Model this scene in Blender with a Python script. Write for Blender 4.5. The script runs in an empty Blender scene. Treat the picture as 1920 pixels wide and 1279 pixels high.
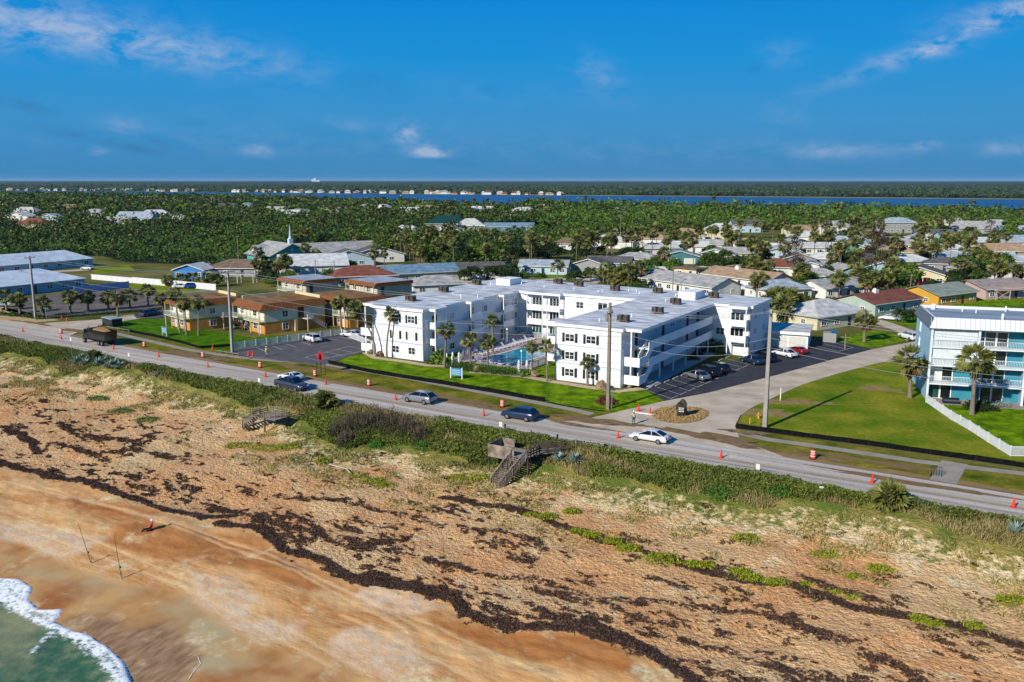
import bpy, math, random
import numpy as np
from mathutils import Vector, Matrix
rnd = random.Random(7)
R = math.radians
sc = bpy.context.scene
COL = sc.collection

# ---------------------------------------------------------------- camera, sky, sun, exposure
F, CX, CY, HC = 1640.0, 960.0, 639.5, 31.0
TH = math.atan(301.5 / F)
cam = bpy.data.objects.new('camera', bpy.data.cameras.new('camera'))
COL.objects.link(cam); sc.camera = cam
cam.data.sensor_width = 36; cam.data.lens = 36 * F / 1920
cam.data.clip_start = 0.5; cam.data.clip_end = 60000
cam.location = (0, 0, HC); cam.rotation_euler = (math.pi / 2 - TH, 0, 0)

SUN_EL, SUN_AZ = R(29), math.atan2(-0.684, -0.728)
SV = Vector((math.sin(SUN_AZ) * math.cos(SUN_EL), math.cos(SUN_AZ) * math.cos(SUN_EL), math.sin(SUN_EL)))
sun = bpy.data.objects.new('sun', bpy.data.lights.new('sun', 'SUN'))
COL.objects.link(sun); sun.data.energy = 5.0; sun.data.angle = R(0.5); sun.data.color = (1, 0.93, 0.82)
sun.rotation_euler = (-SV).to_track_quat('-Z', 'Y').to_euler(); sun.location = (0, -50, 200)

sc.view_settings.view_transform = 'Standard'
try: sc.view_settings.look = 'None'
except Exception: pass
sc.view_settings.gamma = 1; sc.view_settings.exposure = 0.2

wd = bpy.data.worlds.new('World'); sc.world = wd; wd.use_nodes = True
nt = wd.node_tree; nt.nodes.clear()
N = nt.nodes.new; L = nt.links.new
out = N('ShaderNodeOutputWorld'); bg = N('ShaderNodeBackground'); bg.inputs[1].default_value = 0.115
sky = N('ShaderNodeTexSky'); sky.sky_type = 'NISHITA'; sky.sun_disc = False
sky.sun_elevation = SUN_EL; sky.sun_rotation = SUN_AZ; sky.altitude = 0; sky.air_density = 1.0
sky.dust_density = 0.2; sky.ozone_density = 3.0
hs = N('ShaderNodeHueSaturation'); hs.inputs['Hue'].default_value = 0.489
hs.inputs['Saturation'].default_value = 1.1; hs.inputs['Value'].default_value = 0.8
L(sky.outputs[0], hs.inputs['Color'])
tc = N('ShaderNodeTexCoord')
# a deep clear-day blue over the physical sky, paler and greyer towards the horizon
gsep = N('ShaderNodeSeparateXYZ'); L(tc.outputs['Generated'], gsep.inputs[0])
gr = N('ShaderNodeValToRGB'); L(gsep.outputs[2], gr.inputs[0]); ge = gr.color_ramp.elements
SKYK = 1.0
for i, (ps, cc) in enumerate(((0.0, '#327fb4'), (.06, '#378dc6'), (.13, '#158dd2'), (.215, '#007fd2'), (.6, '#0a62ac'))):
    e_ = ge[i] if i < 2 else ge.new(ps); e_.position = ps
    v_ = [int(cc[j:j + 2], 16) / 255 for j in (1, 3, 5)]; e_.color = tuple((((c_ + .055) / 1.055) ** 2.4 if c_ > .04 else c_ / 12.92) for c_ in v_) + (1,)
gsc = N('ShaderNodeMixRGB'); gsc.blend_type = 'MULTIPLY'; gsc.inputs[0].default_value = 1; L(gr.outputs[0], gsc.inputs[1]); gsc.inputs[2].default_value = (7.9 * SKYK,) * 3 + (1,)
gmx = N('ShaderNodeMixRGB'); gmx.inputs[0].default_value = .985; L(hs.outputs[0], gmx.inputs[1]); L(gsc.outputs[0], gmx.inputs[2])
def wmath(op, a, b=None):
    n = N('ShaderNodeMath'); n.operation = op
    for i, v in enumerate((a, b)):
        if v is None: continue
        if isinstance(v, (int, float)): n.inputs[i].default_value = v
        else: L(v, n.inputs[i])
    return n.outputs[0]
sep = N('ShaderNodeSeparateXYZ'); L(tc.outputs['Generated'], sep.inputs[0])
az = wmath('ARCTAN2', sep.outputs[0], sep.outputs[1])            # azimuth from +Y, radians
el = wmath('ARCSINE', sep.outputs[2])
def pixdir(px, py):
    a = (px - CX) / F; v = (CY - py) / F
    d = Vector((a, math.cos(TH) + v * math.sin(TH), -math.sin(TH) + v * math.cos(TH))).normalized()
    return math.atan2(d.x, d.y), math.asin(d.z)
comb = N('ShaderNodeCombineXYZ'); L(az, comb.inputs[0]); L(wmath('MULTIPLY', el, 2.2), comb.inputs[1])
n1 = N('ShaderNodeTexNoise'); n1.inputs['Scale'].default_value = 26; n1.inputs['Detail'].default_value = 8; n1.inputs['Roughness'].default_value = .62
L(comb.outputs[0], n1.inputs['Vector']); n1.inputs['Distortion'].default_value = .35
mask = None
# each cloud: direction, half width, half height, tilt, softness, opacity, kind
CLOUDS = [(110, 48, 200, 36, -.10, .42), (330, 92, 190, 24, -.10, .30), (20, 50, 90, 30, 0, .2), (1800, 66, 160, 15, .34, .55), (1870, 22, 70, 16, .1, .4), (1730, 100, 50, 9, .1, .35),
          (762, 251, 22, 17, 0, .62), (803, 286, 30, 10, 0, .95), (1120, 138, 44, 28, -.35, .20), (240, 245, 30, 14, -.2, .22), (480, 282, 34, 10, 0, .32),
          (180, 282, 18, 8, 0, .25), (1565, 281, 78, 12, 0, .30), (1728, 268, 26, 11, 0, .36), (1895, 275, 34, 11, 0, .36), (1468, 100, 36, 20, 0, .14),
          (1468, 218, 34, 18, 0, .12), (35, 195, 50, 9, -.3, -.22), (190, 262, 90, 9, -.2, -.28), (290, 262, 40, 8, -.3, -.25), (360, 230, 26, 6, 0, -.22), (700, 160, 60, 18, -.1, -.2), (620, 246, 60, 12, -.1, -.22), (820, 300, 60, 6, -.1, -.2), (930, 168, 24, 8, 0, -.18), (1410, 130, 18, 10, 0, -.1), (640, 240, 44, 16, -.1, .15), (470, 255, 420, 34, 0, .07), (1250, 288, 420, 26, 0, .07), (800, 170, 380, 22, -.05, .05)]
for (px, py, wx, wy, tilt, op) in CLOUDS:
    a0, e0 = pixdir(px, py)
    da = wmath('SUBTRACT', az, a0); de = wmath('SUBTRACT', el, e0)
    de2 = wmath('SUBTRACT', de, wmath('MULTIPLY', da, tilt))
    x = wmath('MULTIPLY', da, F / wx); y = wmath('MULTIPLY', de2, F / wy)
    r2 = wmath('ADD', wmath('MULTIPLY', x, x), wmath('MULTIPLY', y, y))
    g = wmath('MULTIPLY', wmath('EXPONENT', wmath('MULTIPLY', r2, -0.9)), op)
    mask = g if mask is None else wmath('ADD', mask, g)
nz = N('ShaderNodeMapRange'); nz.inputs[1].default_value = .38; nz.inputs[2].default_value = .68; nz.inputs[3].default_value = 0.0; nz.inputs[4].default_value = 1.7
L(n1.outputs[0], nz.inputs[0])
dkc_ = N('ShaderNodeClamp'); L(wmath('MULTIPLY', wmath('MULTIPLY', mask, nz.outputs[0]), -1.6), dkc_.inputs[0]); dkc_.inputs['Max'].default_value = .5
dkm = N('ShaderNodeMixRGB'); L(dkc_.outputs[0], dkm.inputs[0]); L(gmx.outputs[0], dkm.inputs[1]); dkm.inputs[2].default_value = (.35, .95, 2.0, 1)
cm = N('ShaderNodeClamp'); L(wmath('MULTIPLY', mask, nz.outputs[0]), cm.inputs[0]); cm.inputs['Max'].default_value = .8
mx = N('ShaderNodeMixRGB'); L(cm.outputs[0], mx.inputs[0]); L(dkm.outputs[0], mx.inputs[1]); mx.inputs[2].default_value = (2.9, 3.7, 5.2, 1)
L(mx.outputs[0], bg.inputs[0]); L(bg.outputs[0], out.inputs[0])

# ---------------------------------------------------------------- positions: photograph pixel -> point on the land
AN = R(-31.2)
U = Vector((math.cos(AN), math.sin(AN), 0)); W = Vector((-math.sin(AN), math.cos(AN), 0))
ct, st = math.cos(TH), math.sin(TH)
def at(px, py, z=0.0):
    a = (px - CX) / F; v = (CY - py) / F
    dy = ct + v * st; dz = -st + v * ct
    t = (z - HC) / dz
    return Vector((a * t, dy * t, z))
def uv2(u, w, z=0.0): return Vector((u * U.x + w * W.x, u * U.y + w * W.y, z))
def touw(p): return (p.x * U.x + p.y * U.y, p.x * W.x + p.y * W.y)
def at_depth(px, py, ref):                       # the point seen at px,py as far off as ref
    a = (px - CX) / F; v = (CY - py) / F
    d = Vector((a, ct + v * st, -st + v * ct)); t = ref.y / d.y
    return Vector((0, 0, HC)) + d * t
def heightof(px, py, top):
    b = at(px, py); return at_depth(px, top, b).z
# near edge of the coast road, measured along the shore
RE_U = [-420, -300, -230, -178, -140, -100, -75, -54, -32, 0, 60, 200]
RE_W = [120, 106, 99.5, 95.3, 92.8, 91.0, 90.2, 89.9, 89.8, 89.6, 89.5, 89.5]
def road_w(u): return np.interp(u, RE_U, RE_W)
HD = [-200, 0.3, 1.6, 4.0, 7.5, 11, 24, 40, 52, 60, 200]
HZ = [0, 0, .12, -.5, -1.9, -2.6, -3.4, -4.3, -5.0, -5.5, -9]
def land(u, w): return np.interp(road_w(u) - w, HD, HZ)
def beach(px, py):                               # point on the dune / beach surface
    z = -3.0
    for _ in range(12):
        p = at(px, py, z); u, w = touw(p); z = .5 * z + .5 * float(land(u, w))
    return at(px, py, z)

# ---------------------------------------------------------------- noise for numpy
_lat = {}
def vnoise(x, y, seed=0):
    if seed not in _lat: _lat[seed] = np.random.RandomState(seed).rand(256, 256)
    T = _lat[seed]; xi = np.floor(x).astype(int); yi = np.floor(y).astype(int)
    fx = x - xi; fy = y - yi; fx = fx * fx * (3 - 2 * fx); fy = fy * fy * (3 - 2 * fy)
    a = T[xi & 255, yi & 255]; b = T[(xi + 1) & 255, yi & 255]; c = T[xi & 255, (yi + 1) & 255]; d = T[(xi + 1) & 255, (yi + 1) & 255]
    return (a * (1 - fx) + b * fx) * (1 - fy) + (c * (1 - fx) + d * fx) * fy
def fbm(x, y, seed=0, octv=4, gain=.5):
    s = 0; a = 1; t = 0
    for o in range(octv):
        s = s + a * vnoise(x * 2 ** o + 17.3 * o, y * 2 ** o + 9.1 * o, seed + o); t += a; a *= gain
    return s / t
def pdist(x, y, pts):                            # distance to a polyline
    best = np.full(np.shape(x), 1e9)
    for (ax, ay), (bx, by) in zip(pts[:-1], pts[1:]):
        dx, dy = bx - ax, by - ay; t = np.clip(((x - ax) * dx + (y - ay) * dy) / (dx * dx + dy * dy + 1e-9), 0, 1)
        best = np.minimum(best, np.hypot(x - ax - t * dx, y - ay - t * dy))
    return best
def inpoly(x, y, pts):
    ins = np.zeros(np.shape(x), bool); n = len(pts)
    for i in range(n):
        (ax, ay), (bx, by) = pts[i], pts[(i + 1) % n]
        c = ((ay > y) != (by > y)) & (x < (bx - ax) * (y - ay) / ((by - ay) + 1e-12) + ax); ins ^= c
    return ins

# ---------------------------------------------------------------- materials
def lin(h):
    h = h.lstrip('#'); v = [int(h[i:i + 2], 16) / 255 for i in (0, 2, 4)]
    return tuple(((c + .055) / 1.055) ** 2.4 if c > .04045 else c / 12.92 for c in v)
_m = {}
def M(name, col, rough=.8, var=.12, scale=1.5, col2=None, bump=0.0, bscale=None, spec=.3, metal=0.0, island=0.0, trans=0.0, detail=5, objrand=0.0, stretch=None, k_lawn=False):
    if name in _m: return _m[name]
    if isinstance(col, str): col = lin(col)
    if isinstance(col2, str): col2 = lin(col2)
    m = bpy.data.materials.new(name); m.use_nodes = True; t = m.node_tree; n = t.nodes.new; l = t.links.new
    b = t.nodes['Principled BSDF']; b.inputs['Roughness'].default_value = rough; b.inputs['Metallic'].default_value = metal
    b.inputs['Specular IOR Level'].default_value = spec
    c1 = tuple(max(0, c * (1 - var)) for c in col) + (1,); c2 = (tuple(col2) if col2 else tuple(min(1, c * (1 + var)) for c in col)) + (1,)
    co = n('ShaderNodeTexCoord'); vec = co.outputs['Object']
    if stretch:
        mp = n('ShaderNodeMapping'); mp.inputs['Scale'].default_value = stretch; l(vec, mp.inputs[0]); vec = mp.outputs[0]
    no = n('ShaderNodeTexNoise'); no.inputs['Scale'].default_value = scale; no.inputs['Detail'].default_value = detail; l(vec, no.inputs['Vector'])
    mr = n('ShaderNodeMapRange'); mr.inputs[1].default_value = .32; mr.inputs[2].default_value = .68; l(no.outputs[0], mr.inputs[0])
    fac = mr.outputs[0]
    if island or objrand:
        src = n('ShaderNodeNewGeometry').outputs['Random Per Island'] if island else n('ShaderNodeObjectInfo').outputs['Random']
        k = island or objrand
        mm = n('ShaderNodeMix'); mm.inputs[0].default_value = k; l(fac, mm.inputs[2]); l(src, mm.inputs[3]); fac = mm.outputs[0]
    mi = n('ShaderNodeMixRGB'); mi.inputs[1].default_value = c1; mi.inputs[2].default_value = c2; l(fac, mi.inputs[0]); l(mi.outputs[0], b.inputs['Base Color'])
    if k_lawn:
        b.inputs['Specular IOR Level'].default_value = 0.05
        n3 = n('ShaderNodeTexNoise'); n3.inputs['Scale'].default_value = 1.6; n3.inputs['Detail'].default_value = 8; n3.inputs['Roughness'].default_value = .7; l(vec, n3.inputs['Vector'])
        m3 = n('ShaderNodeMapRange'); m3.inputs[1].default_value = .3; m3.inputs[2].default_value = .7; m3.inputs[3].default_value = .62; m3.inputs[4].default_value = 1.3; l(n3.outputs[0], m3.inputs[0])
        mm3 = n('ShaderNodeVectorMath'); mm3.operation = 'SCALE'; l(mi.outputs[0], mm3.inputs[0]); l(m3.outputs[0], mm3.inputs['Scale']); l(mm3.outputs[0], b.inputs['Base Color'])
    if bump:
        n2 = n('ShaderNodeTexNoise'); n2.inputs['Scale'].default_value = bscale or scale * 6; n2.inputs['Detail'].default_value = 4; l(vec, n2.inputs['Vector'])
        bu = n('ShaderNodeBump'); bu.inputs['Strength'].default_value = bump; bu.inputs['Distance'].default_value = .1; l(n2.outputs[0], bu.inputs['Height']); l(bu.outputs[0], b.inputs['Normal'])
    if trans:
        o = t.nodes['Material Output']; tr = n('ShaderNodeBsdfTranslucent'); l(mi.outputs[0], tr.inputs[0])
        ms = n('ShaderNodeMixShader'); ms.inputs[0].default_value = trans; l(b.outputs[0], ms.inputs[1]); l(tr.outputs[0], ms.inputs[2]); l(ms.outputs[0], o.inputs[0])
    _m[name] = m; return m
def MS(name, col, **k):                          # siding: fine horizontal boards as bump
    fresh = name not in _m; m = M(name, col, **k)
    if fresh:
        t = m.node_tree; n = t.nodes.new; l = t.links.new; b = t.nodes['Principled BSDF']
        w = n('ShaderNodeTexWave'); w.bands_direction = 'Z'; w.wave_profile = 'SAW'; w.inputs['Scale'].default_value = 1.2; w.inputs['Distortion'].default_value = .1
        l(n('ShaderNodeTexCoord').outputs['Object'], w.inputs['Vector'])
        bu = n('ShaderNodeBump'); bu.inputs['Strength'].default_value = .35; bu.inputs['Distance'].default_value = .03; l(w.outputs[1], bu.inputs['Height']); l(bu.outputs[0], b.inputs['Normal'])
    return m

# ---------------------------------------------------------------- mesh builder
class MB:
    def __init__(s): s.v = []; s.f = []; s.m = []; s.sm = []; s.mi = 0
    def add(s, vs, fs, smooth=False):
        k = len(s.v); s.v += [tuple(v) for v in vs]
        for f in fs: s.f.append(tuple(i + k for i in f)); s.m.append(s.mi); s.sm.append(smooth)
        return s
    def box(s, x0, x1, y0, y1, z0, z1):
        return s.add([(x, y, z) for x in (x0, x1) for y in (y0, y1) for z in (z0, z1)], [(0, 1, 3, 2), (4, 6, 7, 5), (0, 4, 5, 1), (2, 3, 7, 6), (0, 2, 6, 4), (1, 5, 7, 3)])
    def cbox(s, x, y, z, sx, sy, sz, rz=0.0, tilt=0.0):
        vs = []
        for dx in (-.5, .5):
            for dy in (-.5, .5):
                for dz in (-.5, .5):
                    a, b, c = dx * sx, dy * sy, dz * sz
                    b, c = b * math.cos(tilt) - c * math.sin(tilt), b * math.sin(tilt) + c * math.cos(tilt)
                    vs.append((x + a * math.cos(rz) - b * math.sin(rz), y + a * math.sin(rz) + b * math.cos(rz), z + c))
        return s.add(vs, [(0, 1, 3, 2), (4, 6, 7, 5), (0, 4, 5, 1), (2, 3, 7, 6), (0, 2, 6, 4), (1, 5, 7, 3)])
    def bar(s, a, b, w, h=None):                 # rectangular bar between two points
        a = Vector(a); b = Vector(b); h = h or w; d = (b - a).normalized()
        x = d.cross(Vector((0, 0, 1))); x = x.normalized() if x.length > 1e-3 else Vector((1, 0, 0)); y = x.cross(d)
        vs = [p + x * i * w / 2 + y * j * h / 2 for p in (a, b) for i, j in ((-1, -1), (1, -1), (1, 1), (-1, 1))]
        return s.add(vs, [(0, 1, 2, 3), (7, 6, 5, 4), (0, 4, 5, 1), (1, 5, 6, 2), (2, 6, 7, 3), (3, 7, 4, 0)])
    def tube(s, pts, rs, n=8, smooth=True, cap=True):
        pts = [Vector(p) for p in pts]; rs = rs if isinstance(rs, (list, tuple)) else [rs] * len(pts); rings = []
        vs = []
        for i, p in enumerate(pts):
            d = (pts[min(i + 1, len(pts) - 1)] - pts[max(i - 1, 0)]).normalized()
            x = d.cross(Vector((0, 0, 1))); x = x.normalized() if x.length > 1e-2 else Vector((1, 0, 0)); y = x.cross(d)
            vs += [p + (x * math.cos(2 * math.pi * k / n) + y * math.sin(2 * math.pi * k / n)) * rs[i] for k in range(n)]
        fs = [(i * n + k, i * n + (k + 1) % n, (i + 1) * n + (k + 1) % n, (i + 1) * n + k) for i in range(len(pts) - 1) for k in range(n)]
        s.add(vs, fs, smooth)
        if cap: s.add(vs[:n], [tuple(range(n))]); s.add(vs[-n:], [tuple(range(n))[::-1]])
        return s
    def cyl(s, x, y, z0, z1, r0, r1=None, n=12, smooth=True): return s.tube([(x, y, z0), (x, y, z1)], [r0, r0 if r1 is None else r1], n, smooth)
    def lathe(s, prof, x=0, y=0, n=14, smooth=True):
        return s.tube([(x, y, z) for r, z in prof], [r for r, z in prof], n, smooth)
    def prism(s, poly, z0, z1):
        n = len(poly); vs = [(p[0], p[1], z0) for p in poly] + [(p[0], p[1], z1) for p in poly]
        return s.add(vs, [tuple(range(n))[::-1], tuple(range(n, 2 * n))] + [(i, (i + 1) % n, n + (i + 1) % n, n + i) for i in range(n)])
    def poly(s, pts, z=None): return s.add([(p[0], p[1], p[2] if z is None else z) for p in pts], [tuple(range(len(pts)))])
    def quad(s, *p): return s.add(p, [tuple(range(len(p)))])
    def blob(s, c, r, seed=0, n=10, m=7, amp=.25, sq=1.0):
        g = random.Random(seed); vs = [Vector((0, 0, r[2])) + Vector(c)]
        for j in range(1, m):
            for i in range(n):
                k = 1 + g.uniform(-amp, amp); a = 2 * math.pi * (i + .5 * (j % 2)) / n; b = math.pi * j / m
                vs.append(Vector((math.cos(a) * math.sin(b) * r[0] * k, math.sin(a) * math.sin(b) * r[1] * k, math.cos(b) * r[2] * k)) + Vector(c))
        vs.append(Vector((0, 0, -r[2])) + Vector(c)); fs = [(0, 1 + i, 1 + (i + 1) % n) for i in range(n)]
        for j in range(m - 2):
            for i in range(n): fs.append((1 + j * n + i, 1 + (j + 1) * n + i, 1 + (j + 1) * n + (i + 1) % n, 1 + j * n + (i + 1) % n))
        k = 1 + (m - 2) * n; fs += [(len(vs) - 1, k + (i + 1) % n, k + i) for i in range(n)]
        return s.add(vs, fs, False)
    def mesh(s, name, mats):
        me = bpy.data.meshes.new(name); me.from_pydata(s.v, [], s.f)
        for m in (mats if isinstance(mats, (list, tuple)) else [mats]): me.materials.append(m)
        me.polygons.foreach_set('material_index', s.m); me.polygons.foreach_set('use_smooth', s.sm); me.update(); return me
    def build(s, name, mats, parent=None, loc=(0, 0, 0), rz=0.0, **k): return ob(name, s.mesh(name, mats), parent, loc, rz, **k)
def tag(o, label=None, cat=None, group=None, kind=None):
    for k, v in (('label', label), ('category', cat), ('group', group), ('kind', kind)):
        if v: o[k] = v
    return o
def ob(name, me, parent=None, loc=(0, 0, 0), rz=0.0, **k):
    o = bpy.data.objects.new(name, me); COL.objects.link(o); o.location = loc; o.rotation_euler = (0, 0, rz) if not isinstance(rz, tuple) else rz
    if parent: o.parent = parent
    return tag(o, **k)
def thing(name, label, cat, loc=(0, 0, 0), rz=0.0, group=None): return ob(name, None, None, loc, rz, label=label, cat=cat, group=group)
def copytree(o, parent=None):
    c = o.copy(); COL.objects.link(c)
    if parent: c.parent = parent
    for ch in list(o.children): copytree(ch, c)
    return c
def npmesh(name, V, Fc, mats, smooth=False, attrs=None, parent=None, **k):
    me = bpy.data.meshes.new(name); nf, kk = Fc.shape
    me.vertices.add(len(V)); me.vertices.foreach_set('co', np.ascontiguousarray(V, np.float32).ravel())
    me.loops.add(nf * kk); me.loops.foreach_set('vertex_index', np.ascontiguousarray(Fc, np.int32).ravel())
    me.polygons.add(nf); me.polygons.foreach_set('loop_start', np.arange(0, nf * kk, kk, dtype=np.int32)); me.polygons.foreach_set('loop_total', np.full(nf, kk, np.int32))
    if smooth: me.polygons.foreach_set('use_smooth', np.ones(nf, bool))
    me.update(calc_edges=True)
    for an, arr in (attrs or {}).items():
        a = me.color_attributes.new(an, 'FLOAT_COLOR', 'POINT'); a.data.foreach_set('color', np.ascontiguousarray(arr, np.float32).ravel())
    for m in (mats if isinstance(mats, (list, tuple)) else [mats]): me.materials.append(m)
    return ob(name, me, parent, **k)
def gridfaces(nu, nw):
    i = np.arange(nu - 1)[:, None] * nw + np.arange(nw - 1)[None, :]
    return np.stack([i, i + nw, i + nw + 1, i + 1], -1).reshape(-1, 4)
def tris(P, size, rg, flat=0.0, up=0.0):             # random leaf triangles at points P
    n = len(P); a = rg.normal(size=(n, 3)); b = rg.normal(size=(n, 3))
    a[:, 2] *= (1 - flat); b[:, 2] *= (1 - flat)
    a /= np.linalg.norm(a, axis=1)[:, None]; b /= np.linalg.norm(b, axis=1)[:, None]
    size = np.asarray(size); size = size[:, None] if size.ndim else size
    V = np.empty((n, 3, 3)); V[:, 0] = P - a * size * .5; V[:, 1] = P + a * size * .5; V[:, 2] = P + b * size * .8; V[:, 2, 2] += up
    return V.reshape(-1, 3), np.arange(3 * n).reshape(-1, 3)
# ================================================================ THE SETTING
def struct(o): o['kind'] = 'structure'; return o
def sheet(name, pts, z, mat, kind='structure', th=0):
    mb = MB(); mb.poly(pts, z); o = mb.build(name, mat); o['kind'] = kind; return o
def pix(*pp): return [at(*p) for p in pp]
def ribbon(mb, pts, w, z, dash=None):
    pts = [Vector((p[0], p[1], z)) for p in pts]
    n = len(pts); Lf = []; Rt = []
    for i in range(n):
        d = (pts[min(i + 1, n - 1)] - pts[max(i - 1, 0)]).normalized(); s = Vector((-d.y, d.x, 0)) * w / 2
        Lf.append(pts[i] + s); Rt.append(pts[i] - s)
    if dash is None:
        return mb.add(Rt + Lf, [(i, i + 1, n + i + 1, n + i) for i in range(n - 1)])
    return mb
# land: one sheet from the coast road to the horizon, its seaward edge under the road
us = list(np.linspace(-400, 120, 60))
edge = [uv2(u, float(road_w(u)) + .25, 0) for u in us]
ground_pts = edge + [Vector((24000, -9000, 0)), Vector((30000, 32000, 0)), Vector((-30000, 32000, 0)), Vector((-24000, 1000, 0))]
struct(MB().poly(ground_pts, 0).build('ground', M('ground_earth', '#4c5c18', .95, .35, .05, col2='#7c7440', bump=.3, bscale=2, detail=9, k_lawn=True)))
# river
riv = pix((-400, 354.5), (0, 357.6), (480, 361.2), (960, 366), (1440, 370), (1920, 374.5), (2300, 378)) + pix((2300, 412), (1920, 406), (1440, 399), (1000, 389), (700, 382), (480, 374), (0, 365.5), (-400, 362))
struct(MB().poly(riv, .3).build('river_water', M('river_blue', (.014, .095, .22), .55, .25, .02, bump=.12, bscale=.6, spec=.25)))
# marsh rim on the far bank
mb = MB(); ribbon(mb, pix((960, 365.6), (1440, 369.6), (1920, 374), (2300, 377.4)), 60, .5)
struct(mb.build('marsh_bank', M('marsh', '#8f8558', .9, .2, .02)))

# ---- dune and beach: one fine sheet with real relief; masks drive which kind of sand lies where
def bpoly(*pp): return [touw(beach(*p)) for p in pp]
WR_MAIN = [bpoly((-60, 850), (0, 866), (60, 880), (110, 895), (175, 905), (235, 930), (300, 955), (380, 970), (440, 965)),
           bpoly((410, 980), (500, 997), (530, 1030), (600, 1045), (650, 1078), (740, 1100), (780, 1105), (850, 1125), (880, 1150), (960, 1175), (1080, 1180), (1180, 1215), (1280, 1262), (1340, 1300)),
           bpoly((690, 1078), (760, 1092), (830, 1110)), bpoly((1100, 1165), (1170, 1200), (1260, 1250))]
WR_UP = [bpoly((975, 957), (1060, 985), (1100, 1000), (1200, 1030), (1290, 1060), (1400, 1088), (1493, 1100), (1580, 1137), (1647, 1152), (1713, 1160), (1813, 1167), (1913, 1207), (1990, 1230)),
         bpoly((0, 800), (60, 830), (70, 850)), bpoly((830, 930), (900, 945), (975, 957))]
WR_MID = [bpoly((385, 940), (450, 960), (520, 985), (600, 1005), (690, 1030), (760, 1040)), bpoly((640, 1005), (700, 1025), (770, 1008)), bpoly((800, 1050), (900, 1075), (1000, 1085), (1080, 1110), (1160, 1140)),
          bpoly((1000, 1100), (1060, 1115), (1090, 1130), (1160, 1120), (1200, 1130)), bpoly((1200, 1120), (1280, 1127), (1360, 1145), (1430, 1150), (1497, 1180), (1580, 1203)),
          bpoly((1613, 1223), (1660, 1245), (1700, 1262), (1760, 1290)), bpoly((1423, 1215), (1470, 1230), (1520, 1240)), bpoly((860, 985), (930, 1000), (1000, 1010), (1020, 1030)),
          bpoly((1280, 1200), (1340, 1215), (1420, 1240), (1520, 1262), (1600, 1279)), bpoly((110, 800), (150, 815), (250, 830), (290, 815)), bpoly((100, 830), (180, 850), (250, 845), (330, 860)),
          bpoly((1500, 1080), (1560, 1105), (1640, 1125)), bpoly((1180, 1230), (1290, 1240), (1420, 1279)), bpoly((520, 930), (640, 945), (740, 960), (830, 985))]
VEG_LO = bpoly((-400, 640), (0, 668), (60, 675), (115, 705), (180, 688), (250, 702), (300, 715), (400, 750), (480, 772), (540, 778), (600, 830), (650, 850), (700, 838), (790, 845), (830, 862), (900, 872), (1010, 888), (1060, 892), (1150, 912), (1200, 915), (1280, 928), (1350, 940), (1430, 960), (1500, 948), (1560, 958), (1640, 966), (1700, 974), (1760, 1008), (1850, 1030), (1920, 1045), (2100, 1085))
VEG_POLY = VEG_LO + [(60, 89), (0, float(road_w(0)) - .5)] + [(u, float(road_w(u)) - .5) for u in (-32, -54, -75, -100, -140, -178, -230)]
BALD = [bpoly((0, 668), (60, 680), (90, 712), (0, 700))]
WET_FRONT = bpoly((-40, 1005), (60, 1030), (160, 1075), (250, 1098), (340, 1110), (380, 1140), (430, 1180), (470, 1205), (560, 1225), (640, 1235), (670, 1285))
FILM = bpoly((122, 1165), (160, 1150), (215, 1160), (240, 1185), (300, 1165), (350, 1195), (372, 1235), (362, 1262), (350, 1290), (240, 1290), (170, 1200))
SEA_EDGE = bpoly((-60, 1078), (0, 1083), (40, 1085), (63, 1100), (57, 1125), (75, 1142), (122, 1141), (106, 1165), (130, 1178), (170, 1190), (205, 1212), (235, 1240), (254, 1290), (260, 1330))
DARK_WET = [bpoly((250, 975), (330, 990), (480, 1010), (560, 1060), (640, 1100), (580, 1110), (480, 1080), (380, 1055), (260, 1040), (200, 1020), (230, 985)),
            bpoly((60, 1095), (110, 1080), (170, 1130), (220, 1160), (150, 1150), (90, 1140)), bpoly((0, 1000), (60, 1030), (130, 1080), (80, 1090), (0, 1050)),
            bpoly((800, 1150), (960, 1180), (1080, 1190), (1180, 1230), (1220, 1279), (1050, 1250), (900, 1215), (820, 1180)), bpoly((120, 925), (300, 960), (300, 985), (150, 960))]
PALE_WET = [bpoly((360, 1075), (430, 1085), (480, 1120), (470, 1155), (560, 1165), (560, 1200), (470, 1205), (400, 1150), (350, 1100)), bpoly((640, 1180), (700, 1170), (760, 1200), (820, 1260), (740, 1279), (620, 1240)),
            bpoly((0, 970), (90, 990), (190, 1010), (130, 1050), (0, 1010)), bpoly((690, 1080), (740, 1110), (830, 1140), (740, 1160), (680, 1120)), bpoly((430, 1240), (560, 1235), (640, 1260), (620, 1290), (430, 1290))]
TRACKS = [bpoly((0, 955), (200, 1025), (400, 1110), (560, 1190), (700, 1270)), bpoly((0, 975), (160, 1035), (340, 1100), (480, 1175), (620, 1250)), bpoly((60, 905), (230, 960), (380, 1010), (560, 1075), (760, 1180)), bpoly((0, 900), (180, 945), (330, 985), (500, 1040), (700, 1130), (900, 1240)),
          bpoly((640, 1150), (800, 1230), (900, 1279)), bpoly((760, 1150), (960, 1240), (1040, 1279))]
us_ = np.concatenate([np.arange(-236, -190, .6), np.arange(-190, -120, .36), np.arange(-120, 16, .24), np.arange(16, 50, .8)])
ds_ = np.concatenate([np.arange(-1.2, 12, .22), np.arange(12, 64, .25), np.arange(64, 110, 2)])
Ug, Dg = np.meshgrid(us_, ds_, indexing='ij'); Wg = road_w(Ug) - Dg
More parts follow.
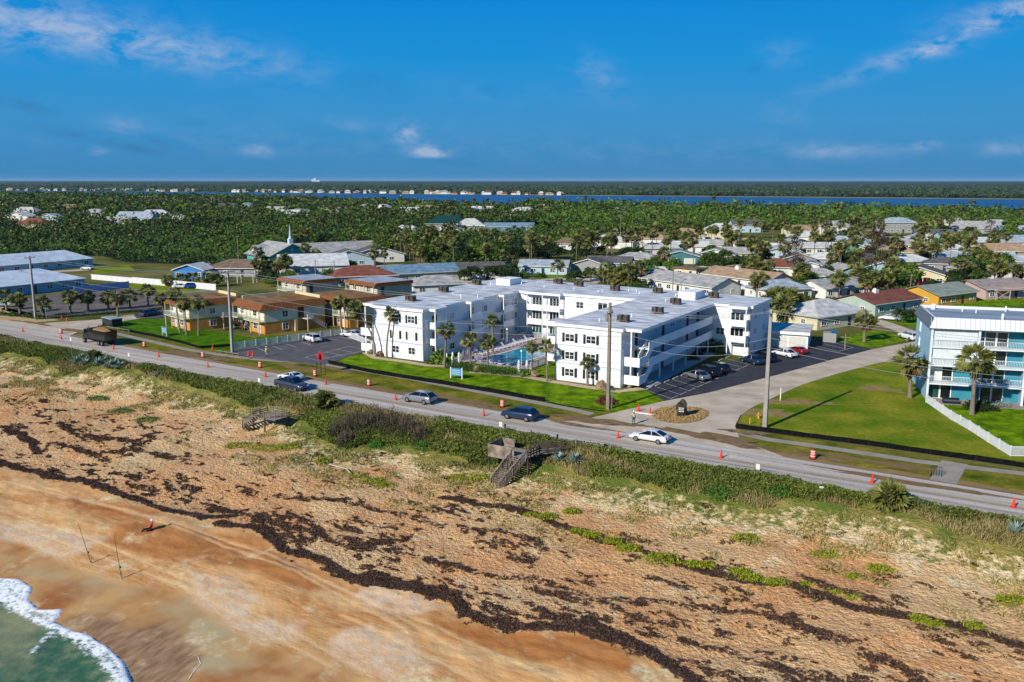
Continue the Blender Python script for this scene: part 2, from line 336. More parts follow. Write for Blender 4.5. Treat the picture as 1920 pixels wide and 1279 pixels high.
def sand_z(u, w):
    d = road_w(u) - w
    z = land(u, w).astype(float)
    k = np.clip((d - 1.5) / 4, 0, 1) * np.clip((46 - d) / 6, 0, 1)
    z = z + k * ((fbm(u * .11, w * .13, 3) - .5) * .9 + (fbm(u * .5, w * .6, 5) - .5) * .28 + (fbm(u * 1.7, w * 1.7, 6, 3) - .5) * .12)
    return z
def wrack_density(u, w):
    j = (fbm(u * .35, w * .35, 24, 3) - .5) * 3.0; a = 0
    for pl, wd, am in ([(p, .82, .95) for p in WR_MAIN] + [(p, .8, .9) for p in WR_UP] + [(p, .9, .60) for p in WR_MID]):
        dd = pdist(u, w + j * .4, pl); a = np.maximum(a, am * np.clip(1.3 - dd / wd, 0, 1))
    d = road_w(u) - w
    lower = np.interp(u, [p[0] for p in WR_MAIN[0] + WR_MAIN[1]], [p[1] for p in WR_MAIN[0] + WR_MAIN[1]])
    h = w - lower; field = np.clip(h / 1.0, 0, 1) * np.clip((d - 13.0) / 3, 0, 1) * (.55 + .45 * np.clip(1 - h / 9, 0, 1))
    return np.clip(np.maximum(a, field * .36), 0, 1)      # loose weed lies between the lines
def wrack_here(u, w, dens):
    n1 = fbm(u * .30 + w * .10, w * .62, 60, 3, .6); n2 = fbm(u * 1.1 + w * .4, w * 2.0, 64, 4, .65)
    low_ = np.interp(u, [p[0] for p in WR_MAIN[0] + WR_MAIN[1]], [p[1] for p in WR_MAIN[0] + WR_MAIN[1]])
    return -.6 * np.clip((low_ - 1.2 - w) / 1.0, 0, 1) + dens * .80 + (n1 - .5) * 1.25 + (n2 - .5) * 1.6
Zg = sand_z(Ug, Wg)
wr = wrack_density(Ug, Wg)
Zg = Zg + np.clip(wr - .4, 0, 1) * .22 * (fbm(Ug * 1.9, Wg * 1.9, 40, 3))
def soft(polys, u, w, s, seed):
    j = (fbm(u * .3, w * .3, seed) - .5) * 3; a = np.zeros(u.shape)
    for p in polys:
        ins = inpoly(u + j, w + j * .6, p); dd = pdist(u + j, w + j * .6, p + [p[0]]); a = np.maximum(a, np.where(ins, .5 + .5 * np.clip(dd / s, 0, 1), .5 - .5 * np.clip(dd / s, 0, 1)))
    return a
wfi = inpoly(Ug, Wg, WET_FRONT + [(-20, 0), (-200, 0), (-200, 40)]); wfd = pdist(Ug, Wg, WET_FRONT)
wet = np.where(wfi, .5 + .5 * np.clip(wfd / .5, 0, 1), .5 - .5 * np.clip(wfd / .5, 0, 1))
low = np.interp(Ug, [p[0] for p in WR_MAIN[0] + WR_MAIN[1]], [p[1] for p in WR_MAIN[0] + WR_MAIN[1]])
smooth_zone = np.clip((low - Wg) / .8, 0, 1)                      # washed smooth below the lowest wrack line
dk = soft(DARK_WET, Ug, Wg, 1.6, 50); pl_ = soft(PALE_WET, Ug, Wg, 1.2, 54)
film = soft([FILM], Ug, Wg, 1.6, 58)
vin = inpoly(Ug, Wg, VEG_POLY); vd = pdist(Ug, Wg, VEG_LO)
veg = np.where(vin, np.clip(.6 + vd / 1.2, 0, 1), np.clip(.6 - vd / 13.0, 0, .6))
tr = np.zeros(Ug.shape)
for t in TRACKS: tr = np.maximum(tr, np.clip(1.3 - np.abs(pdist(Ug, Wg, t)) / .2, 0, 1))
Zg = Zg - tr * .02
A1 = np.stack([wr, wet, veg, smooth_zone], -1); A2 = np.stack([dk, pl_, film, tr], -1)
PG = np.stack([Ug * U.x + Wg * W.x, Ug * U.y + Wg * W.y, Zg], -1)

def sandmat():
    m = bpy.data.materials.new('beach_sand'); m.use_nodes = True; t = m.node_tree; n = t.nodes.new; l = t.links.new; b = t.nodes['Principled BSDF']
    def att(nm):
        a = n('ShaderNodeAttribute'); a.attribute_name = nm; s = n('ShaderNodeSeparateColor'); l(a.outputs['Color'], s.inputs[0]); return [s.outputs[0], s.outputs[1], s.outputs[2], a.outputs['Alpha']]
    wr, wet, veg, smo = att('a1'); dk, pl, film, trk = att('a2')
    co = n('ShaderNodeTexCoord').outputs['Object']
    mp = n('ShaderNodeMapping'); mp.inputs['Rotation'].default_value = (0, 0, -AN); l(co, mp.inputs[0]); loc = mp.outputs[0]
    def noise(s, d=5, v=None, rough=.55, st=None):
        v = v or loc
        if st: q = n('ShaderNodeMapping'); q.inputs['Scale'].default_value = st; l(v, q.inputs[0]); v = q.outputs[0]
        x = n('ShaderNodeTexNoise'); x.inputs['Scale'].default_value = s; x.inputs['Detail'].default_value = d; x.inputs['Roughness'].default_value = rough; l(v, x.inputs['Vector']); return x.outputs[0]
    def mr(x, a, b_, c=0.0, d=1.0):
        q = n('ShaderNodeMapRange'); q.inputs[1].default_value = a; q.inputs[2].default_value = b_; q.inputs[3].default_value = c; q.inputs[4].default_value = d; l(x, q.inputs[0]); return q.outputs[0]
    def mth(op, a, b_=None):
        q = n('ShaderNodeMath'); q.operation = op
        for i, v in enumerate((a, b_)):
            if v is None: continue
            if isinstance(v, (int, float)): q.inputs[i].default_value = v
            else: l(v, q.inputs[i])
        return q.outputs[0]
    def mix(f, a, b_):
        q = n('ShaderNodeMixRGB')
        if isinstance(f, (int, float)): q.inputs[0].default_value = f
        else: l(f, q.inputs[0])
        for i, v in ((1, a), (2, b_)):
            if isinstance(v, str): q.inputs[i].default_value = lin(v) + (1,)
            else: l(v, q.inputs[i])
        return q.outputs[0]
    big = mr(noise(.09, 4), .38, .62); med = mr(noise(.7, 6), .35, .65); fine = noise(6, 4)
    c = mix(big, '#cf8a4a', '#d4ae76')                       # dry shelly sand: orange to straw
    c = mix(mth('MULTIPLY', med, .3), c, '#c0894f')
    c = mix(mr(fine, .42, .66, 0, .65), c, '#e9cc9b')
    # darker brown speckle, footprint sized
    sp = mr(noise(3.0, 3), .47, .58, 0, .38); c = mix(sp, c, '#a67850')
    # washed sand
    s1 = mix(mr(noise(.35, 6, st=(.35, 1.6, 1)), .36, .64), '#b47a3e', '#d2a66c'); s1 = mix(mr(noise(2.2, 5, st=(.3, 2.2, 1)), .45, .7, 0, .5), s1, '#d8b887')
    c = mix(smo, c, s1)
    dkc = mix(mr(noise(.5, 5, st=(.4, 1.8, 1)), .35, .65), '#9c5f2a', '#b57b41'); c = mix(mr(dk, .32, .72, 0, .95), c, dkc)
    plc = mix(mr(noise(.8, 6), .4, .65), '#d6c6ae', '#d2ac7e'); c = mix(mr(pl, .3, .75, 0, .6), c, plc)
    wc = mix(mr(noise(.22, 5), .36, .6), '#9a5f24', '#c09458'); wc = mix(mr(noise(.12, 3, st=(1, 1.5, 1)), .45, .66), wc, '#ab9a70'); c = mix(mth('MULTIPLY', wet, .92), c, wc)
    fc = mix(mr(noise(1.2, 6, st=(1.6, .5, 1)), .38, .68), '#7a5636', '#a48863'); c = mix(mr(film, .3, .7, 0, .85), c, fc)
    c = mix(mth('MULTIPLY', trk, .6), c, '#e2bf8a')
    # leaf litter and dry grass over the dune
    g = mr(mth('ADD', noise(1.1, 8, rough=.68), mth('MULTIPLY', mth('SUBTRACT', veg, .44), .62)), .47, .58)
    gc = mix(mr(noise(.25, 3), .42, .6), '#5d6a22', '#8d8140'); pale = mix(mr(noise(2.5, 5), .4, .6), '#e0d0a8', '#bfa46c')
    c = mix(mr(mth('ADD', noise(.35, 6), mth('MULTIPLY', veg, .5)), .56, .74, 0, .85), c, pale); c = mix(mth('MULTIPLY', g, mr(veg, .08, .4)), c, gc)
    # thin weed crumbs between the heaps
    wf = mr(mth('ADD', noise(2.6, 7, rough=.7), mth('MULTIPLY', wr, .55)), .76, .85); wcol = mix(mr(noise(9, 3), .4, .6), '#2a1c1a', '#57402f')
    c = mix(mth('MULTIPLY', wf, mr(wr, .15, .6)), c, wcol)
    l(c, b.inputs['Base Color'])
    rg = mix(mth('MAXIMUM', mth('MULTIPLY', wet, .62), mr(film, .45, .6)), '#e8e8e8', '#a8a8a8'); l(rg, b.inputs['Roughness'])
    b.inputs['Specular IOR Level'].default_value = .25
    rough_k = mth('SUBTRACT', 1.0, mth('MULTIPLY', smo, .8)); rough_k = mth('MULTIPLY', rough_k, mth('SUBTRACT', 1.0, mth('MULTIPLY', wet, .8)))
    hgt = mth('ADD', mth('MULTIPLY', noise(2.6, 4), .8), mth('MULTIPLY', noise(7, 3), .3))
    bu = n('ShaderNodeBump'); bu.inputs['Distance'].default_value = .5; l(mth('MULTIPLY', rough_k, 1.0), bu.inputs['Strength']); l(hgt, bu.inputs['Height']); l(bu.outputs[0], b.inputs['Normal'])
    return m
npmesh('beach', PG.reshape(-1, 3), gridfaces(*Ug.shape), sandmat(), True, {'a1': A1.reshape(-1, 4), 'a2': A2.reshape(-1, 4)}, kind='structure')

# seaweed: heaps of short dark strands, real chips of geometry lying on the sand
rg = np.random.RandomState(11)
uu = rg.uniform(-175, 10, 2200000); dd = rg.uniform(6, 40, 2200000); ww = road_w(uu) - dd
dens = wrack_density(uu, ww)
keep = (wrack_here(uu, ww, dens) > .485) & (rg.rand(len(uu)) < .8)
uu, ww, dens = uu[keep], ww[keep], dens[keep]
P0 = np.stack([uu * U.x + ww * W.x, uu * U.y + ww * W.y, sand_z(uu, ww) + .02 + rg.rand(len(uu)) * .07 * dens], -1)
V, Fc = tris(P0, rg.uniform(.08, .24, len(P0)), rg, flat=.45)
npmesh('seaweed_wrack', V, Fc, M('seaweed', '#261a1a', .9, .4, 2, col2='#624938', island=.85), label='dark brown seaweed washed up in long lines across the sand', cat='seaweed', kind='stuff')

# ---- sea: green water, foam and the breaking edge
sx = np.arange(-150, -38, .22); sy = np.arange(0, 44, .22)
Us, Ws = np.meshgrid(sx, sy, indexing='ij')
SE = SEA_EDGE; SPOLY = SE + [(-20, -10), (-260, -10), (-260, SE[0][1] + 4)]
dS = pdist(Us, Ws, SE); inS = inpoly(Us, Ws, SPOLY) | (dS < .12)
fine1 = fbm(Us * .9, Ws * 1.1, 70, 5, .6)
FOAM2 = bpoly((75, 1142), (110, 1180), (80, 1205), (60, 1230)); FOAM3 = bpoly((-40, 1110), (10, 1125), (60, 1160), (100, 1175), (150, 1200), (200, 1240), (230, 1290))
foam = np.clip(1.15 - dS / 1.7, 0, 1); FZ = bpoly((-60, 1072), (40, 1083), (63, 1102), (57, 1132), (70, 1150), (30, 1135), (-60, 1118)); foam = np.maximum(foam, inpoly(Us, Ws, FZ) * .85); foam = np.maximum(foam, np.clip(1.0 - pdist(Us, Ws, FOAM3) / 1.6, 0, 1) * .9); foam = np.maximum(foam, np.clip(1.0 - pdist(Us, Ws, FOAM2) / .9, 0, 1) * .8)
foam = np.clip(foam, 0, 1)
Zs = np.maximum(-5.02, sand_z(Us, Ws) + .05) + .06 * (fbm(Us * .4, Ws * .5, 75, 4) - .5) + foam * .16 * fine1 - .25 * np.clip(.3 - dS, 0, .3) / .3
def seamat():
    m = bpy.data.materials.new('sea_water'); m.use_nodes = True; t = m.node_tree; n = t.nodes.new; l = t.links.new; b = t.nodes['Principled BSDF']
    a = n('ShaderNodeAttribute'); a.attribute_name = 'a1'; s = n('ShaderNodeSeparateColor'); l(a.outputs['Color'], s.inputs[0])
    co = n('ShaderNodeTexCoord').outputs['Object']
    def noise(sc_, d, r=.6):
        x = n('ShaderNodeTexNoise'); x.inputs['Scale'].default_value = sc_; x.inputs['Detail'].default_value = d; x.inputs['Roughness'].default_value = r; l(co, x.inputs['Vector']); return x.outputs[0]
    def mr(x, a_, b_, c=0.0, d=1.0):
        q = n('ShaderNodeMapRange'); q.inputs[1].default_value = a_; q.inputs[2].default_value = b_; q.inputs[3].default_value = c; q.inputs[4].default_value = d; l(x, q.inputs[0]); return q.outputs[0]
    def mix(f, a_, b_):
        q = n('ShaderNodeMixRGB'); l(f, q.inputs[0])
        for i, v in ((1, a_), (2, b_)):
            if isinstance(v, str): q.inputs[i].default_value = lin(v) + (1,)
            else: l(v, q.inputs[i])
        return q.outputs[0]
    c = mix(mr(noise(.16, 3), .4, .6), '#3d6240', '#86865a'); c = mix(mr(noise(.8, 6), .45, .7, 0, .5), c, '#9c9a6c')
    ad = n('ShaderNodeMath'); ad.operation = 'ADD'; mu = n('ShaderNodeMath'); mu.operation = 'MULTIPLY'; l(s.outputs[0], mu.inputs[0]); mu.inputs[1].default_value = .55
    l(mu.outputs[0], ad.inputs[0]); l(noise(2.1, 8, .7), ad.inputs[1])
    fm = mr(ad.outputs[0], .80, .98); c = mix(fm, c, '#eef0ee'); l(c, b.inputs['Base Color'])
    l(mr(fm, 0, 1, .3, .85), b.inputs['Roughness']); b.inputs['Specular IOR Level'].default_value = .2
    bu = n('ShaderNodeBump'); bu.inputs['Strength'].default_value = .6; bu.inputs['Distance'].default_value = .12; l(ad.outputs[0], bu.inputs['Height']); l(bu.outputs[0], b.inputs['Normal'])
    return m
fcs = gridfaces(*Us.shape); keepf = inS.reshape(-1)[fcs].all(1); fcs = fcs[keepf]
PS = np.stack([Us * U.x + Ws * W.x, Us * U.y + Ws * W.y, Zs], -1).reshape(-1, 3)
A = np.stack([foam, dS, dS, dS], -1).reshape(-1, 4); used = np.unique(fcs); remap = np.zeros(len(PS), int); remap[used] = np.arange(len(used))
seam = seamat()
npmesh('sea_water', PS[used], remap[fcs], seam, True, {'a1': A[used]}, kind='structure')
# open sea further out, beyond the finely modelled edge
struct(MB().poly([uv2(-4000, 44, -5.2), uv2(-150, 44, -5.2), uv2(-150, .1, -5.2), uv2(-38, .1, -5.2), uv2(-38, -12, -5.2), uv2(4000, -12, -5.2), uv2(4000, -6000, -5.2), uv2(-4000, -6000, -5.2)], -5.2).build('open_sea', M('open_sea', '#2c5a3c', .3, .2, .1, bump=.4, bscale=1.2)))
# thin foam lines left by the last swash
mb = MB()
for ln in (bpoly((372, 1232), (376, 1245), (362, 1262), (350, 1279)),):
    pts = []
    for i in range(len(ln) - 1):
        for k in range(8): f = k / 8; pts.append((ln[i][0] * (1 - f) + ln[i + 1][0] * f + rnd.uniform(-.05, .05), ln[i][1] * (1 - f) + ln[i + 1][1] * f + rnd.uniform(-.05, .05)))
    P3 = [uv2(u, w, float(sand_z(np.array([u]), np.array([w]))[0]) + .05) for u, w in pts]
    for a, b in zip(P3[:-1], P3[1:]): mb.bar(a, b, rnd.uniform(.015, .05), .01)
tag(mb.build('swash_foam', M('foam_white', '#e9e6e0', .9, .1, 5)), kind='stuff', label='thin white foam lines left on the wet sand', cat='foam')

# ---- coast road, verges, walks, side street, lots
def roadline(off, u0=-300, u1=90, n=90): return [uv2(u, float(road_w(u)) + off) for u in np.linspace(u0, u1, n)]
def band(name, o0, o1, z, mat, u0=-300, u1=90, jag=0, n=90):
    a = roadline(o0, u0, u1, n); b = roadline(o1, u0, u1, n)
    if jag: b = [p + W * rnd.uniform(-jag, jag) for p in b]
    vs = [(p.x, p.y, z) for p in a] + [(p.x, p.y, z) for p in b]
    return struct(MB().add(vs, [(i, i + 1, n + i + 1, n + i) for i in range(n - 1)]).build(name, mat))
asphalt = M('road_asphalt', '#8b8378', .9, .1, .25, col2='#a39a8d', bump=.15, bscale=12, detail=9, stretch=(1, 1, 1))
def roadmat():                                                   # tyre-worn asphalt, streaks run along the road
    m = bpy.data.materials.new('worn_asphalt'); m.use_nodes = True; t = m.node_tree; n = t.nodes.new; l = t.links.new; b = t.nodes['Principled BSDF']; b.inputs['Roughness'].default_value = .88
    mp = n('ShaderNodeMapping'); mp.inputs['Rotation'].default_value = (0, 0, -AN); l(n('ShaderNodeTexCoord').outputs['Object'], mp.inputs[0])
    m2 = n('ShaderNodeMapping'); m2.inputs['Scale'].default_value = (.02, 1.1, 1); l(mp.outputs[0], m2.inputs[0])
    a = n('ShaderNodeTexNoise'); a.inputs['Scale'].default_value = 1.0; a.inputs['Detail'].default_value = 6; l(m2.outputs[0], a.inputs['Vector'])
    c = n('ShaderNodeTexNoise'); c.inputs['Scale'].default_value = 4.0; c.inputs['Detail'].default_value = 6; l(mp.outputs[0], c.inputs['Vector'])
    r = n('ShaderNodeValToRGB'); e = r.color_ramp.elements; e[0].position = .3; e[0].color = lin('#a39788') + (1,); e[1].position = .66; e[1].color = lin('#d8ccbc') + (1,); l(a.outputs[0], r.inputs[0])
    x = n('ShaderNodeMixRGB'); x.blend_type = 'MULTIPLY'; x.inputs[0].default_value = .45; l(r.outputs[0], x.inputs[1]); l(c.outputs[0], x.inputs[2]); 
    y = n('ShaderNodeMixRGB'); y.blend_type = 'ADD'; y.inputs[0].default_value = .0; l(x.outputs[0], y.inputs[1]); l(y.outputs[0], b.inputs['Base Color'])
    return m
band('coast_road', 0, 7.7, .10, roadmat())
band('road_shoulder', 7.4, 9.2, .06, M('sandy_shoulder', '#a9834f', .95, .25, .8, col2='#7d6b45', bump=.4, bscale=8), jag=.5, n=200)
band('verge_grass', 7.9, 16.5, .045, M('verge_grass', '#4a6408', .95, .3, .30, col2='#8a7c2c', bump=.7, bscale=9, detail=9, k_lawn=True), u0=-150, u1=90)
white = M('road_paint_white', '#b9b6ad', .85, .25, 3); yellow = M('road_paint_yellow', '#b58a2c', .85, .25, 3, col2='#9b8345')
for nm, off, wd, mt in (('edge_line', .35, .14, white), ('edge_line', 7.15, .14, white), ('centre_line', 3.65, .11, yellow), ('centre_line', 3.92, .11, yellow)):
    mb = MB(); ribbon(mb, roadline(off), wd, .106); struct(mb.build(nm, mt))
concrete = M('walk_concrete', '#938a7c', .9, .15, .5, bump=.2, bscale=6)
street_m = M('street_concrete', '#b09f88', .92, .12, .3, col2='#c6b69d', bump=.15, bscale=7, detail=9)
def walk(name, pts, w=1.5, z=.075, m=concrete): mb = MB(); ribbon(mb, pts, w, z); return struct(mb.build(name, m))
walk('sidewalk', pix((200, 622), (350, 656), (420, 667), (468, 673)))
walk('sidewalk', pix((470, 674), (600, 682), (700, 699), (780, 713), (960, 747), (1070, 768), (1110, 778)))
walk('sidewalk', pix((1385, 813), (1440, 825), (1560, 842), (1720, 866), (1820, 878), (1960, 894)))
walk('sidewalk', pix((1790, 868), (1768, 905)), 2.6, .079)
tarm = M('tar_seam', '#4a443f', .9, .3, 1.5)
for off, ph in ((1.95, .3), (3.3, 1.7), (5.7, 2.9)):
    mb = MB(); pts = [uv2(u, float(road_w(u)) + off + .16 * math.sin(u * .23 + ph) + .1 * math.sin(u * .71 + ph), 0) for u in np.linspace(-170, 40, 240)]
    for k in range(0, 236, 9):
        if rnd.random() < .72: ribbon(mb, pts[k:k + rnd.randint(4, 9)], rnd.uniform(.04, .1), .103)
    struct(mb.build('tar_seam', tarm))
# side street by the condo
sheet('side_street', pix((1020, 795), (1090, 789), (1180, 768), (1246, 753), (1330, 737), (1399, 719), (1460, 703), (1565, 674), (1635, 656), (1710, 642), (1790, 622), (1790, 648), (1720, 668), (1690, 675), (1640, 683), (1565, 703), (1502, 723), (1440, 751), (1412, 764), (1388, 780), (1378, 800), (1388, 826), (1470, 858), (1300, 838)), .088, street_m)
# side street at the far left, and the sand apron beside it
sheet('side_street', pix((-40, 597), (80, 607), (180, 600), (300, 583), (420, 572), (520, 560), (524, 566), (420, 580), (310, 592), (205, 606), (150, 622), (110, 640), (60, 630), (-40, 618)), .088, street_m)
sheet('sand_apron', pix((-60, 570), (0, 575), (60, 588), (112, 601), (60, 606), (-60, 596)), .07, M('apron_sand', '#b09668', .95, .15, .5, bump=.3))
park_m = M('parking_asphalt', '#2e2f33', .85, .2, .6, col2='#3d3d40', bump=.1, bscale=10)
park_worn = M('parking_asphalt_worn', '#514f50', .88, .15, .5, col2='#605d5b', bump=.1, bscale=10)
park_brown = M('parking_asphalt_faded', '#5e534b', .9, .2, .15, col2='#75695e', bump=.1, bscale=10)
sheet('parking_lot', pix((1205, 727), (1247, 752), (1330, 737), (1399, 719), (1460, 703), (1565, 674), (1633, 655), (1576, 642), (1545, 640), (1447, 638), (1400, 671), (1320, 690), (1240, 712)), .094, park_m)
sheet('parking_lot', pix((466, 671), (520, 677), (560, 681), (600, 684), (616, 683), (650, 671), (686, 660), (704, 655), (704, 640), (640, 629), (540, 641), (440, 655), (425, 662)), .094, park_worn)
sheet('parking_lot', pix((0, 580), (66, 556), (216, 537), (300, 553), (345, 560), (300, 577), (200, 586), (80, 597), (60, 598)), .07, park_brown)
sheet('driveway', pix((250, 590), (270, 586), (305, 582), (330, 588), (300, 597), (256, 598)), .095, park_worn)
# stall lines
mb = MB()
def seg(a, b, w=.11, z=.099): ribbon(mb, [a, b], w, z)
stall = [(-48.6, 119.3, -44.7, 116.9), (-48.39, 122.0, -43.98, 119.3), (-48.0, 125.0, -43.3, 122.3), (-47.6, 128.0, -42.6, 125.1), (-47.1, 131.0, -41.9, 128.1)]
k = (-.42 / 2.9, )
for i in range(11):
    t = i; a = (-48.5 + .28 * t, 119.2 + 2.93 * t); b = (a[0] + 4.9, a[1] - 2.75)
    if a[1] < 152: seg(uv2(*a), uv2(*b))
for i in range(10):
    a = (-43.8 + .28 * i, 116.6 + 2.93 * i); seg(uv2(*a), uv2(a[0] + .2, a[1] + 2.1), .12)
for a, b in (((1530, 650), (1572, 660)), ((1545, 646), (1588, 656)), ((1560, 643), (1600, 652)), ((1572, 660), (1600, 652))): seg(at(*a), at(*b), .13)
struct(mb.build('stall_lines', M('stall_paint', '#a9aaa8', .85, .15, 4)))
mb = MB()
for (a, b) in (((480, 652), (500, 661)), ((510, 649), (530, 657)), ((537, 646), (556, 652)), ((565, 642), (583, 648)), ((592, 638), (612, 643)), ((617, 636), (634, 639)), ((640, 633), (660, 637)),
               ((572, 671), (592, 676)), ((592, 666), (618, 672)), ((610, 661), (640, 667)), ((632, 656), (660, 661)), ((655, 651), (684, 656)), ((572, 671), (655, 650)), ((592, 677), (690, 657)), ((468, 669), (520, 676))): seg(at(*a), at(*b), .13)
struct(mb.build('stall_lines', M('stall_paint', '#a9aaa8')))
ORD = ['first', 'second', 'third', 'fourth', 'fifth', 'sixth', 'seventh', 'eighth', 'ninth', 'tenth', '11th', '12th', '13th', '14th', '15th', '16th', '17th', '18th', '19th', '20th']
for i in range(11):
    a = (-48.9 + .28 * i, 120.6 + 2.93 * i)
    if a[1] < 150: tag(MB().bar((0, -.95, .05), (.1, .95, .05), .16, .13).build('wheel_stop', M('stop_concrete', '#b5b3ad', .9), None, uv2(a[0], a[1], .1), AN), '%s pale wheel stop from the road in the black parking lot' % ORD[i], 'wheel stop', 'wheel stops in the black parking lot')
# lawns
lawn_m = M('lawn_green', '#3c6200', .95, .15, .5, col2='#7a9606', bump=.5, bscale=14, detail=9, k_lawn=True)
lawn_dry = M('lawn_patchy', '#4c7200', .95, .15, .14, col2='#8c8826', bump=.5, bscale=14, detail=9, k_lawn=True)
sheet('lawn', pix((616, 684), (640, 689), (700, 702), (850, 726), (1030, 755), (1100, 769), (1180, 777), (1246, 754), (1205, 730), (1168, 738), (1120, 733), (1040, 720), (960, 708), (900, 699), (830, 692), (760, 679), (700, 669), (686, 661), (650, 671)), .06, lawn_m)
sheet('lawn', pix((206, 607), (240, 594), (262, 598), (300, 598), (330, 606), (400, 622), (477, 634), (498, 630), (561, 629.5), (560, 637), (440, 656), (420, 659), (370, 653), (300, 634), (240, 620), (215, 613)), .06, M('lawn_deep', '#315a00', .95, .2, .5, col2='#557f06', bump=.5, bscale=14, k_lawn=True))
sheet('lawn', pix((1385, 803), (1384, 797), (1390, 780), (1412, 764), (1440, 751), (1502, 723), (1565, 703), (1640, 683), (1690, 676), (1750, 690), (1990, 760), (1990, 885), (1900, 871), (1640, 836), (1440, 811)), .06, lawn_dry)
sheet('lawn', pix((1750, 738), (1990, 755), (1990, 865), (1918, 857), (1893, 855), (1825, 805), (1740, 757)), .066, lawn_m)
sheet('lawn', pix((1560, 640), (1600, 628), (1640, 620), (1690, 630), (1698, 640), (1640, 652), (1600, 650)), .06, lawn_m)
sheet('lawn', pix((1645, 590), (1715, 585), (1725, 618), (1660, 602)), .06, lawn_m)
sheet('lawn', pix((1780, 568), (1850, 560), (1990, 562), (1990, 575), (1800, 576)), .06, lawn_m)
sheet('lawn', pix((1000, 516), (1060, 511), (1072, 519), (1010, 524)), .06, lawn_m)
sheet('lawn', pix((165, 502), (240, 497), (255, 508), (180, 514)), .06, lawn_dry)
sheet('lawn', pix((222, 540), (250, 530), (390, 545), (340, 556), (300, 550)), .06, lawn_dry)
sheet('lawn', pix((1360, 503), (1450, 494), (1460, 505), (1385, 512)), .06, lawn_m)
sheet('lawn', pix((1380, 480), (1450, 478), (1440, 492), (1240, 497), (1235, 490), (1300, 492)), .06, lawn_m)
sheet('lawn', pix((1455, 516), (1490, 512), (1492, 524), (1462, 526)), .06, lawn_m)
sheet('lawn', pix((1035, 425), (1075, 420), (1075, 430), (1040, 433)), .06, lawn_m)
# neighbourhood streets and drives
for pp, w in ((((860, 528), (1000, 527), (1100, 519), (1330, 500), (1450, 490)), 7), (((1100, 532), (1120, 519)), 6), (((1590, 588), (1650, 604), (1700, 622), (1720, 640)), 4), (((1335, 498), (1400, 492), (1480, 478), (1520, 470)), 7), (((950, 515), (1000, 507), (1040, 512), (1100, 522)), 3),
              (((700, 500), (860, 492), (960, 480)), 7), (((1440, 560), (1560, 545), (1700, 548)), 7), (((1560, 478), (1700, 480), (1920, 500)), 7), (((230, 500), (180, 505), (0, 516)), 6)):
    walk('street', pix(*pp), w, .05, street_m)
# bare sand patches on the verge and spilled soil at the junction: irregular patches with a shape of their own
def patch(name, px, py, rx, ry, mat, z, seed, rot=0.0, z_is=None):
    g = random.Random(seed); c = at(px, py); pts = []
    for i in range(34):
        a = 2 * math.pi * i / 34; k = 1 + .22 * math.sin(3 * a + seed) + .16 * math.sin(7 * a + 2 * seed) + g.uniform(-.1, .1)
        x, y = rx * k * math.cos(a), ry * k * math.sin(a); x, y = x * math.cos(rot) - y * math.sin(rot), x * math.sin(rot) + y * math.cos(rot); p = c + U * x + W * y; pts.append(p)
    return struct(MB().poly(pts, z).build(name, mat))
soil = M('spilled_soil', '#9c7a4b', .95, .3, .8, col2='#6b5636', bump=.4, bscale=8); soil_d = M('damp_soil', '#6a5238', .9, .3, .8, col2='#8e7350', bump=.3, bscale=8)
for i, (x, y, a, b, m, z, r) in enumerate([(1110, 789, 5, 1.3, soil, .118, .1), (1160, 796, 4, .9, soil_d, .12, .2), (1000, 780, 3, 1.6, soil, .07, 0), (940, 770, 4, .8, soil, .07, 0), (1340, 822, 6.5, 1.6, soil, .118, -.1), (1375, 832, 4, 1, soil_d, .124, -.15), (1400, 812, 3, .8, soil_d, .121, .2), (1090, 800, 5, .6, soil_d, .122, 0),
                                        (350, 665, 7, 1.6, soil, .075, 0), (400, 672, 5, 1.2, soil_d, .08, 0), (620, 690, 6, .9, soil, .07, -.1), (700, 728, 8, 1, soil, .07, -.1), (860, 750, 8, 1.2, soil, .07, -.1), (560, 690, 5, 1, soil, .07, 0), (150, 622, 7, 1.2, soil, .092, 0), (200, 640, 6, 1, soil, .07, 0), (60, 606, 8, .8, soil_d, .094, 0),
                                        (1500, 853, 6, .6, soil, .07, 0), (1650, 868, 8, .8, soil, .07, 0), (1700, 905, 9, .7, soil, .108, 0), (1850, 920, 9, .6, soil, .07, 0), (1650, 730, 3, 2, M('dead_turf', '#86713f', .95, .2, .8), .07, 0), (1480, 755, 6, 1.5, M('dead_turf', '#86713f'), .07, .5), (1430, 775, 4, 2, M('dead_turf', '#86713f'), .07, .5)]):
    patch('soil_patch', x, y, a, b, m, z, i, r)
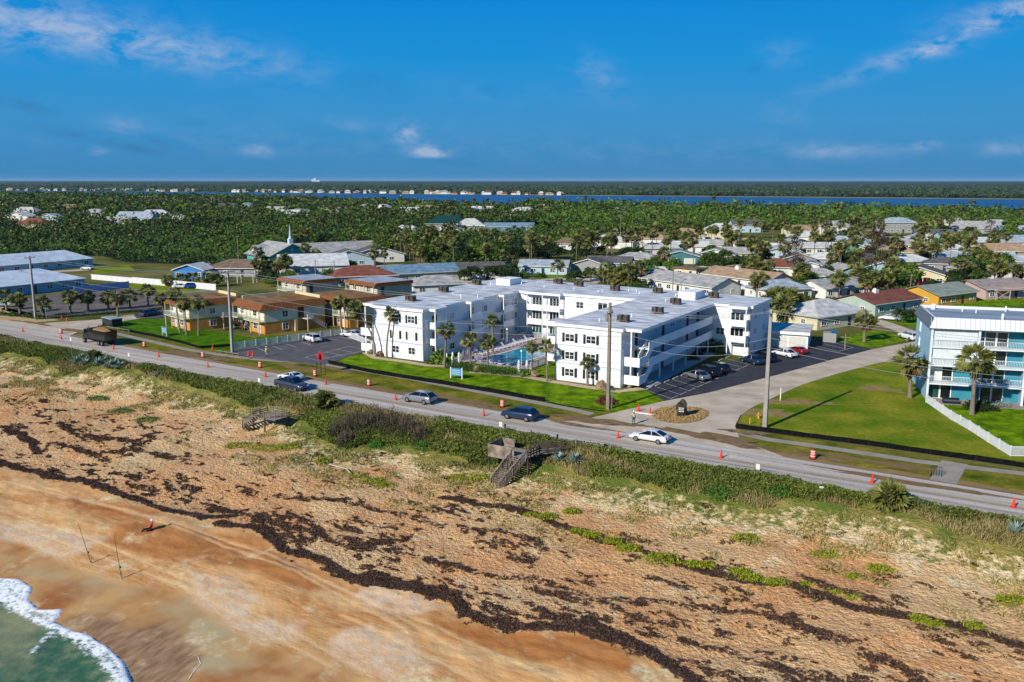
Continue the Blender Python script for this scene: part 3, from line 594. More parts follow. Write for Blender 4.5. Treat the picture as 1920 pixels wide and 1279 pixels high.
# ================================================================ BUILDINGS
white_wall = MS('white_siding', '#d6d9db', rough=.7, var=.05, scale=.4)
white_trim = M('white_trim', '#e3e4e4', .6, .05, 1)
roof_white = M('roof_membrane', '#9ba1a6', .9, .2, .55, col2='#dcdedd', detail=10, bump=.5, bscale=.8, stretch=(.5, 1.3, 1))
glass = M('window_glass', '#12181c', .12, .3, 1.0, spec=.7, objrand=.8, col2='#2d373b')
blind = M('window_blind', '#c9c8c0', .6, .1, 2)
green_glass = M('tinted_glass', '#1d4a45', .15, .3, .5, spec=.6)
black_sh = M('black_shutter', '#191c20', .6, .2, 6)
door_m = M('dark_door', '#22303c', .5, .2, 2); door_w = M('white_door', '#c5c8ca', .5, .1, 2); metal_grey = M('grey_metal', '#8b8f92', .45, .15, 3, metal=.3)
_wc = {}
def window(parent, x, y, z, rz=0.0, w=1.5, h=1.2, cols=2, gm=None, shut=False, rows=2):
    key = (round(w, 2), round(h, 2), cols, rows)
    if key not in _wc:
        f = MB(); t = .06
        for sx in (-1, 1): f.box(sx * w / 2 - t, sx * w / 2 + t, -.09, .0, -h / 2 - t, h / 2 + t)
        for sz in (-1, 1): f.box(-w / 2 + t, w / 2 - t, -.087, .0, sz * h / 2 - t, sz * h / 2 + t)
        for i in range(1, cols): f.box(-w / 2 + w * i / cols - .045, -w / 2 + w * i / cols + .045, -.075, 0, -h / 2 + t, h / 2 - t)
        for j in range(1, rows):
            for i in range(cols): f.box(-w / 2 + w * i / cols + .05, -w / 2 + w * (i + 1) / cols - .05, -.06, 0, -h / 2 + h * j / rows - .025, -h / 2 + h * j / rows + .025)
        g = MB().box(-w / 2 + .03, w / 2 - .03, -.035, -.004, -h / 2 + .03, h / 2 - .03)
        _wc[key] = (f.mesh('window', white_trim), {}, g)
    fm, gd, g = _wc[key]; gm = gm or glass
    if gm.name not in gd: gd[gm.name] = g.mesh('pane', gm)
    o = ob('window', fm, parent, (x, y, z), rz); ob('pane', gd[gm.name], o)
    if shut:
        if 'sh' not in _wc: 
            q = MB()
            q.box(-.2, .2, -.05, -.003, -.72, .72)
            for i in range(9): q.cbox(0, -.055, -.6 + i * .15, .32, .02, .06)
            _wc['sh'] = q.mesh('shutter', black_sh)
        c, s_ = math.cos(rz), math.sin(rz)
        for k in (-1, 1): e = k * (w / 2 + .32); ob('shutter', _wc['sh'], parent, (x + e * c, y + e * s_, z), rz)
    return o
def door(parent, x, y, z, rz=0.0, w=.95, h=2.05, m=None):
    key = ('d', w, h, (m or door_m).name)
    if key not in _wc: _wc[key] = MB().box(-w / 2, w / 2, -.06, -.003, 0, h).mesh('door', m or door_m)
    if 'hd' not in _wc: _wc['hd'] = MB().box(-.03, .03, -.12, -.061, -.08, .08).mesh('handle', metal_grey)
    o = ob('door', _wc[key], parent, (x, y, z), rz); ob('handle', _wc['hd'], o, (w * .38, 0, h * .48)); return o

# ---- the long white U-shaped apartment building round the pool
OX, OY = -77.0, 119.0
condo = thing('apartment_building', 'long white three-storey apartment building wrapped round a turquoise pool, flat pale roof', 'building', uv2(OX, OY), AN)
def cp(mb, name, mat, **k): return mb.build(name, mat, condo, (-OX, -OY, 0), **k)
wallp = [(-101.5, 119.5), (-90.2, 119.5), (-90.2, 151.4), (-64.1, 151.4), (-64.1, 119.0), (-52.7, 119.0), (-52.7, 153.2), (-43.2, 153.2), (-43.2, 165.3), (-75, 167.6), (-101.5, 169)]
cp(MB().prism(wallp, 0, 8.72), 'wall', white_wall)
roofp = [(-104.7, 120.5), (-101.9, 120.5), (-101.9, 119.1), (-90.0, 119.1), (-90.0, 120.8), (-88.6, 120.8), (-88.6, 124.5), (-89.9, 125.2), (-89.9, 131.9), (-88.6, 131.9), (-88.6, 136.5), (-89.9, 138.0), (-89.9, 143.3), (-88.6, 143.3), (-88.6, 147.5), (-89.9, 148.5), (-89.9, 151.2),
         (-87.6, 149.9), (-79.8, 149.9), (-79.8, 151.1), (-64.4, 151.1), (-64.4, 123.4), (-66.2, 123.4), (-66.2, 119.8), (-64.4, 119.8), (-64.4, 118.7), (-52.5, 118.7), (-52.5, 119.6), (-49.9, 119.6), (-49.9, 152.9), (-46.9, 152.9), (-46.9, 151.1), (-43.3, 151.1), (-43.3, 152.9), (-42.8, 152.9), (-42.8, 165.6), (-75, 168), (-104.7, 169.4)]
cp(MB().prism(roofp, 8.66, 9.1), 'fascia', white_trim); cp(MB().poly(roofp, 9.115), 'roof', roof_white)
mb = MB()
for z in (2.85, 5.72):
    mb.box(-101.55, -90.1, 119.44, 119.5, z, z + .12); mb.box(-90.2, -90.14, 119.5, 151.4, z, z + .1); mb.box(-64.15, -52.6, 118.94, 119.0, z, z + .12); mb.box(-64.16, -64.1, 119.0, 151.4, z, z + .1)
cp(mb, 'belt_course', M('belt_trim_grey', '#aeb4b8', .7, .05, 1))  # floor-line bands in one even light grey
for (x, y) in ((-101.45, 119.4), (-90.3, 119.4), (-64.0, 118.9), (-52.8, 118.9), (-43.3, 153.1)): cp(MB().box(x - .06, x + .06, y - .1, y, .1, 8.6), 'downpipe', M('pipe_grey', '#9aa0a4', .5, .1, 2))
def cw(u_, w_, z, rz=0, **k): return window(condo, u_ - OX, w_ - OY, z, rz, **k)
for zi, z in enumerate((1.6, 4.22, 7.15)):
    for u in (-96.4, -92.85): cw(u, 119.5, z, w=1.5, h=1.25, shut=zi > 0, gm=(blind if zi == 1 else glass), rows=1 if zi == 1 else 2)
for zi, z in enumerate((1.45, 4.15, 6.95)):
    for u in (-61.55, -57.9): cw(u, 119.0, z, w=1.6, h=1.2, shut=True)
    for w in (127.9, 138.9, 150.0): cw(-90.2, w, z, R(90), w=1.5, h=1.2)
    for w in (126.0, 136.0, 146.0): cw(-64.1, w, z, R(-90), w=1.5, h=1.2)
    cw(-76.2, 151.4, z + .1, w=1.6, h=1.25); cw(-71.3, 151.4, z + .1, w=2.0, h=1.6, rows=1); cw(-67.5, 151.4, z + .1, w=1.4, h=1.2)
    for w in (156.0, 161.75): cw(-43.2, w, z, R(90), w=1.1, h=1.1)
    cw(-48.65, 153.2, z, w=1.6, h=1.25, gm=blind if zi == 2 else glass)
    if zi: cw(-45.6, 153.2, z - .15, w=2.4, h=1.9, cols=3, rows=1, gm=glass)
for z in (4.0, 6.85):
    for w in (124.5, 133.5, 147.0): cw(-101.5, w, z, R(-90), w=1.4, h=1.2)
# balconies: each a slab with a solid white front, set into corners and bays
def balcony(u0, u1, w0, w1, z, sides, hp=1.0, gl=None):
    mb = MB().box(u0, u1, w0, w1, z - .18, z)
    if 'f' in sides: mb.box(u0, u1, w0 - .0, w0 + .1, z + .0, z + hp)
    if 'r' in sides: mb.box(u1 - .1, u1, w0 + .1, w1, z, z + hp)
    if 'l' in sides: mb.box(u0, u0 + .1, w0 + .1, w1, z, z + hp)
    return cp(mb, 'balcony', white_trim)
for z in (2.85, 5.7):
    balcony(-90.2, -88.75, 120.9, 124.4, z, 'fr'); balcony(-90.2, -88.75, 132.0, 136.4, z, 'r'); balcony(-90.2, -88.75, 143.4, 147.4, z, 'r')
    balcony(-66.1, -64.1, 119.9, 123.3, z, 'fl')
    balcony(-87.4, -84.0, 149.95, 151.4, z, 'f'); balcony(-83.6, -79.95, 149.95, 151.4, z, 'f')
    balcony(-46.8, -43.4, 151.2, 153.2, z, 'fr')
for u, w in ((-88.8, 121.0), (-88.8, 124.3), (-88.8, 132.1), (-88.8, 136.3), (-88.8, 143.5), (-88.8, 147.3), (-66.05, 120), (-66.05, 123.2), (-87.3, 150.0), (-83.8, 150.0), (-80.0, 150.0), (-46.75, 151.25), (-43.5, 151.25), (-43.5, 151.25 + 1.8)): cp(MB().box(u - .08, u + .08, w - .08, w + .08, 0, 8.66), 'balcony_post', white_trim)
for w in (128, 134, 139.8, 145.5, 151.2): cp(MB().box(-50.28, -50.08, w - .1, w + .1, 0, 2.6), 'gallery_post', white_trim)
for w in (123.0,): cp(MB().box(-104.5, -104.3, w, w + .2, 0, 8.66), 'gallery_post', white_trim)
for u in (-85.7, -81.8):
    for z, g in ((1.25, green_glass), (4.3, glass), (7.05, glass)): cw(u, 151.4, z, w=2.2, h=1.9 if z > 2 else 2.2, cols=3, rows=1, gm=g)
for w in (122.6, 134.2, 145.4):
    for z in (1.1, 3.95, 6.8): cw(-90.2, w, z, R(90), w=1.7, h=1.95, cols=2, rows=1)
# open galleries along the right wing and the hidden left side, with doors behind
for (ua, ub, wa, wb) in ((-52.7, -50.1, 123.2, 153.2), (-104.4, -101.5, 124.0, 150)):
    for z in (2.95, 5.65):
        mb = MB().box(ua, ub, wa, wb, z - .2, z)
        e = ub if ub > -60 else ua; s_ = -1 if ub > -60 else 1
        mb.box(min(e, e + s_ * .1), max(e, e + s_ * .1), wa, wb, z + .001, z + 1.12); cp(mb, 'gallery', white_trim)
for z in (.2, 2.96, 5.66):
    for w in (124.2, 135.45, 147.0, 152.3): door(condo, -52.7 - OX, w - OY, z, R(90))
    for w in (132.2, 139.0, 139.9, 142.6, 143.5, 150.9, 151.5 - 1.6): cw(-52.7, w, z + 1.25, R(90), w=.55, h=.55, cols=1, rows=1)
cp(MB().box(-52.7, -48.9, 121.5, 153.1, .02, .2), 'ground_walk', M('walk_grey', '#8d9296', .85, .1, .5))
# stair tower at the front of each gallery: landings with solid fronts and inclined parapets
def stair(ua, ub):
    for z in (.75, 3.55):
        mb = MB().box(ua, ub, 119.7, 122.0, z - .15, z); mb.box(ua, ub, 119.6, 119.72, z - .2, z + 1.2); mb.box(ub - .1, ub, 119.72, 122.0, z, z + 1.2); mb.box(ua, ua + .1, 119.72, 122.0, z, z + 1.2)
        cp(mb, 'stair_landing', white_trim)
        z2 = z + 2.15
        for e in (ub - .06, (ua + ub) / 2):
            q = MB().add([(e + dx, wy, zz) for dx in (-.05, .05) for wy, zz in ((122.0, z - .15), (122.0, z + 1.15), (125.3, z2 + 1.1), (125.3, z2 - .15))], [(0, 1, 2, 3), (7, 6, 5, 4), (0, 4, 5, 1), (1, 5, 6, 2), (2, 6, 7, 3), (3, 7, 4, 0)])
            cp(q, 'stair_parapet', white_trim)
        st_ = MB()
        for i in range(10): st_.box(ua + 1.15, ub - .12, 122.0 + i * .33, 122.33 + i * .33, z + i * .215 - .1, z + i * .215 + .02)
        cp(st_, 'stair_steps', M('stair_grey', '#6b7176', .8, .1, 2))
    cp(MB().box(ua + .9, ua + 1.1, 119.75, 119.95, 0, 8.66), 'stair_post', white_trim)
stair(-52.6, -50.1); stair(-104.5, -102.0)
# roof hatch boxes
for (u0, u1, w0, w1, h) in ((-99.0, -95.6, 157.0, 161.8, 1.3), (-57.6, -54.3, 155.2, 160.6, 1.4)): cp(MB().box(u0, u1, w0, w1, 9.11, 9.11 + h), 'stair_bulkhead', white_trim)
mb = MB()
for i in range(26):
    u, w = rnd.choice([(rnd.uniform(-100, -91), rnd.uniform(122, 165)), (rnd.uniform(-99, -55), rnd.uniform(153, 165)), (rnd.uniform(-63, -54), rnd.uniform(120, 165))]); mb.cyl(u, w, 9.11, 9.11 + rnd.uniform(.3, .6), .09, n=8)
cp(mb, 'vent_pipes', white_trim)
# roof air-conditioning clusters on rusty stands
ac_dark = M('ac_coil', '#232120', .6, .4, 3, col2='#544c44'); rust = M('rusty_stand', '#7d5a35', .85, .3, 3)
ACS = [(-98.6, 126.8, 'front left corner of the left wing roof'), (-101, 140.6, 'left wing roof, middle of its outer edge'), (-102.3, 154.4, 'left wing roof nearest the small white roof box'), (-88.4, 165, 'back roof, leftmost against the palms'), (-82.4, 163, 'back roof, second from left'),
       (-72.7, 160, 'back roof, standing alone at its middle'), (-64.1, 161.2, 'back roof, right of the middle one'), (-55.3, 125, 'right wing roof nearest the road'), (-53.9, 135.8, 'right wing roof, second from the road'), (-55.4, 148, 'right wing roof, third from the road'), (-52.4, 160, 'roof beside the big white roof box')]
for i, (u, w, d) in enumerate(ACS):
    t = thing('air_conditioner', 'dark air-conditioner cluster on rusty stand, ' + d, 'air conditioner', uv2(u, w, 9.12), AN, 'air conditioners on the white building')
    s_ = MB().box(-1.2, 1.2, -.7, .7, .28, .36)
    for a in (-1.1, 1.1):
        for b in (-.6, .6): s_.box(a - .05, a + .05, b - .05, b + .05, 0, .28)
    s_.build('stand', rust, t); t.scale = (.78, .78, .82)
    for k, (a, b) in enumerate(((-.62, -.3), (.62, -.3), (-.62, .42), (.62, .42))):
        if i in (4, 5) and k == 2: continue
        q = MB(); q.box(a - .5, a + .5, b - .32, b + .32, .37, 1.35)
        for j in range(6): q.box(a - .52, a + .52, b - .34, b - .33, .45 + j * .15, .5 + j * .15)
        c = q.build('condenser', ac_dark, t); MB().cyl(a, b, 1.351, 1.40, .27, n=10).build('fan_guard', metal_grey, c)

# ---- pale blue four-storey building at the right
b0 = at(1737, 751); bl = M('blue_stucco', '#8cb2c4', .8, .08, .5, bump=.2, bscale=12); teal = M('teal_wall', '#2f7f92', .8, .1, .6); bwhite = M('blue_bldg_white', '#cfd6da', .6, .05, 1)
bb = thing('apartment_building', 'pale blue four-storey building with teal balcony walls and white ribbed metal roof edge', 'building', b0, R(-16.5))
DEP = 13.5; BW = 6.05; NB = 5; LV = (0, 2.6, 5.25, 7.9, 10.55); WD = BW * NB
bb_w = MB().box(0.12, .12 + WD, 1.75, DEP, 0, 10.5); bb_w.build('wall', teal, bb)
MB().box(-.08, .117, .1, DEP + .1, 0, 10.9).build('side_wall', bl, bb)
for z in LV[1:]:
    MB().box(.12, WD, .02, 1.74, z - .2, z).build('balcony_slab', bwhite, bb)
for i in range(NB + 1):
    MB().box(i * BW - .14, i * BW + .14, -.08, .22, 0, 10.55).build('pillar', bwhite, bb)
    if i: MB().box(i * BW - .07, i * BW + .07, .221, 1.745, 0, 10.35).build('party_wall', bl, bb)
for lv in range(4):
    z = LV[lv]
    for i in range(NB):
        x = i * BW
        for j, gm in ((0, blind if lv < 2 and i == 0 else glass), (1, glass)):
            window(bb, x + 1.15 + j * 1.5 + (0.6 if i else 0), 1.74, z + 1.12, 0, 1.4, 2.1, cols=1, rows=1, gm=gm if (i + j + lv) % 3 else green_glass)
        if lv:
            q = MB().box(x + .16, x + BW - .16, .04, .1, z + .98, z + 1.05); q.box(x + .16, x + BW - .16, .04, .1, z + .08, z + .13)
            for k in range(30): q.box(x + .25 + k * .193, x + .285 + k * .193, .05, .09, z + .13, z + .98)
            q.build('railing', bwhite, bb)
        if lv >= 2 and i == 0:
            q = MB()
            for k in range(40): q.add([(x + .2 + k * .142, .30, z), (x + .271 + k * .142, .38, z), (x + .271 + k * .142, .38, z + 2.42), (x + .2 + k * .142, .30, z + 2.42)], [(0, 1, 2, 3)]); q.add([(x + .271 + k * .142, .38, z), (x + .342 + k * .142, .30, z), (x + .342 + k * .142, .30, z + 2.42), (x + .271 + k * .142, .38, z + 2.42)], [(0, 1, 2, 3)])
            q.build('storm_shutter', bwhite, bb)
ed = [(-.35, -.35), (WD, -.35), (WD, DEP + .35), (-.35, DEP + .35)]
f = MB(); zl, zh = 10.56, 12.0
f.add([(-.5, -.5, zl), (WD, -.5, zl), (WD, .15, zh), (.15, .15, zh), (.15, .15, zh), (-.5, -.5, zl)], [(0, 1, 2, 3)])
f.build('roof_edge', bwhite, bb)
f = MB()
for k in range(int(WD / .62)):
    x = -.3 + k * .62; f.add([(x, -.53, zl), (x + .07, -.53, zl), (x + .07, .10, zh), (x, .10, zh)], [(0, 1, 2, 3)])
f.build('roof_ribs', M('rib_grey', '#9ba4a9', .5, .1, 2), bb)
MB().add([(-.5, -.5, zl), (-.5, DEP + .5, zl), (.15, DEP - .1, zh), (.15, .15, zh)], [(0, 3, 2, 1)]).build('side_roof_edge', M('grey_mansard', '#5d666c', .7, .1, 2), bb)
MB().box(.15, WD, .15, DEP, 11.3, 11.62).build('roof', M('roof_blue_grey', '#77848f', .75, .2, .3, col2='#93a0ab', detail=8, stretch=(.5, 1.4, 1)), bb)
q = MB().box(.13, WD, .13, .33, 11.0, 12.02); q.box(.13, .33, .331, DEP - .2, 11.0, 12.02); q.box(.13, WD, DEP - .2, DEP, 11.0, 12.02); q.build('parapet', bwhite, bb)
for (x, y, s_) in ((1.8, 11.8, .9), (9.5, 3.6, .45), (5.6, 10.5, .3), (7.2, 9.2, .22), (11.8, 12.2, .3)): MB().cyl(x, y, 11.62, 12.2, s_ * .35, n=10).cyl(x, y, 12.2, 12.45, s_ * .5, s_ * .2, n=10).build('roof_vent', white_trim, bb)
for z in (9.2, 6.9): window(bb, -.08, 9.5, z, R(-90), .5, 1.3, cols=1, rows=1, gm=blind)
MB().box(.3, WD, -2.0, 1.74, .0, .08).build('patio', M('patio', '#8f877b', .9, .1, 1), bb)

# ---- tan and orange motel with brown mansard roofs
brn = M('brown_shingle', '#6a4022', .9, .3, 3, col2='#8c5830', bump=.4, bscale=20); tan_w = M('tan_stucco', '#d6ceb2', .85, .1, .6, bump=.2, bscale=15); org = M('orange_brick', '#c58740', .85, .15, .8, bump=.3, bscale=20)
cream = M('cream_parapet', '#c9bd93', .8, .1, 1); gravel = M('gravel_roof', '#7d5227', .95, .3, .5, col2='#8f6a3a'); greyroof = M('flat_roof_grey', '#8d939a', .8, .2, .4, col2='#a9aeb4')
def mansard(t, w, d, ze, zt, mat, sides='flrb', oh=.6, ins=.9, lab='mansard_roof'):
    lo = dict(l=-oh if 'l' in sides else 0, r=w + oh if 'r' in sides else w, f=-oh if 'f' in sides else 0, b=d + oh if 'b' in sides else d)
    hi = dict(l=ins if 'l' in sides else 0, r=w - ins if 'r' in sides else w, f=ins if 'f' in sides else 0, b=d - ins if 'b' in sides else d)
    a = [(lo['l'], lo['f']), (lo['r'], lo['f']), (lo['r'], lo['b']), (lo['l'], lo['b'])]; c = [(hi['l'], hi['f']), (hi['r'], hi['f']), (hi['r'], hi['b']), (hi['l'], hi['b'])]
    vs = [(x, y, ze) for x, y in a] + [(x, y, zt) for x, y in c] + [(x, y, ze - .25) for x, y in a]
    MB().add(vs, [(i, (i + 1) % 4, 4 + (i + 1) % 4, 4 + i) for i in range(4)] + [(8 + i, 8 + (i + 1) % 4, (i + 1) % 4, i) for i in range(4)] + [(8, 11, 10, 9)]).build(lab, mat, t)
    return hi
def motel(px, py, w, d, label, rz=-47, flat=False, zbase=None, ground=True, rail=True, stairs=None, top=gravel, hgt=5.0, sides='fl', parapet=True, loc=None, wall=None):
    t = thing('motel_building', label, 'building', loc or at(px, py), R(rz)); h1 = 2.55
    wl = wall or tan_w
    # local x runs along the left face (away to the left), mirrored: corner nearest the road at the origin
    MB().box(-w, 0, 0, d, h1, hgt).build('upper_wall', wl, t); MB().box(-w + .02, -.02, .02, d - .02, 0, h1 - .002).build('lower_wall', org if ground else wl, t)
    MB().box(-w - .03, .03, -.03, d + .03, h1 - .12, h1 + .14).build('band', cream, t)
    lo = dict(l=-w - .5, r=.6, f=-1.25, b=d + .4); hi = dict(l=-w + .3, r=-.1, f=-.1, b=d - .2)
    a = [(lo['l'], lo['f']), (lo['r'], lo['f']), (lo['r'], lo['b']), (lo['l'], lo['b'])]; c = [(hi['l'], hi['f']), (hi['r'], hi['f']), (hi['r'], hi['b']), (hi['l'], hi['b'])]
    ze, zt = hgt + .0, hgt + 1.3
    if flat: lo.update(r=.3, b=d + .3); hi.update(r=.28, b=d + .28, f=-.5); zt = hgt + .9
    a = [(lo['l'], lo['f']), (lo['r'], lo['f']), (lo['r'], lo['b']), (lo['l'], lo['b'])]; c = [(hi['l'], hi['f']), (hi['r'], hi['f']), (hi['r'], hi['b']), (hi['l'], hi['b'])]
    vs = [(x, y, ze) for x, y in a] + [(x, y, zt) for x, y in c]
    MB().add(vs, [(i, (i + 1) % 4, 4 + (i + 1) % 4, 4 + i) for i in range(4)] + [(3, 2, 1, 0)]).build('mansard_roof', brn, t)
    MB().poly(c, zt + .004).build('roof', top, t)
    if parapet: q = MB().box(-w + .8, -.7, d - .7, d - .4, zt, zt + .6); q.box(-w + .5, -w + .79, .9, d - .4, zt, zt + .6); q.build('parapet', cream, t)
    # balcony on the left face
    q = MB().box(-w, 0, -1.3, -.031, h1 - .1, h1 + .06); q.build('balcony', cream, t)
    q = MB(); q.box(-w, -.0, -1.32, -1.27, h1 + .95, h1 + 1.02)
    for k in range(int(w / .22)): q.box(-w + k * .22, -w + k * .22 + .05, -1.31, -1.28, h1 + .07, h1 + .95)
    q.box(-.05, 0, -1.27, -.05, h1 + .95, h1 + 1.02); q.build('railing', M('pale_teal_rail', '#a8c0b8', .6, .1, 2), t)
    for k in range(4): MB().box(-w + .3 + k * (w - .5) / 3, -w + .45 + k * (w - .5) / 3, -1.25, -1.1, 0, hgt).build('post', cream, t)
    for k in range(2):
        for z in (0, h1 + .1): door(t, -2.2 - k * (w / 2.1), 0, z, 0, m=door_w); window(t, -4.1 - k * (w / 2.1) if w > 9 else -4.0 - k * 3.2, 0, z + 1.35, 0, 1.6, 1.2)
    return t, h1
mt, h1 = motel(497.7, 627.6, 12, 14.0, 'two-storey orange brick motel block with brown roof nearest the car park fence')
for z in (1.3, 3.85): window(mt, 0, 4.6, z, R(90), 1.3, 1.3)
MB().box(.02, .2, 7.6, 8.9, 2.7, 4.9).build('door_recess', M('brown_door', '#5a3a26', .8, .1, 2), mt)
def motel_stair(t, y0, flip=False, x=0.0):
    w_ = M('stair_white', '#c4c1b6', .7, .1, 2); q = MB(); h = 2.6
    q.box(x + .1, x + 2.4, y0 - 1.2, y0 + .2, h - .12, h); q.box(x + 2.2, x + 2.36, y0 - 1.15, y0 - 1.0, 0, h + 1)
    for k in range(12): q.box(x + .9, x + 2.3, y0 + .25 + k * .27, y0 + .5 + k * .27, h - .25 - k * .2, h - .19 - k * .2)
    for e in (x + .9, x + 2.3):
        q.bar((e, y0 + .1, h + .9), (e, y0 + 3.4, .95), .06); q.bar((e, y0 + .1, h - .1), (e, y0 + 3.4, .05), .06, .22)
        for k in range(7): q.bar((e, y0 + .3 + k * .5, h - .2 - k * .38), (e, y0 + .3 + k * .5, h + .8 - k * .38), .04)
    for k in range(9): q.box(x + 2.36, x + 2.39, y0 - 1.1 + k * .15, y0 - 1.06 + k * .15, h, h + .9)
    q.build('outside_stair', w_, t)
motel_stair(mt, 9.6); MB().box(.05, .45, 6.6, 7.2, 0, 2.4).build('white_pier', cream, mt)
ma, _ = motel(357, 621, 10, 11.5, 'two-storey orange brick motel block behind four palms and a low stair')
for z in (1.3, 3.85): window(ma, 0, 5.0, z, R(90), 1.3, 1.3)
motel_stair(ma, 7.4)
mc, _ = motel(0, 0, 13, 9.5, 'rear motel block with long pale flat roof, left of the other rear block', loc=at(574, 531, 5.2).xy.to_3d(), top=greyroof, flat=True, parapet=False, wall=M('beige_wall', '#b5ab96', .85, .08, .6))
window(mc, 0, 6.5, 4.0, R(90), .9, .7, cols=1)
md, _ = motel(0, 0, 13, 10.5, 'rear motel block with pale flat roof directly behind the white building corner', loc=at(708, 536, 5.2).xy.to_3d(), top=greyroof, flat=True, parapet=False, wall=M('beige_wall', '#a89f8b'))
door(md, 0, 1.4, 2.7, R(90)); door(mc, 0, 1.4, 2.7, R(90))
me_, _ = motel(0, 0, 14, 9, 'low brown-roofed motel wing tucked between the rear blocks and the leaning palms', loc=at(655, 572, 5.0).xy.to_3d(), parapet=False)
# ================================================================ HOUSES
def shingle(nm, c, c2=None): return M('shingle_' + nm, c, .9, .22, .6, col2=c2, bump=.35, bscale=9, detail=9, stretch=(1, 1, 2.5))
RC = dict(metal=M('metal_roof', '#b9c6cd', .5, .08, .4, col2='#d3dce0', stretch=(1, 1, 1)), grey=shingle('grey', '#8b8b88', '#aeaca7'), lgrey=shingle('light_grey', '#a9aaa6', '#c9c8c2'), bgrey=shingle('blue_grey', '#8795a0', '#a9b4bb'), dgrey=shingle('dark_grey', '#4c4d4e', '#65625e'), tan=shingle('tan', '#977b5f', '#b09475'), brown=shingle('brown', '#6a5747', '#83705d'),
          red=shingle('red_brown', '#6f3d2e', '#85503c'), green=shingle('sage', '#7d887a', '#929b8a'), white=shingle('white', '#b9bbb8', '#cfcfca'), blue=shingle('slate_blue', '#5d7d90', '#7895a5'), rust=shingle('rust', '#6f3d2c', '#8a5340'), dgreen=M('canopy_green', '#0f3b36', .6, .2, 1), pink=shingle('rose_grey', '#8d8078', '#a39689'))
def wallm(nm, c): return M('wall_' + nm, c, .8, .07, .5, bump=.15, bscale=14)
WC = dict(white=wallm('white', '#cfcfc9'), cream=wallm('cream', '#c4bc9a'), yellow=wallm('yellow', '#bf9436'), sage=wallm('sage', '#9aa893'), blue=wallm('pale_blue', '#88aab8'), bright=wallm('bright_blue', '#2f77b5'), teal=wallm('teal', '#3d6e70'), turq=wallm('turquoise', '#3f9c93'), grey=wallm('grey', '#8d8f8c'), tan=wallm('tan', '#a68d6e'), pink=wallm('pink', '#b39a90'), lblue=wallm('light_blue', '#a5bcc6'), mint=wallm('mint', '#9aab9f'))
HOUSES = []
gar = M('garage_white', '#c3c1b8', .6, .05, 2, bump=.2, bscale=4)
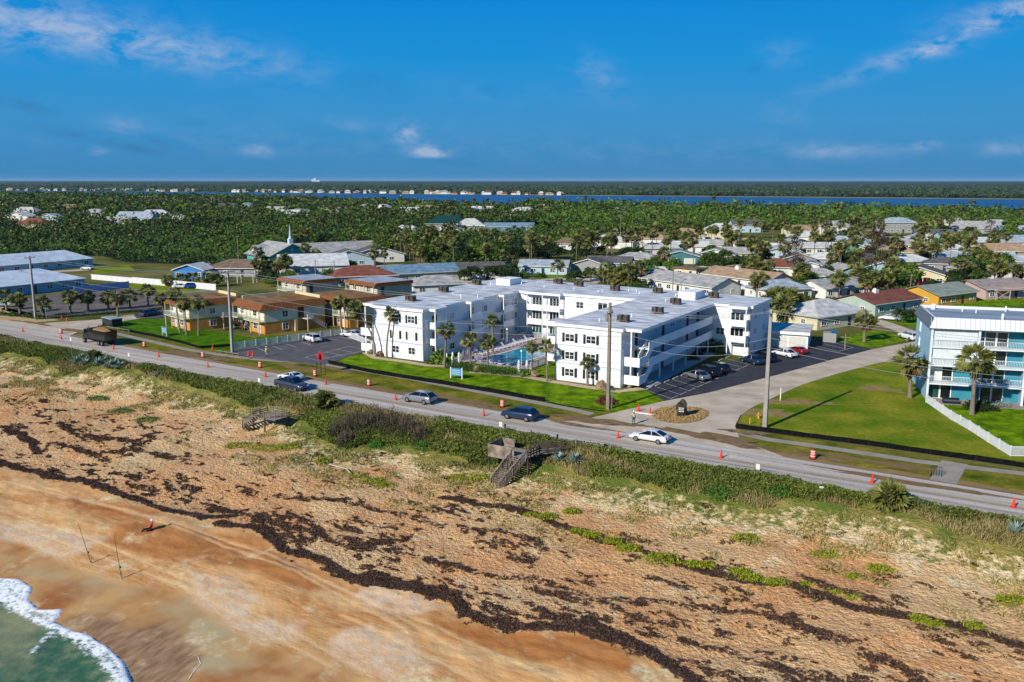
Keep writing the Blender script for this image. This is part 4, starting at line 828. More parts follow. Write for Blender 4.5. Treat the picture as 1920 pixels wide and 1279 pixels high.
def house(px, py, w, d, rz, roof, rise, wc, rc, label, h=2.8, nw=3, gr=None, chim=False, cat='house', z0=0, dr=True, loc=None, oh=.6, name='house', group=None):
    p = loc or at(px, py); t = thing(name, label, cat, p, R(rz), group); HOUSES.append((p.x - math.sin(R(rz)) * d / 2, p.y + math.cos(R(rz)) * d / 2, max(w, d) / 2))
    x = w / 2; wm, rm = WC[wc], RC[rc]
    if roof == 'gx': MB().add([(-x, 0, 0), (x, 0, 0), (x, d, 0), (-x, d, 0), (-x, 0, h), (x, 0, h), (x, d, h), (-x, d, h), (-x, d / 2, h + rise), (x, d / 2, h + rise)], [(0, 1, 5, 4), (2, 3, 7, 6), (1, 2, 6, 9, 5), (3, 0, 4, 8, 7)]).build('wall', wm, t)
    elif roof == 'gy': MB().add([(-x, 0, 0), (x, 0, 0), (x, d, 0), (-x, d, 0), (-x, 0, h), (x, 0, h), (x, d, h), (-x, d, h), (0, 0, h + rise), (0, d, h + rise)], [(0, 1, 5, 8, 4), (2, 3, 7, 9, 6), (1, 2, 6, 5), (3, 0, 4, 7)]).build('wall', wm, t)
    else: MB().box(-x, x, 0, d, 0, h).build('wall', wm, t)
    e = oh; th_ = .16; X, Y0, Y1 = x + e, -e, d + e; s = rise / (d / 2); zl = h - e * s * .6; top = h + rise + .1
    def thick(vs, fs):
        n = len(vs); V = [(a, b, c + th_) for a, b, c in vs] + vs
        F_ = [f for f in fs] + [tuple(i + n for i in f[::-1]) for f in fs]
        from collections import Counter
        cnt = Counter(); 
        for f in fs:
            for i in range(len(f)): cnt[frozenset((f[i], f[(i + 1) % len(f)]))] += 1
        for f in fs:
            for i in range(len(f)):
                a, b = f[i], f[(i + 1) % len(f)]
                if cnt[frozenset((a, b))] == 1: F_.append((b, a, a + n, b + n))
        return MB().add(V, F_)
    if roof == 'hip':
        r = max(.3, w / 2 - d / 2) if w > d else .3; ry0, ry1 = (d / 2, d / 2) if w >= d else (w / 2, d - w / 2)
        if w >= d: vs = [(-X, Y0, zl), (X, Y0, zl), (X, Y1, zl), (-X, Y1, zl), (-r, d / 2, top), (r, d / 2, top)]; fs = [(0, 1, 5, 4), (1, 2, 5), (2, 3, 4, 5), (3, 0, 4)]
        else: vs = [(-X, Y0, zl), (X, Y0, zl), (X, Y1, zl), (-X, Y1, zl), (0, ry0, top), (0, ry1, top)]; fs = [(0, 1, 4), (1, 2, 5, 4), (2, 3, 5), (3, 0, 4, 5)]
        rf = thick(vs, fs)
    elif roof == 'gx': rf = thick([(-X, Y0, zl), (X, Y0, zl), (X, d / 2, top), (-X, d / 2, top), (X, Y1, zl), (-X, Y1, zl)], [(0, 1, 2, 3), (3, 2, 4, 5)])
    elif roof == 'gy':
        s = rise / x; zl = h - e * s * .6; rf = thick([(-X, Y0, zl), (-X, Y1, zl), (0, Y1, top), (0, Y0, top), (X, Y0, zl), (X, Y1, zl)], [(1, 0, 3, 2), (3, 4, 5, 2)])
    else: rf = MB().box(-X, X, Y0, Y1, h, h + .3)
    ro = rf.build('roof', rm, t)
    if chim: MB().box(-x * .3, -x * .3 + 1.4, d * .4, d * .4 + 1, h, top + .7).box(-x * .3 + .2, -x * .3 + .6, d * .4 + .2, d * .4 + .8, top + .701, top + 1.0).build('chimney', WC['white'], ro)
    if roof != 'flat': q = MB(); q.box(-X, X, Y0 - .03, Y0, zl - .02, zl + .2) if roof != 'gy' else q.bar((-X, Y0 - .04, zl + .1), (0, Y0 - .04, top + .1), .06, .22).bar((X, Y0 - .04, zl + .1), (0, Y0 - .04, top + .1), .06, .22); q.build('fascia', WC['white'], t)
    slots = nw + (1 if dr else 0) + (2 if gr else 0); k = 0
    for i in range(slots):
        xx = -x + w * (i + .5) / slots
        if gr and i == slots - 1: continue
        if gr and i == slots - 2: xx = -x + w * (i + 1) / slots; MB().box(xx - 2.1, xx + 2.1, -.06, -.003, 0, 2.2).build('garage_door', gar, t); continue
        if dr and i == slots // 2 and dr != 2: door(t, xx, 0, .1, 0, m=door_m); continue
        window(t, xx, 0, 1.45, 0, min(1.7, w / slots * .5), 1.15)
        if h > 4.4: window(t, xx, 0, 4.3, 0, 1.3, 1.15)
    for yy in (d * .3, d * .7):
        window(t, x, yy, 1.5, R(90), 1.1, 1.0); window(t, -x, yy, 1.5, R(-90), 1.1, 1.0)
    return t
H = house
H(1580, 613, 17, 12, 33, 'hip', 2.3, 'cream', 'lgrey', 'light grey hip-roofed house with porch just past the white garage annex', nw=3)
H(1684, 587, 19, 11, 35, 'gx', 1.7, 'mint', 'red', 'pale green house with red-brown roof and white chimney', nw=3, chim=True)
H(1795, 571, 17, 11, 33, 'gx', 1.8, 'yellow', 'green', 'bright yellow house with sage roof behind the blue building', nw=3)
H(1893, 560, 17, 12, 20, 'gx', 1.7, 'pink', 'pink', 'rose-walled house with grey roof and timber deck at the right edge', nw=3)
H(1480, 562, 14, 10, 20, 'hip', 1.9, 'white', 'bgrey', 'white house with blue-grey hip roof left of the light grey house', nw=3)
H(1590, 558, 16, 11, 25, 'gx', 1.6, 'white', 'grey', 'white low house with flat-looking grey roof behind three palms', nw=4)
H(1722, 533, 15, 11, -28, 'gy', 2.2, 'cream', 'dgrey', 'cream gable-fronted house with dark grey roof beside green bushes', nw=3)
H(1655, 520, 12, 10, -28, 'gy', 2.0, 'blue', 'grey', 'small blue-grey house in the shade of the bare brown tree', nw=2)
H(1598, 527, 12, 9, 10, 'gy', 2.0, 'blue', 'grey', 'slate-blue gabled house between the two bare brown trees', nw=2)
H(1825, 499, 30, 10, -8, 'gx', 2.0, 'white', 'bgrey', 'long white house with blue-grey roof carrying black solar panels', nw=5, gr=True)
H(1890, 484, 24, 11, -4, 'hip', 2.6, 'tan', 'tan', 'tan hip-roofed house behind the one with solar panels', nw=3)
H(1748, 483, 13, 11, -20, 'gy', 2.6, 'tan', 'tan', 'tan gable-fronted house with steep pale roof in the right middle', nw=2)
H(1683, 486, 15, 9, -15, 'hip', 1.8, 'cream', 'tan', 'low cream house with brown roof behind the tall bare tree', nw=3)
H(1672, 464, 22, 9, 8, 'gx', 1.8, 'blue', 'lgrey', 'long pale blue house with light roof in front of the two-storey grey house', nw=4)
H(1688, 437, 20, 12, 0, 'hip', 2.6, 'grey', 'bgrey', 'large two-storey grey hip-roofed house at the foot of the right woods', h=6.2, nw=5)
H(1570, 441, 19, 12, 5, 'hip', 2.8, 'white', 'grey', 'white two-storey house with dark grey hip roof at the wood edge', h=5, nw=3)
H(1508, 441, 18, 10, 12, 'gx', 2.6, 'cream', 'tan', 'cream house with tan roof left of the dark grey hip roof', nw=3)
H(1460, 517, 14, 12, -10, 'hip', 2.2, 'white', 'rust', 'white house with rust-red roof and wide beige garage door', nw=1, gr=True)
H(1470, 484, 13, 9, -5, 'gy', 2.0, 'lblue', 'bgrey', 'pale blue cottage behind the rust-red roofed house', nw=2)
H(1545, 477, 17, 9, 0, 'gx', 1.9, 'white', 'lgrey', 'white bungalow with pale roof left of the teal cottage', nw=3)
H(1598, 477, 13, 9, -5, 'gy', 1.9, 'turq', 'lgrey', 'turquoise cottage under tall palms in the right middle', nw=2)
H(1890, 524, 17, 9, 0, 'gx', 1.6, 'white', 'dgrey', 'white-walled low house with dark roof at the right edge below the solar roof', nw=3)
H(1400, 436, 17, 11, 0, 'gx', 2.8, 'lblue', 'dgrey', 'pale blue house with dark twin gables at the wood edge', h=4.6, nw=3)
H(1352, 452, 18, 12, -15, 'hip', 2.8, 'cream', 'lgrey', 'cream two-storey house with dormered light grey roof among palms', h=6, nw=3)
H(1146, 466, 20, 14, -20, 'hip', 3.4, 'white', 'lgrey', 'white house with tall light grey hip roof, left of the two tan roofs', h=3.4, nw=2, gr=True)
H(1213, 461, 19, 14, -15, 'hip', 3.4, 'white', 'tan', 'white house with tan pyramid roof, left one of two', h=3.4, nw=3)
H(1285, 455, 19, 14, -15, 'hip', 3.4, 'white', 'tan', 'white house with tan pyramid roof, right one of two', h=3.4, nw=3)
H(1066, 469, 17, 11, -15, 'hip', 2.2, 'white', 'brown', 'house with low brown hip roof at the edge of the dark trees', nw=3)
H(1018, 515, 16, 9, -10, 'gx', 1.6, 'lblue', 'bgrey', 'pale blue house with long low roof behind a bright lawn', nw=4)
H(1103, 512, 12, 9, -20, 'gy', 1.8, 'grey', 'dgrey', 'grey house with dark gable roof behind palm trunks', nw=2)
H(1140, 508, 15, 9, -15, 'gx', 1.8, 'blue', 'dgrey', 'blue-grey house with dark roof, second left of the sage-walled one', nw=3)
H(1195, 501, 16, 10, -10, 'hip', 2.0, 'teal', 'grey', 'dark teal house with grey hip roof behind the palm thicket', nw=3)
H(1275, 495, 14, 9, -12, 'gy', 1.9, 'teal', 'blue', 'deep blue house with pale blue gable beside the white parked car', nw=1, gr=True)
H(1340, 492, 14, 10, -20, 'gy', 2.1, 'white', 'grey', 'white gable-fronted house with grey roof near the street lawn', nw=3)
H(1385, 488, 14, 9, -10, 'gx', 1.9, 'cream', 'grey', 'cream house with grey roof at the bend of the back street', nw=3)
H(1292, 474, 16, 9, -10, 'gx', 1.8, 'white', 'white', 'white bungalow with white roof between the tan roof and the deep blue house', nw=3)
H(1410, 468, 15, 9, -8, 'hip', 2, 'white', 'tan', 'white house with tan roof half hidden by palms, centre right', nw=3)
H(1262, 548, 30, 11, -58, 'gx', 2.1, 'white', 'grey', 'long low white and green house right behind the white building roof', nw=7)
H(1375, 538, 26, 11, -58, 'gx', 2.0, 'white', 'tan', 'long white house with tan roof and chimney, right of the white fence panel', nw=5, chim=True)
H(1284, 520, 9, 6, -50, 'flat', .3, 'cream', 'brown', 'small flat-roofed cream shed below the white fence panel', nw=1)
H(795, 528, 24, 10, 28, 'gx', 2.0, 'cream', 'blue', 'yellow gabled bungalow with pale blue metal roof', nw=3, gr=True)
H(900, 523, 20, 10, 12, 'gx', 2.0, 'white', 'dgrey', 'white house with dark grey roof right of the pale blue metal roof', nw=3)
H(686, 535, 19, 13, 20, 'hip', 2.4, 'cream', 'rust', 'house with rust-brown hip roof behind the rear motel blocks', nw=3)
H(825, 552, 15, 9, 20, 'hip', 1.9, 'white', 'grey', 'small house with dark grey hip roof just behind the left wing roof', nw=2)
H(354, 523, 10, 9, -8, 'gy', 1.6, 'bright', 'white', 'bright blue gabled cottage behind the white vinyl fence', nw=2)
H(440, 519, 20, 13, 0, 'hip', 2.2, 'grey', 'brown', 'house with brown hip roof and white pergola beside the blue cottage', nw=3)
for i, (x, y) in enumerate(sorted([(1240, 478), (1330, 470), (1440, 478), (1500, 500), (1520, 520), (1540, 535), (1555, 500), (1625, 502), (1640, 478), (1700, 470), (1715, 505), (1770, 510), (1780, 478), (1840, 520), (1850, 465), (1900, 505), (1500, 468), (1570, 462), (1735, 455)])):
    H(x, y, rnd.uniform(11, 16), 8.5, rnd.choice([-50, -20, -8, 12, 30]), rnd.choice(['gx', 'hip', 'gy']), 1.8, rnd.choice(['white', 'grey', 'lblue', 'cream']), ['lgrey', 'grey', 'white', 'bgrey', 'dgrey'][i % 5], '%s from the left of the small muted houses half hidden between palms' % ORD[i], nw=2, group='small muted houses between the palms')
# pale blue-grey motel court at the far left
H(92, 547, 30, 17, 59, 'hip', 3.0, 'blue', 'metal', 'long pale blue lodge with light metal hip roof beside the asphalt lot', nw=6, loc=uv2(-238.5, 138, 0))
H(100, 506, 46, 13, 59, 'hip', 3.0, 'lblue', 'metal', 'longer pale blue lodge behind, with light metal roof ridge', nw=8, loc=uv2(-298, 172, 0))
# white garage annex with flat roof by the parking lot
an = at(1514, 656); ax = thing('garage_annex', 'white flat-roofed garage annex with three wide doors by the parking lot', 'garage', an, R(-22))
MB().box(-10.6, 0, 0, 10, 0, 3.0).build('wall', white_wall, ax); MB().box(-10.9, .3, -.5, 10.3, 3.0, 3.25).build('roof', RC['lgrey'], ax); MB().box(-10.92, .32, -.53, -.5, 2.75, 3.28).build('fascia', white_trim, ax)
for i in range(3): MB().box(-10.2 + i * 3.4, -7.2 + i * 3.4, -.05, -.003, .05, 2.3).build('garage_door', gar, ax)
HOUSES.append((an.x - 5, an.y + 5, 8))
sh = at(1557, 643); t = thing('dumpster_shed', 'small grey enclosure with bright blue pitched roof at the end of the parking lot', 'shed', sh, R(-20))
MB().box(-1.4, 1.0, 0, 2.2, 0, 1.9).build('wall', WC['grey'], t); MB().add([(-.3, -.2, 2.5), (1.3, -.2, 1.8), (1.3, 2.4, 1.8), (-.3, 2.4, 2.5)], [(0, 1, 2, 3)]).add([(-.3, -.2, 2.44), (1.3, -.2, 1.74), (1.3, 2.4, 1.74), (-.3, 2.4, 2.44)], [(3, 2, 1, 0)]).build('roof', M('bright_blue_roof', '#1d83b8', .6, .1, 1), t)
# church with a small steeple
ch = thing('church', 'turquoise church with long grey roof and slim white steeple', 'church', at(506, 497), R(-52))
MB().add([(0, 0, 0), (0, 18, 0), (-22, 18, 0), (-22, 0, 0), (0, 0, 3.2), (0, 18, 3.2), (-22, 18, 3.2), (-22, 0, 3.2), (0, 9, 7.4), (-22, 9, 7.4)], [(0, 1, 5, 8, 4), (2, 3, 7, 9, 6), (3, 0, 4, 7), (1, 2, 6, 5)]).build('wall', WC['turq'], ch)
q = MB()
for s_ in (1, -1):
    y0, y1 = (-1, 9) if s_ > 0 else (19, 9); q.add([(1, y0, 2.9), (1, y1, 7.6), (-23, y1, 7.6), (-23, y0, 2.9), (1, y0, 2.7), (1, y1, 7.4), (-23, y1, 7.4), (-23, y0, 2.7)], [(0, 1, 2, 3), (7, 6, 5, 4), (0, 4, 5, 1)])
q.build('roof', RC['grey'], ch)
stp = MB().box(-2, -.4, 8.2, 9.8, 6.8, 9.3); stp.tube([(-1.2, 9, 9.3), (-1.2, 9, 10.2), (-1.2, 9, 15)], [.8, .45, .04], 8, False); stp.build('steeple', WC['lblue'], ch)
q = MB().box(.05, .12, 8.9, 9.1, 3.6, 6); q.box(.05, .12, 8.4, 9.6, 5, 5.25); q.build('cross', white_trim, ch)
for i in range(6): window(ch, -2.5 - i * 2.6, 0, 1.6, 0, 1.0, 1.8, cols=1)
H(610, 487, 52, 13, 33, 'gx', 3.4, 'white', 'grey', 'long grey-roofed church hall stretching right behind the palms', nw=7)
HOUSES.append((ch.location.x - 4, ch.location.y + 14, 14))
# leisure pavilion, tennis and the white ramps in the middle distance
H(838, 433, 26, 15, 0, 'hip', 4.5, 'grey', 'dgreen', 'dark green pyramid-roofed pavilion beside the white ramps', h=4.5, nw=0, dr=0, cat='pavilion')
t = thing('white_ramps', 'pair of white triangular concrete slides in front of the green pavilion', 'slide', at(845, 439), R(-20))
for k in (0, 9): MB().add([(k - 7, 0, 0), (k, 0, 0), (k - 7, 0, 4.2), (k - 7, 3, 0), (k, 3, 0), (k - 7, 3, 4.2)], [(0, 1, 2), (5, 4, 3), (0, 2, 5, 3), (1, 4, 5, 2)]).build('ramp', WC['white'], t)
H(881, 434, 18, 12, 0, 'hip', 4, 'grey', 'lgrey', 'open grey-roofed gazebo right of the green pavilion', h=3.5, nw=0, dr=0, cat='gazebo')
H(955, 434, 30, 9, 0, 'gx', 2.2, 'teal', 'blue', 'long teal-roofed shelter right of the grey gazebo', nw=3, cat='shelter')
ft = thing('tennis_fence', 'green mesh fence round the tennis courts at the wood edge', 'fence', at(1018, 425), 0)
for i in range(29): MB().box(-42 + i * 3, -41.9 + i * 3, 0, .1, 0, 3.4).build('post', RC['dgreen'], ft); MB().box(-42, 42, .04, .06, .1, 3.3).build('mesh_screen', M('green_mesh', '#27564a', .8, .3, 3), ft); sheet('tennis_court', pix((962, 428), (1035, 423), (1072, 424), (1000, 434)), .08, M('court_green', '#3a6b5a', .9, .1, 1))
# mid and far houses among the trees: (x, y, width, colour, roof, text)
FAR = [(42, 406, 24, 'white', 'lgrey', 'white house with pale roof, highest at the far left'), (30, 418, 22, 'white', 'white', 'white-roofed house low among trees at the far left'), (52, 430, 24, 'cream', 'rust', 'house with the only orange-red roof among the far left trees'), (90, 418, 16, 'lblue', 'bgrey', 'small blue-grey roof right of the orange-red one'), (122, 398, 20, 'tan', 'tan', 'tan house under trees, upper left'),
       (170, 410, 22, 'white', 'grey', 'white house with grey gable, left of the long pale roofs'), (215, 424, 20, 'white', 'grey', 'low grey roof in front of the long pale roofs'), (250, 420, 28, 'lblue', 'bgrey', 'long pale blue-grey roof among the left trees'), (290, 414, 26, 'white', 'white', 'long white roof among the left trees'), (330, 418, 14, 'white', 'white', 'small white house right of the long white roof'),
       (272, 376, 18, 'cream', 'tan', 'cream house standing alone near the river trees'), (430, 394, 20, 'white', 'dgrey', 'tall white gabled house with dark roof near the river'), (460, 392, 16, 'blue', 'blue', 'blue-roofed house beside the tall white gable'), (512, 402, 18, 'white', 'grey', 'grey-roofed house right of the blue roof'), (540, 410, 18, 'lblue', 'lgrey', 'pale roof in the trees above the church'),
       (566, 408, 20, 'white', 'green', 'sage-green roofed house in the trees above the church hall'), (618, 404, 18, 'white', 'white', 'white house above the church hall, right'), (640, 402, 14, 'tan', 'tan', 'tan roof next to the white house above the church hall'), (690, 396, 18, 'blue', 'bgrey', 'blue-grey roof left of the pale double roof'), (712, 398, 22, 'white', 'lgrey', 'pale double-roofed house near mid river trees'),
       (765, 404, 18, 'white', 'white', 'white roof left of the green pavilion trees'), (797, 398, 16, 'cream', 'tan', 'cream house above the green pavilion'), (905, 402, 20, 'white', 'white', 'white roof above the grey gazebo'), (985, 405, 22, 'white', 'lgrey', 'long pale roof left of the right-hand woods'), (1020, 397, 18, 'white', 'white', 'white house at the left tip of the right-hand woods'), (1170, 401, 16, 'lblue', 'lgrey', 'lone pale roof at the river edge trees'),
       (1760, 424, 16, 'tan', 'rust', 'orange-brown roof right of the large two-storey house'), (1798, 426, 18, 'white', 'lgrey', 'pale roof in the upper right trees, left one'), (1830, 438, 26, 'grey', 'grey', 'grey flat roof in the upper right, widest'), (1870, 430, 18, 'white', 'lgrey', 'pale roof in the upper right trees, right one'), (1905, 442, 16, 'blue', 'bgrey', 'blue house at the upper right edge'), (1912, 466, 18, 'white', 'bgrey', 'white house with blue-grey roof at the right edge'),
       (1750, 452, 18, 'grey', 'dgrey', 'dark grey roof below the orange-brown one'), (1800, 458, 18, 'blue', 'dgrey', 'blue house with dark roof near two lamp posts'), (1628, 452, 15, 'white', 'lgrey', 'white gable house below the dark hip roof'), (1505, 455, 16, 'white', 'lgrey', 'pale roof under palms below the tan roof'), (760, 440, 14, 'white', 'white', 'white maintenance building left of the white ramps'), (655, 500, 18, 'lblue', 'dgrey', 'dark-roofed blue building under the palm belt'), (590, 515, 22, 'white', 'white', 'white-walled building between the church and the rear motel'), (710, 492, 20, 'white', 'dgrey', 'dark-roofed building right behind the palm belt')]
for i, (x, y, w, wc, rc, lb) in enumerate(FAR):
    H(x, y, w * 1.0, w * .55, rnd.choice([-20, -8, 5, 18]), rnd.choice(['hip', 'gx', 'gx', 'gy']), w * .15, wc, rc, lb, nw=2, dr=0, h=3.0 if y > 420 else 4.2)
# white and pale houses lining the far river shore
SH = []
shx = [18, 34, 48, 62, 84, 92, 104, 118, 140, 152, 160, 172, 184, 196, 214, 222, 238, 246, 256, 266, 274, 284, 296, 310, 322, 352, 362, 392, 402, 418, 446, 462, 498, 506, 522, 532, 546, 556, 564, 580, 594, 602, 622, 634, 652, 668, 684, 700, 718, 736, 748, 760, 772, 800, 812, 842, 852, 870, 884, 906, 920, 972, 990, 1014, 1052]
shx = sorted(shx + [rnd.uniform(10, 1060) for _ in range(60)])
for i, x in enumerate(shx):
    y = 357.6 + (361.2 - 357.6) * x / 480 if x < 480 else 361.2 + 4.8 * (x - 480) / 480
    w = rnd.uniform(6, 17); wc = rnd.choice(['white', 'white', 'cream', 'white', 'pink', 'tan']); rc = rnd.choice(['white', 'lgrey', 'grey', 'rust', 'tan', 'white'])
    p = at(x, y - .35 - rnd.uniform(0, .4)); t = thing('waterfront_house', '%s pale waterfront house from the left on the far river shore' % (ORD[i] if i < 20 else '%dth' % (i + 1)), 'house', p, R(rnd.uniform(-15, 15)), 'houses along the far river shore')
    h = rnd.uniform(2.2, 5.5); MB().box(-w / 2, w / 2, 0, 12, 0, h).build('wall', WC[wc], t)
    MB().add([(-w / 2 - 1, -1, h), (w / 2 + 1, -1, h), (w / 2 + 1, 13, h), (-w / 2 - 1, 13, h), (-w / 4, 6, h + 3.5), (w / 4, 6, h + 3.5)], [(0, 1, 5, 4), (1, 2, 5), (2, 3, 4, 5), (3, 0, 4)]).build('roof', RC[rc], t)
t = thing('distant_tower_block', 'pale blocky tower building breaking the horizon left of centre', 'building', at(591, 342.4), 0)
MB().box(-50, 10, 0, 40, 0, 46).build('wall', WC['lblue'], t); MB().box(10.1, 60, 0, 40, 0, 30).box(-20, 5, 5, 30, 46.1, 58).build('wing', WC['white'], t)

# ================================================================ TREES
leafA = M('leaf_broad', '#243b0e', .65, .45, .05, col2='#58742a', island=.55, trans=.1, spec=.25)
leafB = M('leaf_dark', '#16270d', .65, .45, .05, col2='#3a5420', island=.5, trans=.08, spec=.25)
leafC = M('leaf_scrub', '#2d4a0d', .65, .45, .03, col2='#688a20', island=.55, trans=.1, spec=.25)
leafD = M('leaf_bronze', '#2a1d16', .8, .4, .3, col2='#5e4438', island=.6)
palmG = M('palm_leaf', '#3b4a17', .5, .35, .4, col2='#888a48', island=.65, trans=.1, spec=.3)
palmD = M('palm_dead', '#5a452c', .85, .3, .5, col2='#8c7249', island=.6)
bark = M('bark', '#5a4a3a', .95, .3, 3, col2='#7d6c58', bump=.5, bscale=12); barkP = M('palm_bark', '#6d6155', .95, .25, 4, col2='#8d8273', bump=.5, bscale=14, stretch=(1, 1, 3))
def crown_mesh(name, seed, rx, ry, rz, nclump, leaf, lsize, mat, core=None):
    g = np.random.RandomState(seed); V = []; Fs = []; n0 = 0
    for c in range(nclump):
        a = g.rand() * 6.283; b = math.acos(g.uniform(-.35, 1)); rr = g.uniform(.62, 1.0)
        c0 = np.array([rx * math.cos(a) * math.sin(b) * rr, ry * math.sin(a) * math.sin(b) * rr, rz * math.cos(b) * rr]); cr = g.uniform(.24, .42) * min(rx, rz * 1.6)
        d = g.normal(size=(leaf, 3)); d /= np.linalg.norm(d, axis=1)[:, None]; P = c0 + d * (cr * g.uniform(.6, 1.05, leaf)[:, None]) * [1, 1, .7]
        v, f = tris(P, g.uniform(.7, 1.3, leaf) * lsize, g, .25); V.append(v); Fs.append(f + n0); n0 += len(v)
    V = np.concatenate(V); Fs = np.concatenate(Fs)
    me = bpy.data.meshes.new(name); me.from_pydata(V.tolist(), [], Fs.tolist()); me.materials.append(mat); return me
TREE_M = [crown_mesh('crown', s, 3.4, 3.2, 2.3, 30, 46, .62, m) for s, m in ((1, leafA), (2, leafB), (3, leafA), (4, leafC), (5, leafB))]
def trunk_mesh(h, r, seed, forks=3):
    g = random.Random(seed); q = MB(); q.tube([(0, 0, -.2), (g.uniform(-.2, .2), g.uniform(-.2, .2), h * .5), (0, 0, h)], [r, r * .75, r * .5], 7)
    for k in range(forks):
        a = g.uniform(0, 6.28); q.tube([(0, 0, h * .8), (math.cos(a) * 1.0, math.sin(a) * 1.0, h + .8), (math.cos(a) * 1.9, math.sin(a) * 1.9, h + 1.8)], [r * .5, r * .3, r * .12], 5)
    return q.mesh('trunk', bark)
TRUNK_M = [trunk_mesh(2.2, .22, s) for s in range(3)]
def tree(p, s, label, group=None, k=None, cat='tree', name='broadleaf_tree', crown=None):
    i = k if k is not None else rnd.randrange(len(TREE_M)); t = thing(name, label, cat, p, rnd.uniform(0, 6.28), group)
    o = ob('trunk', TRUNK_M[i % 3], t); o.scale = (s, s, s); c = ob('crown', crown or TREE_M[i], t, (0, 0, 3.3 * s)); c.scale = (s * rnd.uniform(.9, 1.15), s, s * rnd.uniform(.85, 1.15)); return t
def frond_fan(q, o, d, L, wid, droop, mi, g):        # a fan leaf: short stalk then a folded fan of blades
    o = Vector(o); d = Vector(d).normalized(); side = d.cross(Vector((0, 0, 1))); side = side.normalized() if side.length > .05 else Vector((1, 0, 0)); side = Matrix.Rotation(g.uniform(-1.1, 1.1), 3, d) @ side; up = side.cross(d)
    b = o + d * L * .42 + Vector((0, 0, -droop * .15)); q.mi = mi
    q.add([o + side * .03, o - side * .03, b], [(0, 1, 2)])
    n = 7; tips = []
    for i in range(n):
        a = (i / (n - 1) - .5) * 2.3; t_ = b + (d * math.cos(a) + side * math.sin(a) * wid) * L * .62 * (1 - .12 * abs(a)) + Vector((0, 0, -droop * (.35 + .25 * g.random()))) + up * g.uniform(-.1, .1); tips.append(t_)
    for i in range(n):
        m1 = b + (tips[i] - b) * .55 + side * .085 * L + up * .05; m2 = b + (tips[i] - b) * .55 - side * .085 * L - up * .03
        q.add([b, m1, tips[i], m2], [(0, 1, 2, 3)])
def palm_crown(seed, L=1.85, n=40, dead=12):
    g = random.Random(seed); q = MB()
    for i in range(n):
        a = i * 2.399 + g.uniform(-.2, .2); e = math.asin(g.uniform(-.55, 1)); d = (math.cos(a) * math.cos(e), math.sin(a) * math.cos(e), math.sin(e))
        frond_fan(q, (0, 0, 0), d, L * g.uniform(.85, 1.12), g.uniform(.7, .95), g.uniform(.2, .7), 0, g)
    for i in range(dead):
        a = g.uniform(0, 6.28); e = math.radians(g.uniform(-75, -25)); d = (math.cos(a) * math.cos(e), math.sin(a) * math.cos(e), math.sin(e)); frond_fan(q, (0, 0, -.1), d, L * g.uniform(.65, .9), .6, .5, 1, g)
    return q.mesh('crown', [palmG, palmD])
PALM_M = [palm_crown(s, dead=dd) for s, dd in ((1, 8), (2, 14), (3, 10), (4, 16), (5, 6))]
def palm(base, top, s, label, group=None, k=None, r=.17, name='cabbage_palm', bend=0.0):
    t = thing(name, label, 'palm', base, 0, group); v = Vector(top) - Vector(base); m = v * .5 + Vector((-v.x * .25, -v.y * .25, 0)) * (1 if v.xy.length > .8 else 0) + Vector((bend, 0, 0))
    pts = [Vector((0, 0, -.2)), v * .25 + (m - v * .5) * .8, m, v * .75 + (m - v * .5) * .6, v]
    MB().tube(pts, [r * 1.5, r * 1.1, r, r, r * 1.25], 8).build('trunk', barkP, t)
    i = k if k is not None else rnd.randrange(len(PALM_M)); s *= .88; c = ob('crown', PALM_M[i], t, v, rnd.uniform(0, 6.28)); c.scale = (s, s, s); return t
_pt = {}
def palm_far(p, h, s, label, group):
    t = thing('cabbage_palm', label, 'palm', p, rnd.uniform(0, 6.28), group); key = round(h)
    if key not in _pt: _pt[key] = MB().tube([(0, 0, -.2), (.1, 0, key * .5), (0, 0, key)], [.2, .16, .18], 6).mesh('trunk', barkP)
    ob('trunk', _pt[key], t); c = ob('crown', rnd.choice(PALM_M), t, (0, 0, key)); c.scale = (s, s, s * rnd.uniform(.9, 1.1)); return t
def pp(bx, by, cx, cy, s, label, group=None, k=None, r=.17, bend=0.0):
    b = at(bx, by); return palm(b, at_depth(cx, cy, b), s, label, group, k, r, bend=bend)
pp(705, 669.7, 667, 575, 1.0, 'tall palm leaning far left off the front corner of the white building', r=.14)
pp(725, 672, 734, 587, 1.0, 'tall slender palm curving up before the white front wall, left of its windows', r=.14)
pp(833, 690, 837, 618, 1.05, 'palm on the lawn left of the pool hedge, nearest the corner'); pp(883, 691, 879, 635, .98, 'palm at the left end of the pool hedge'); pp(914, 697, 915, 641, 1.05, 'palm in the middle of the pool hedge beside a boulder'); pp(925, 664, 923, 601, 1.0, 'palm standing behind the pool fence against the blue shade')
pp(997, 695, 998, 650, .8, 'thin palm beside the pool at its right front end', r=.13); pp(1026, 716, 1024, 648, .85, 'thin palm close to the left corner of the right wing', r=.13); pp(1101.8, 724, 1101, 680, .8, 'short palm before the front windows of the right wing', k=4, r=.16)
pp(1706, 747, 1707, 674, 1.75, 'stout full-headed palm on the lawn against the pale blue wall', k=1, r=.26); pp(1822, 778, 1830, 673, 1.65, 'stout palm in front of the blue building balconies', k=3, r=.26); pp(1620, 642, 1622, 600, 1.5, 'palm on the small lawn behind the parking lot', k=2, r=.24)
ROW = [(12.5, 582, 10, 555), (37.5, 588, 35, 562), (82, 593, 81, 568), (132, 587.5, 130.6, 556), (166, 585, 163.5, 556), (204, 582, 202, 556), (220.7, 595, 220, 559), (244, 578, 242, 554), (278, 575, 276, 544)]
for i, r_ in enumerate(ROW): pp(*r_, 1.35, '%s palm from the left in the row along the faded asphalt lot' % ORD[i], 'palms lining the faded asphalt lot', r=.24)
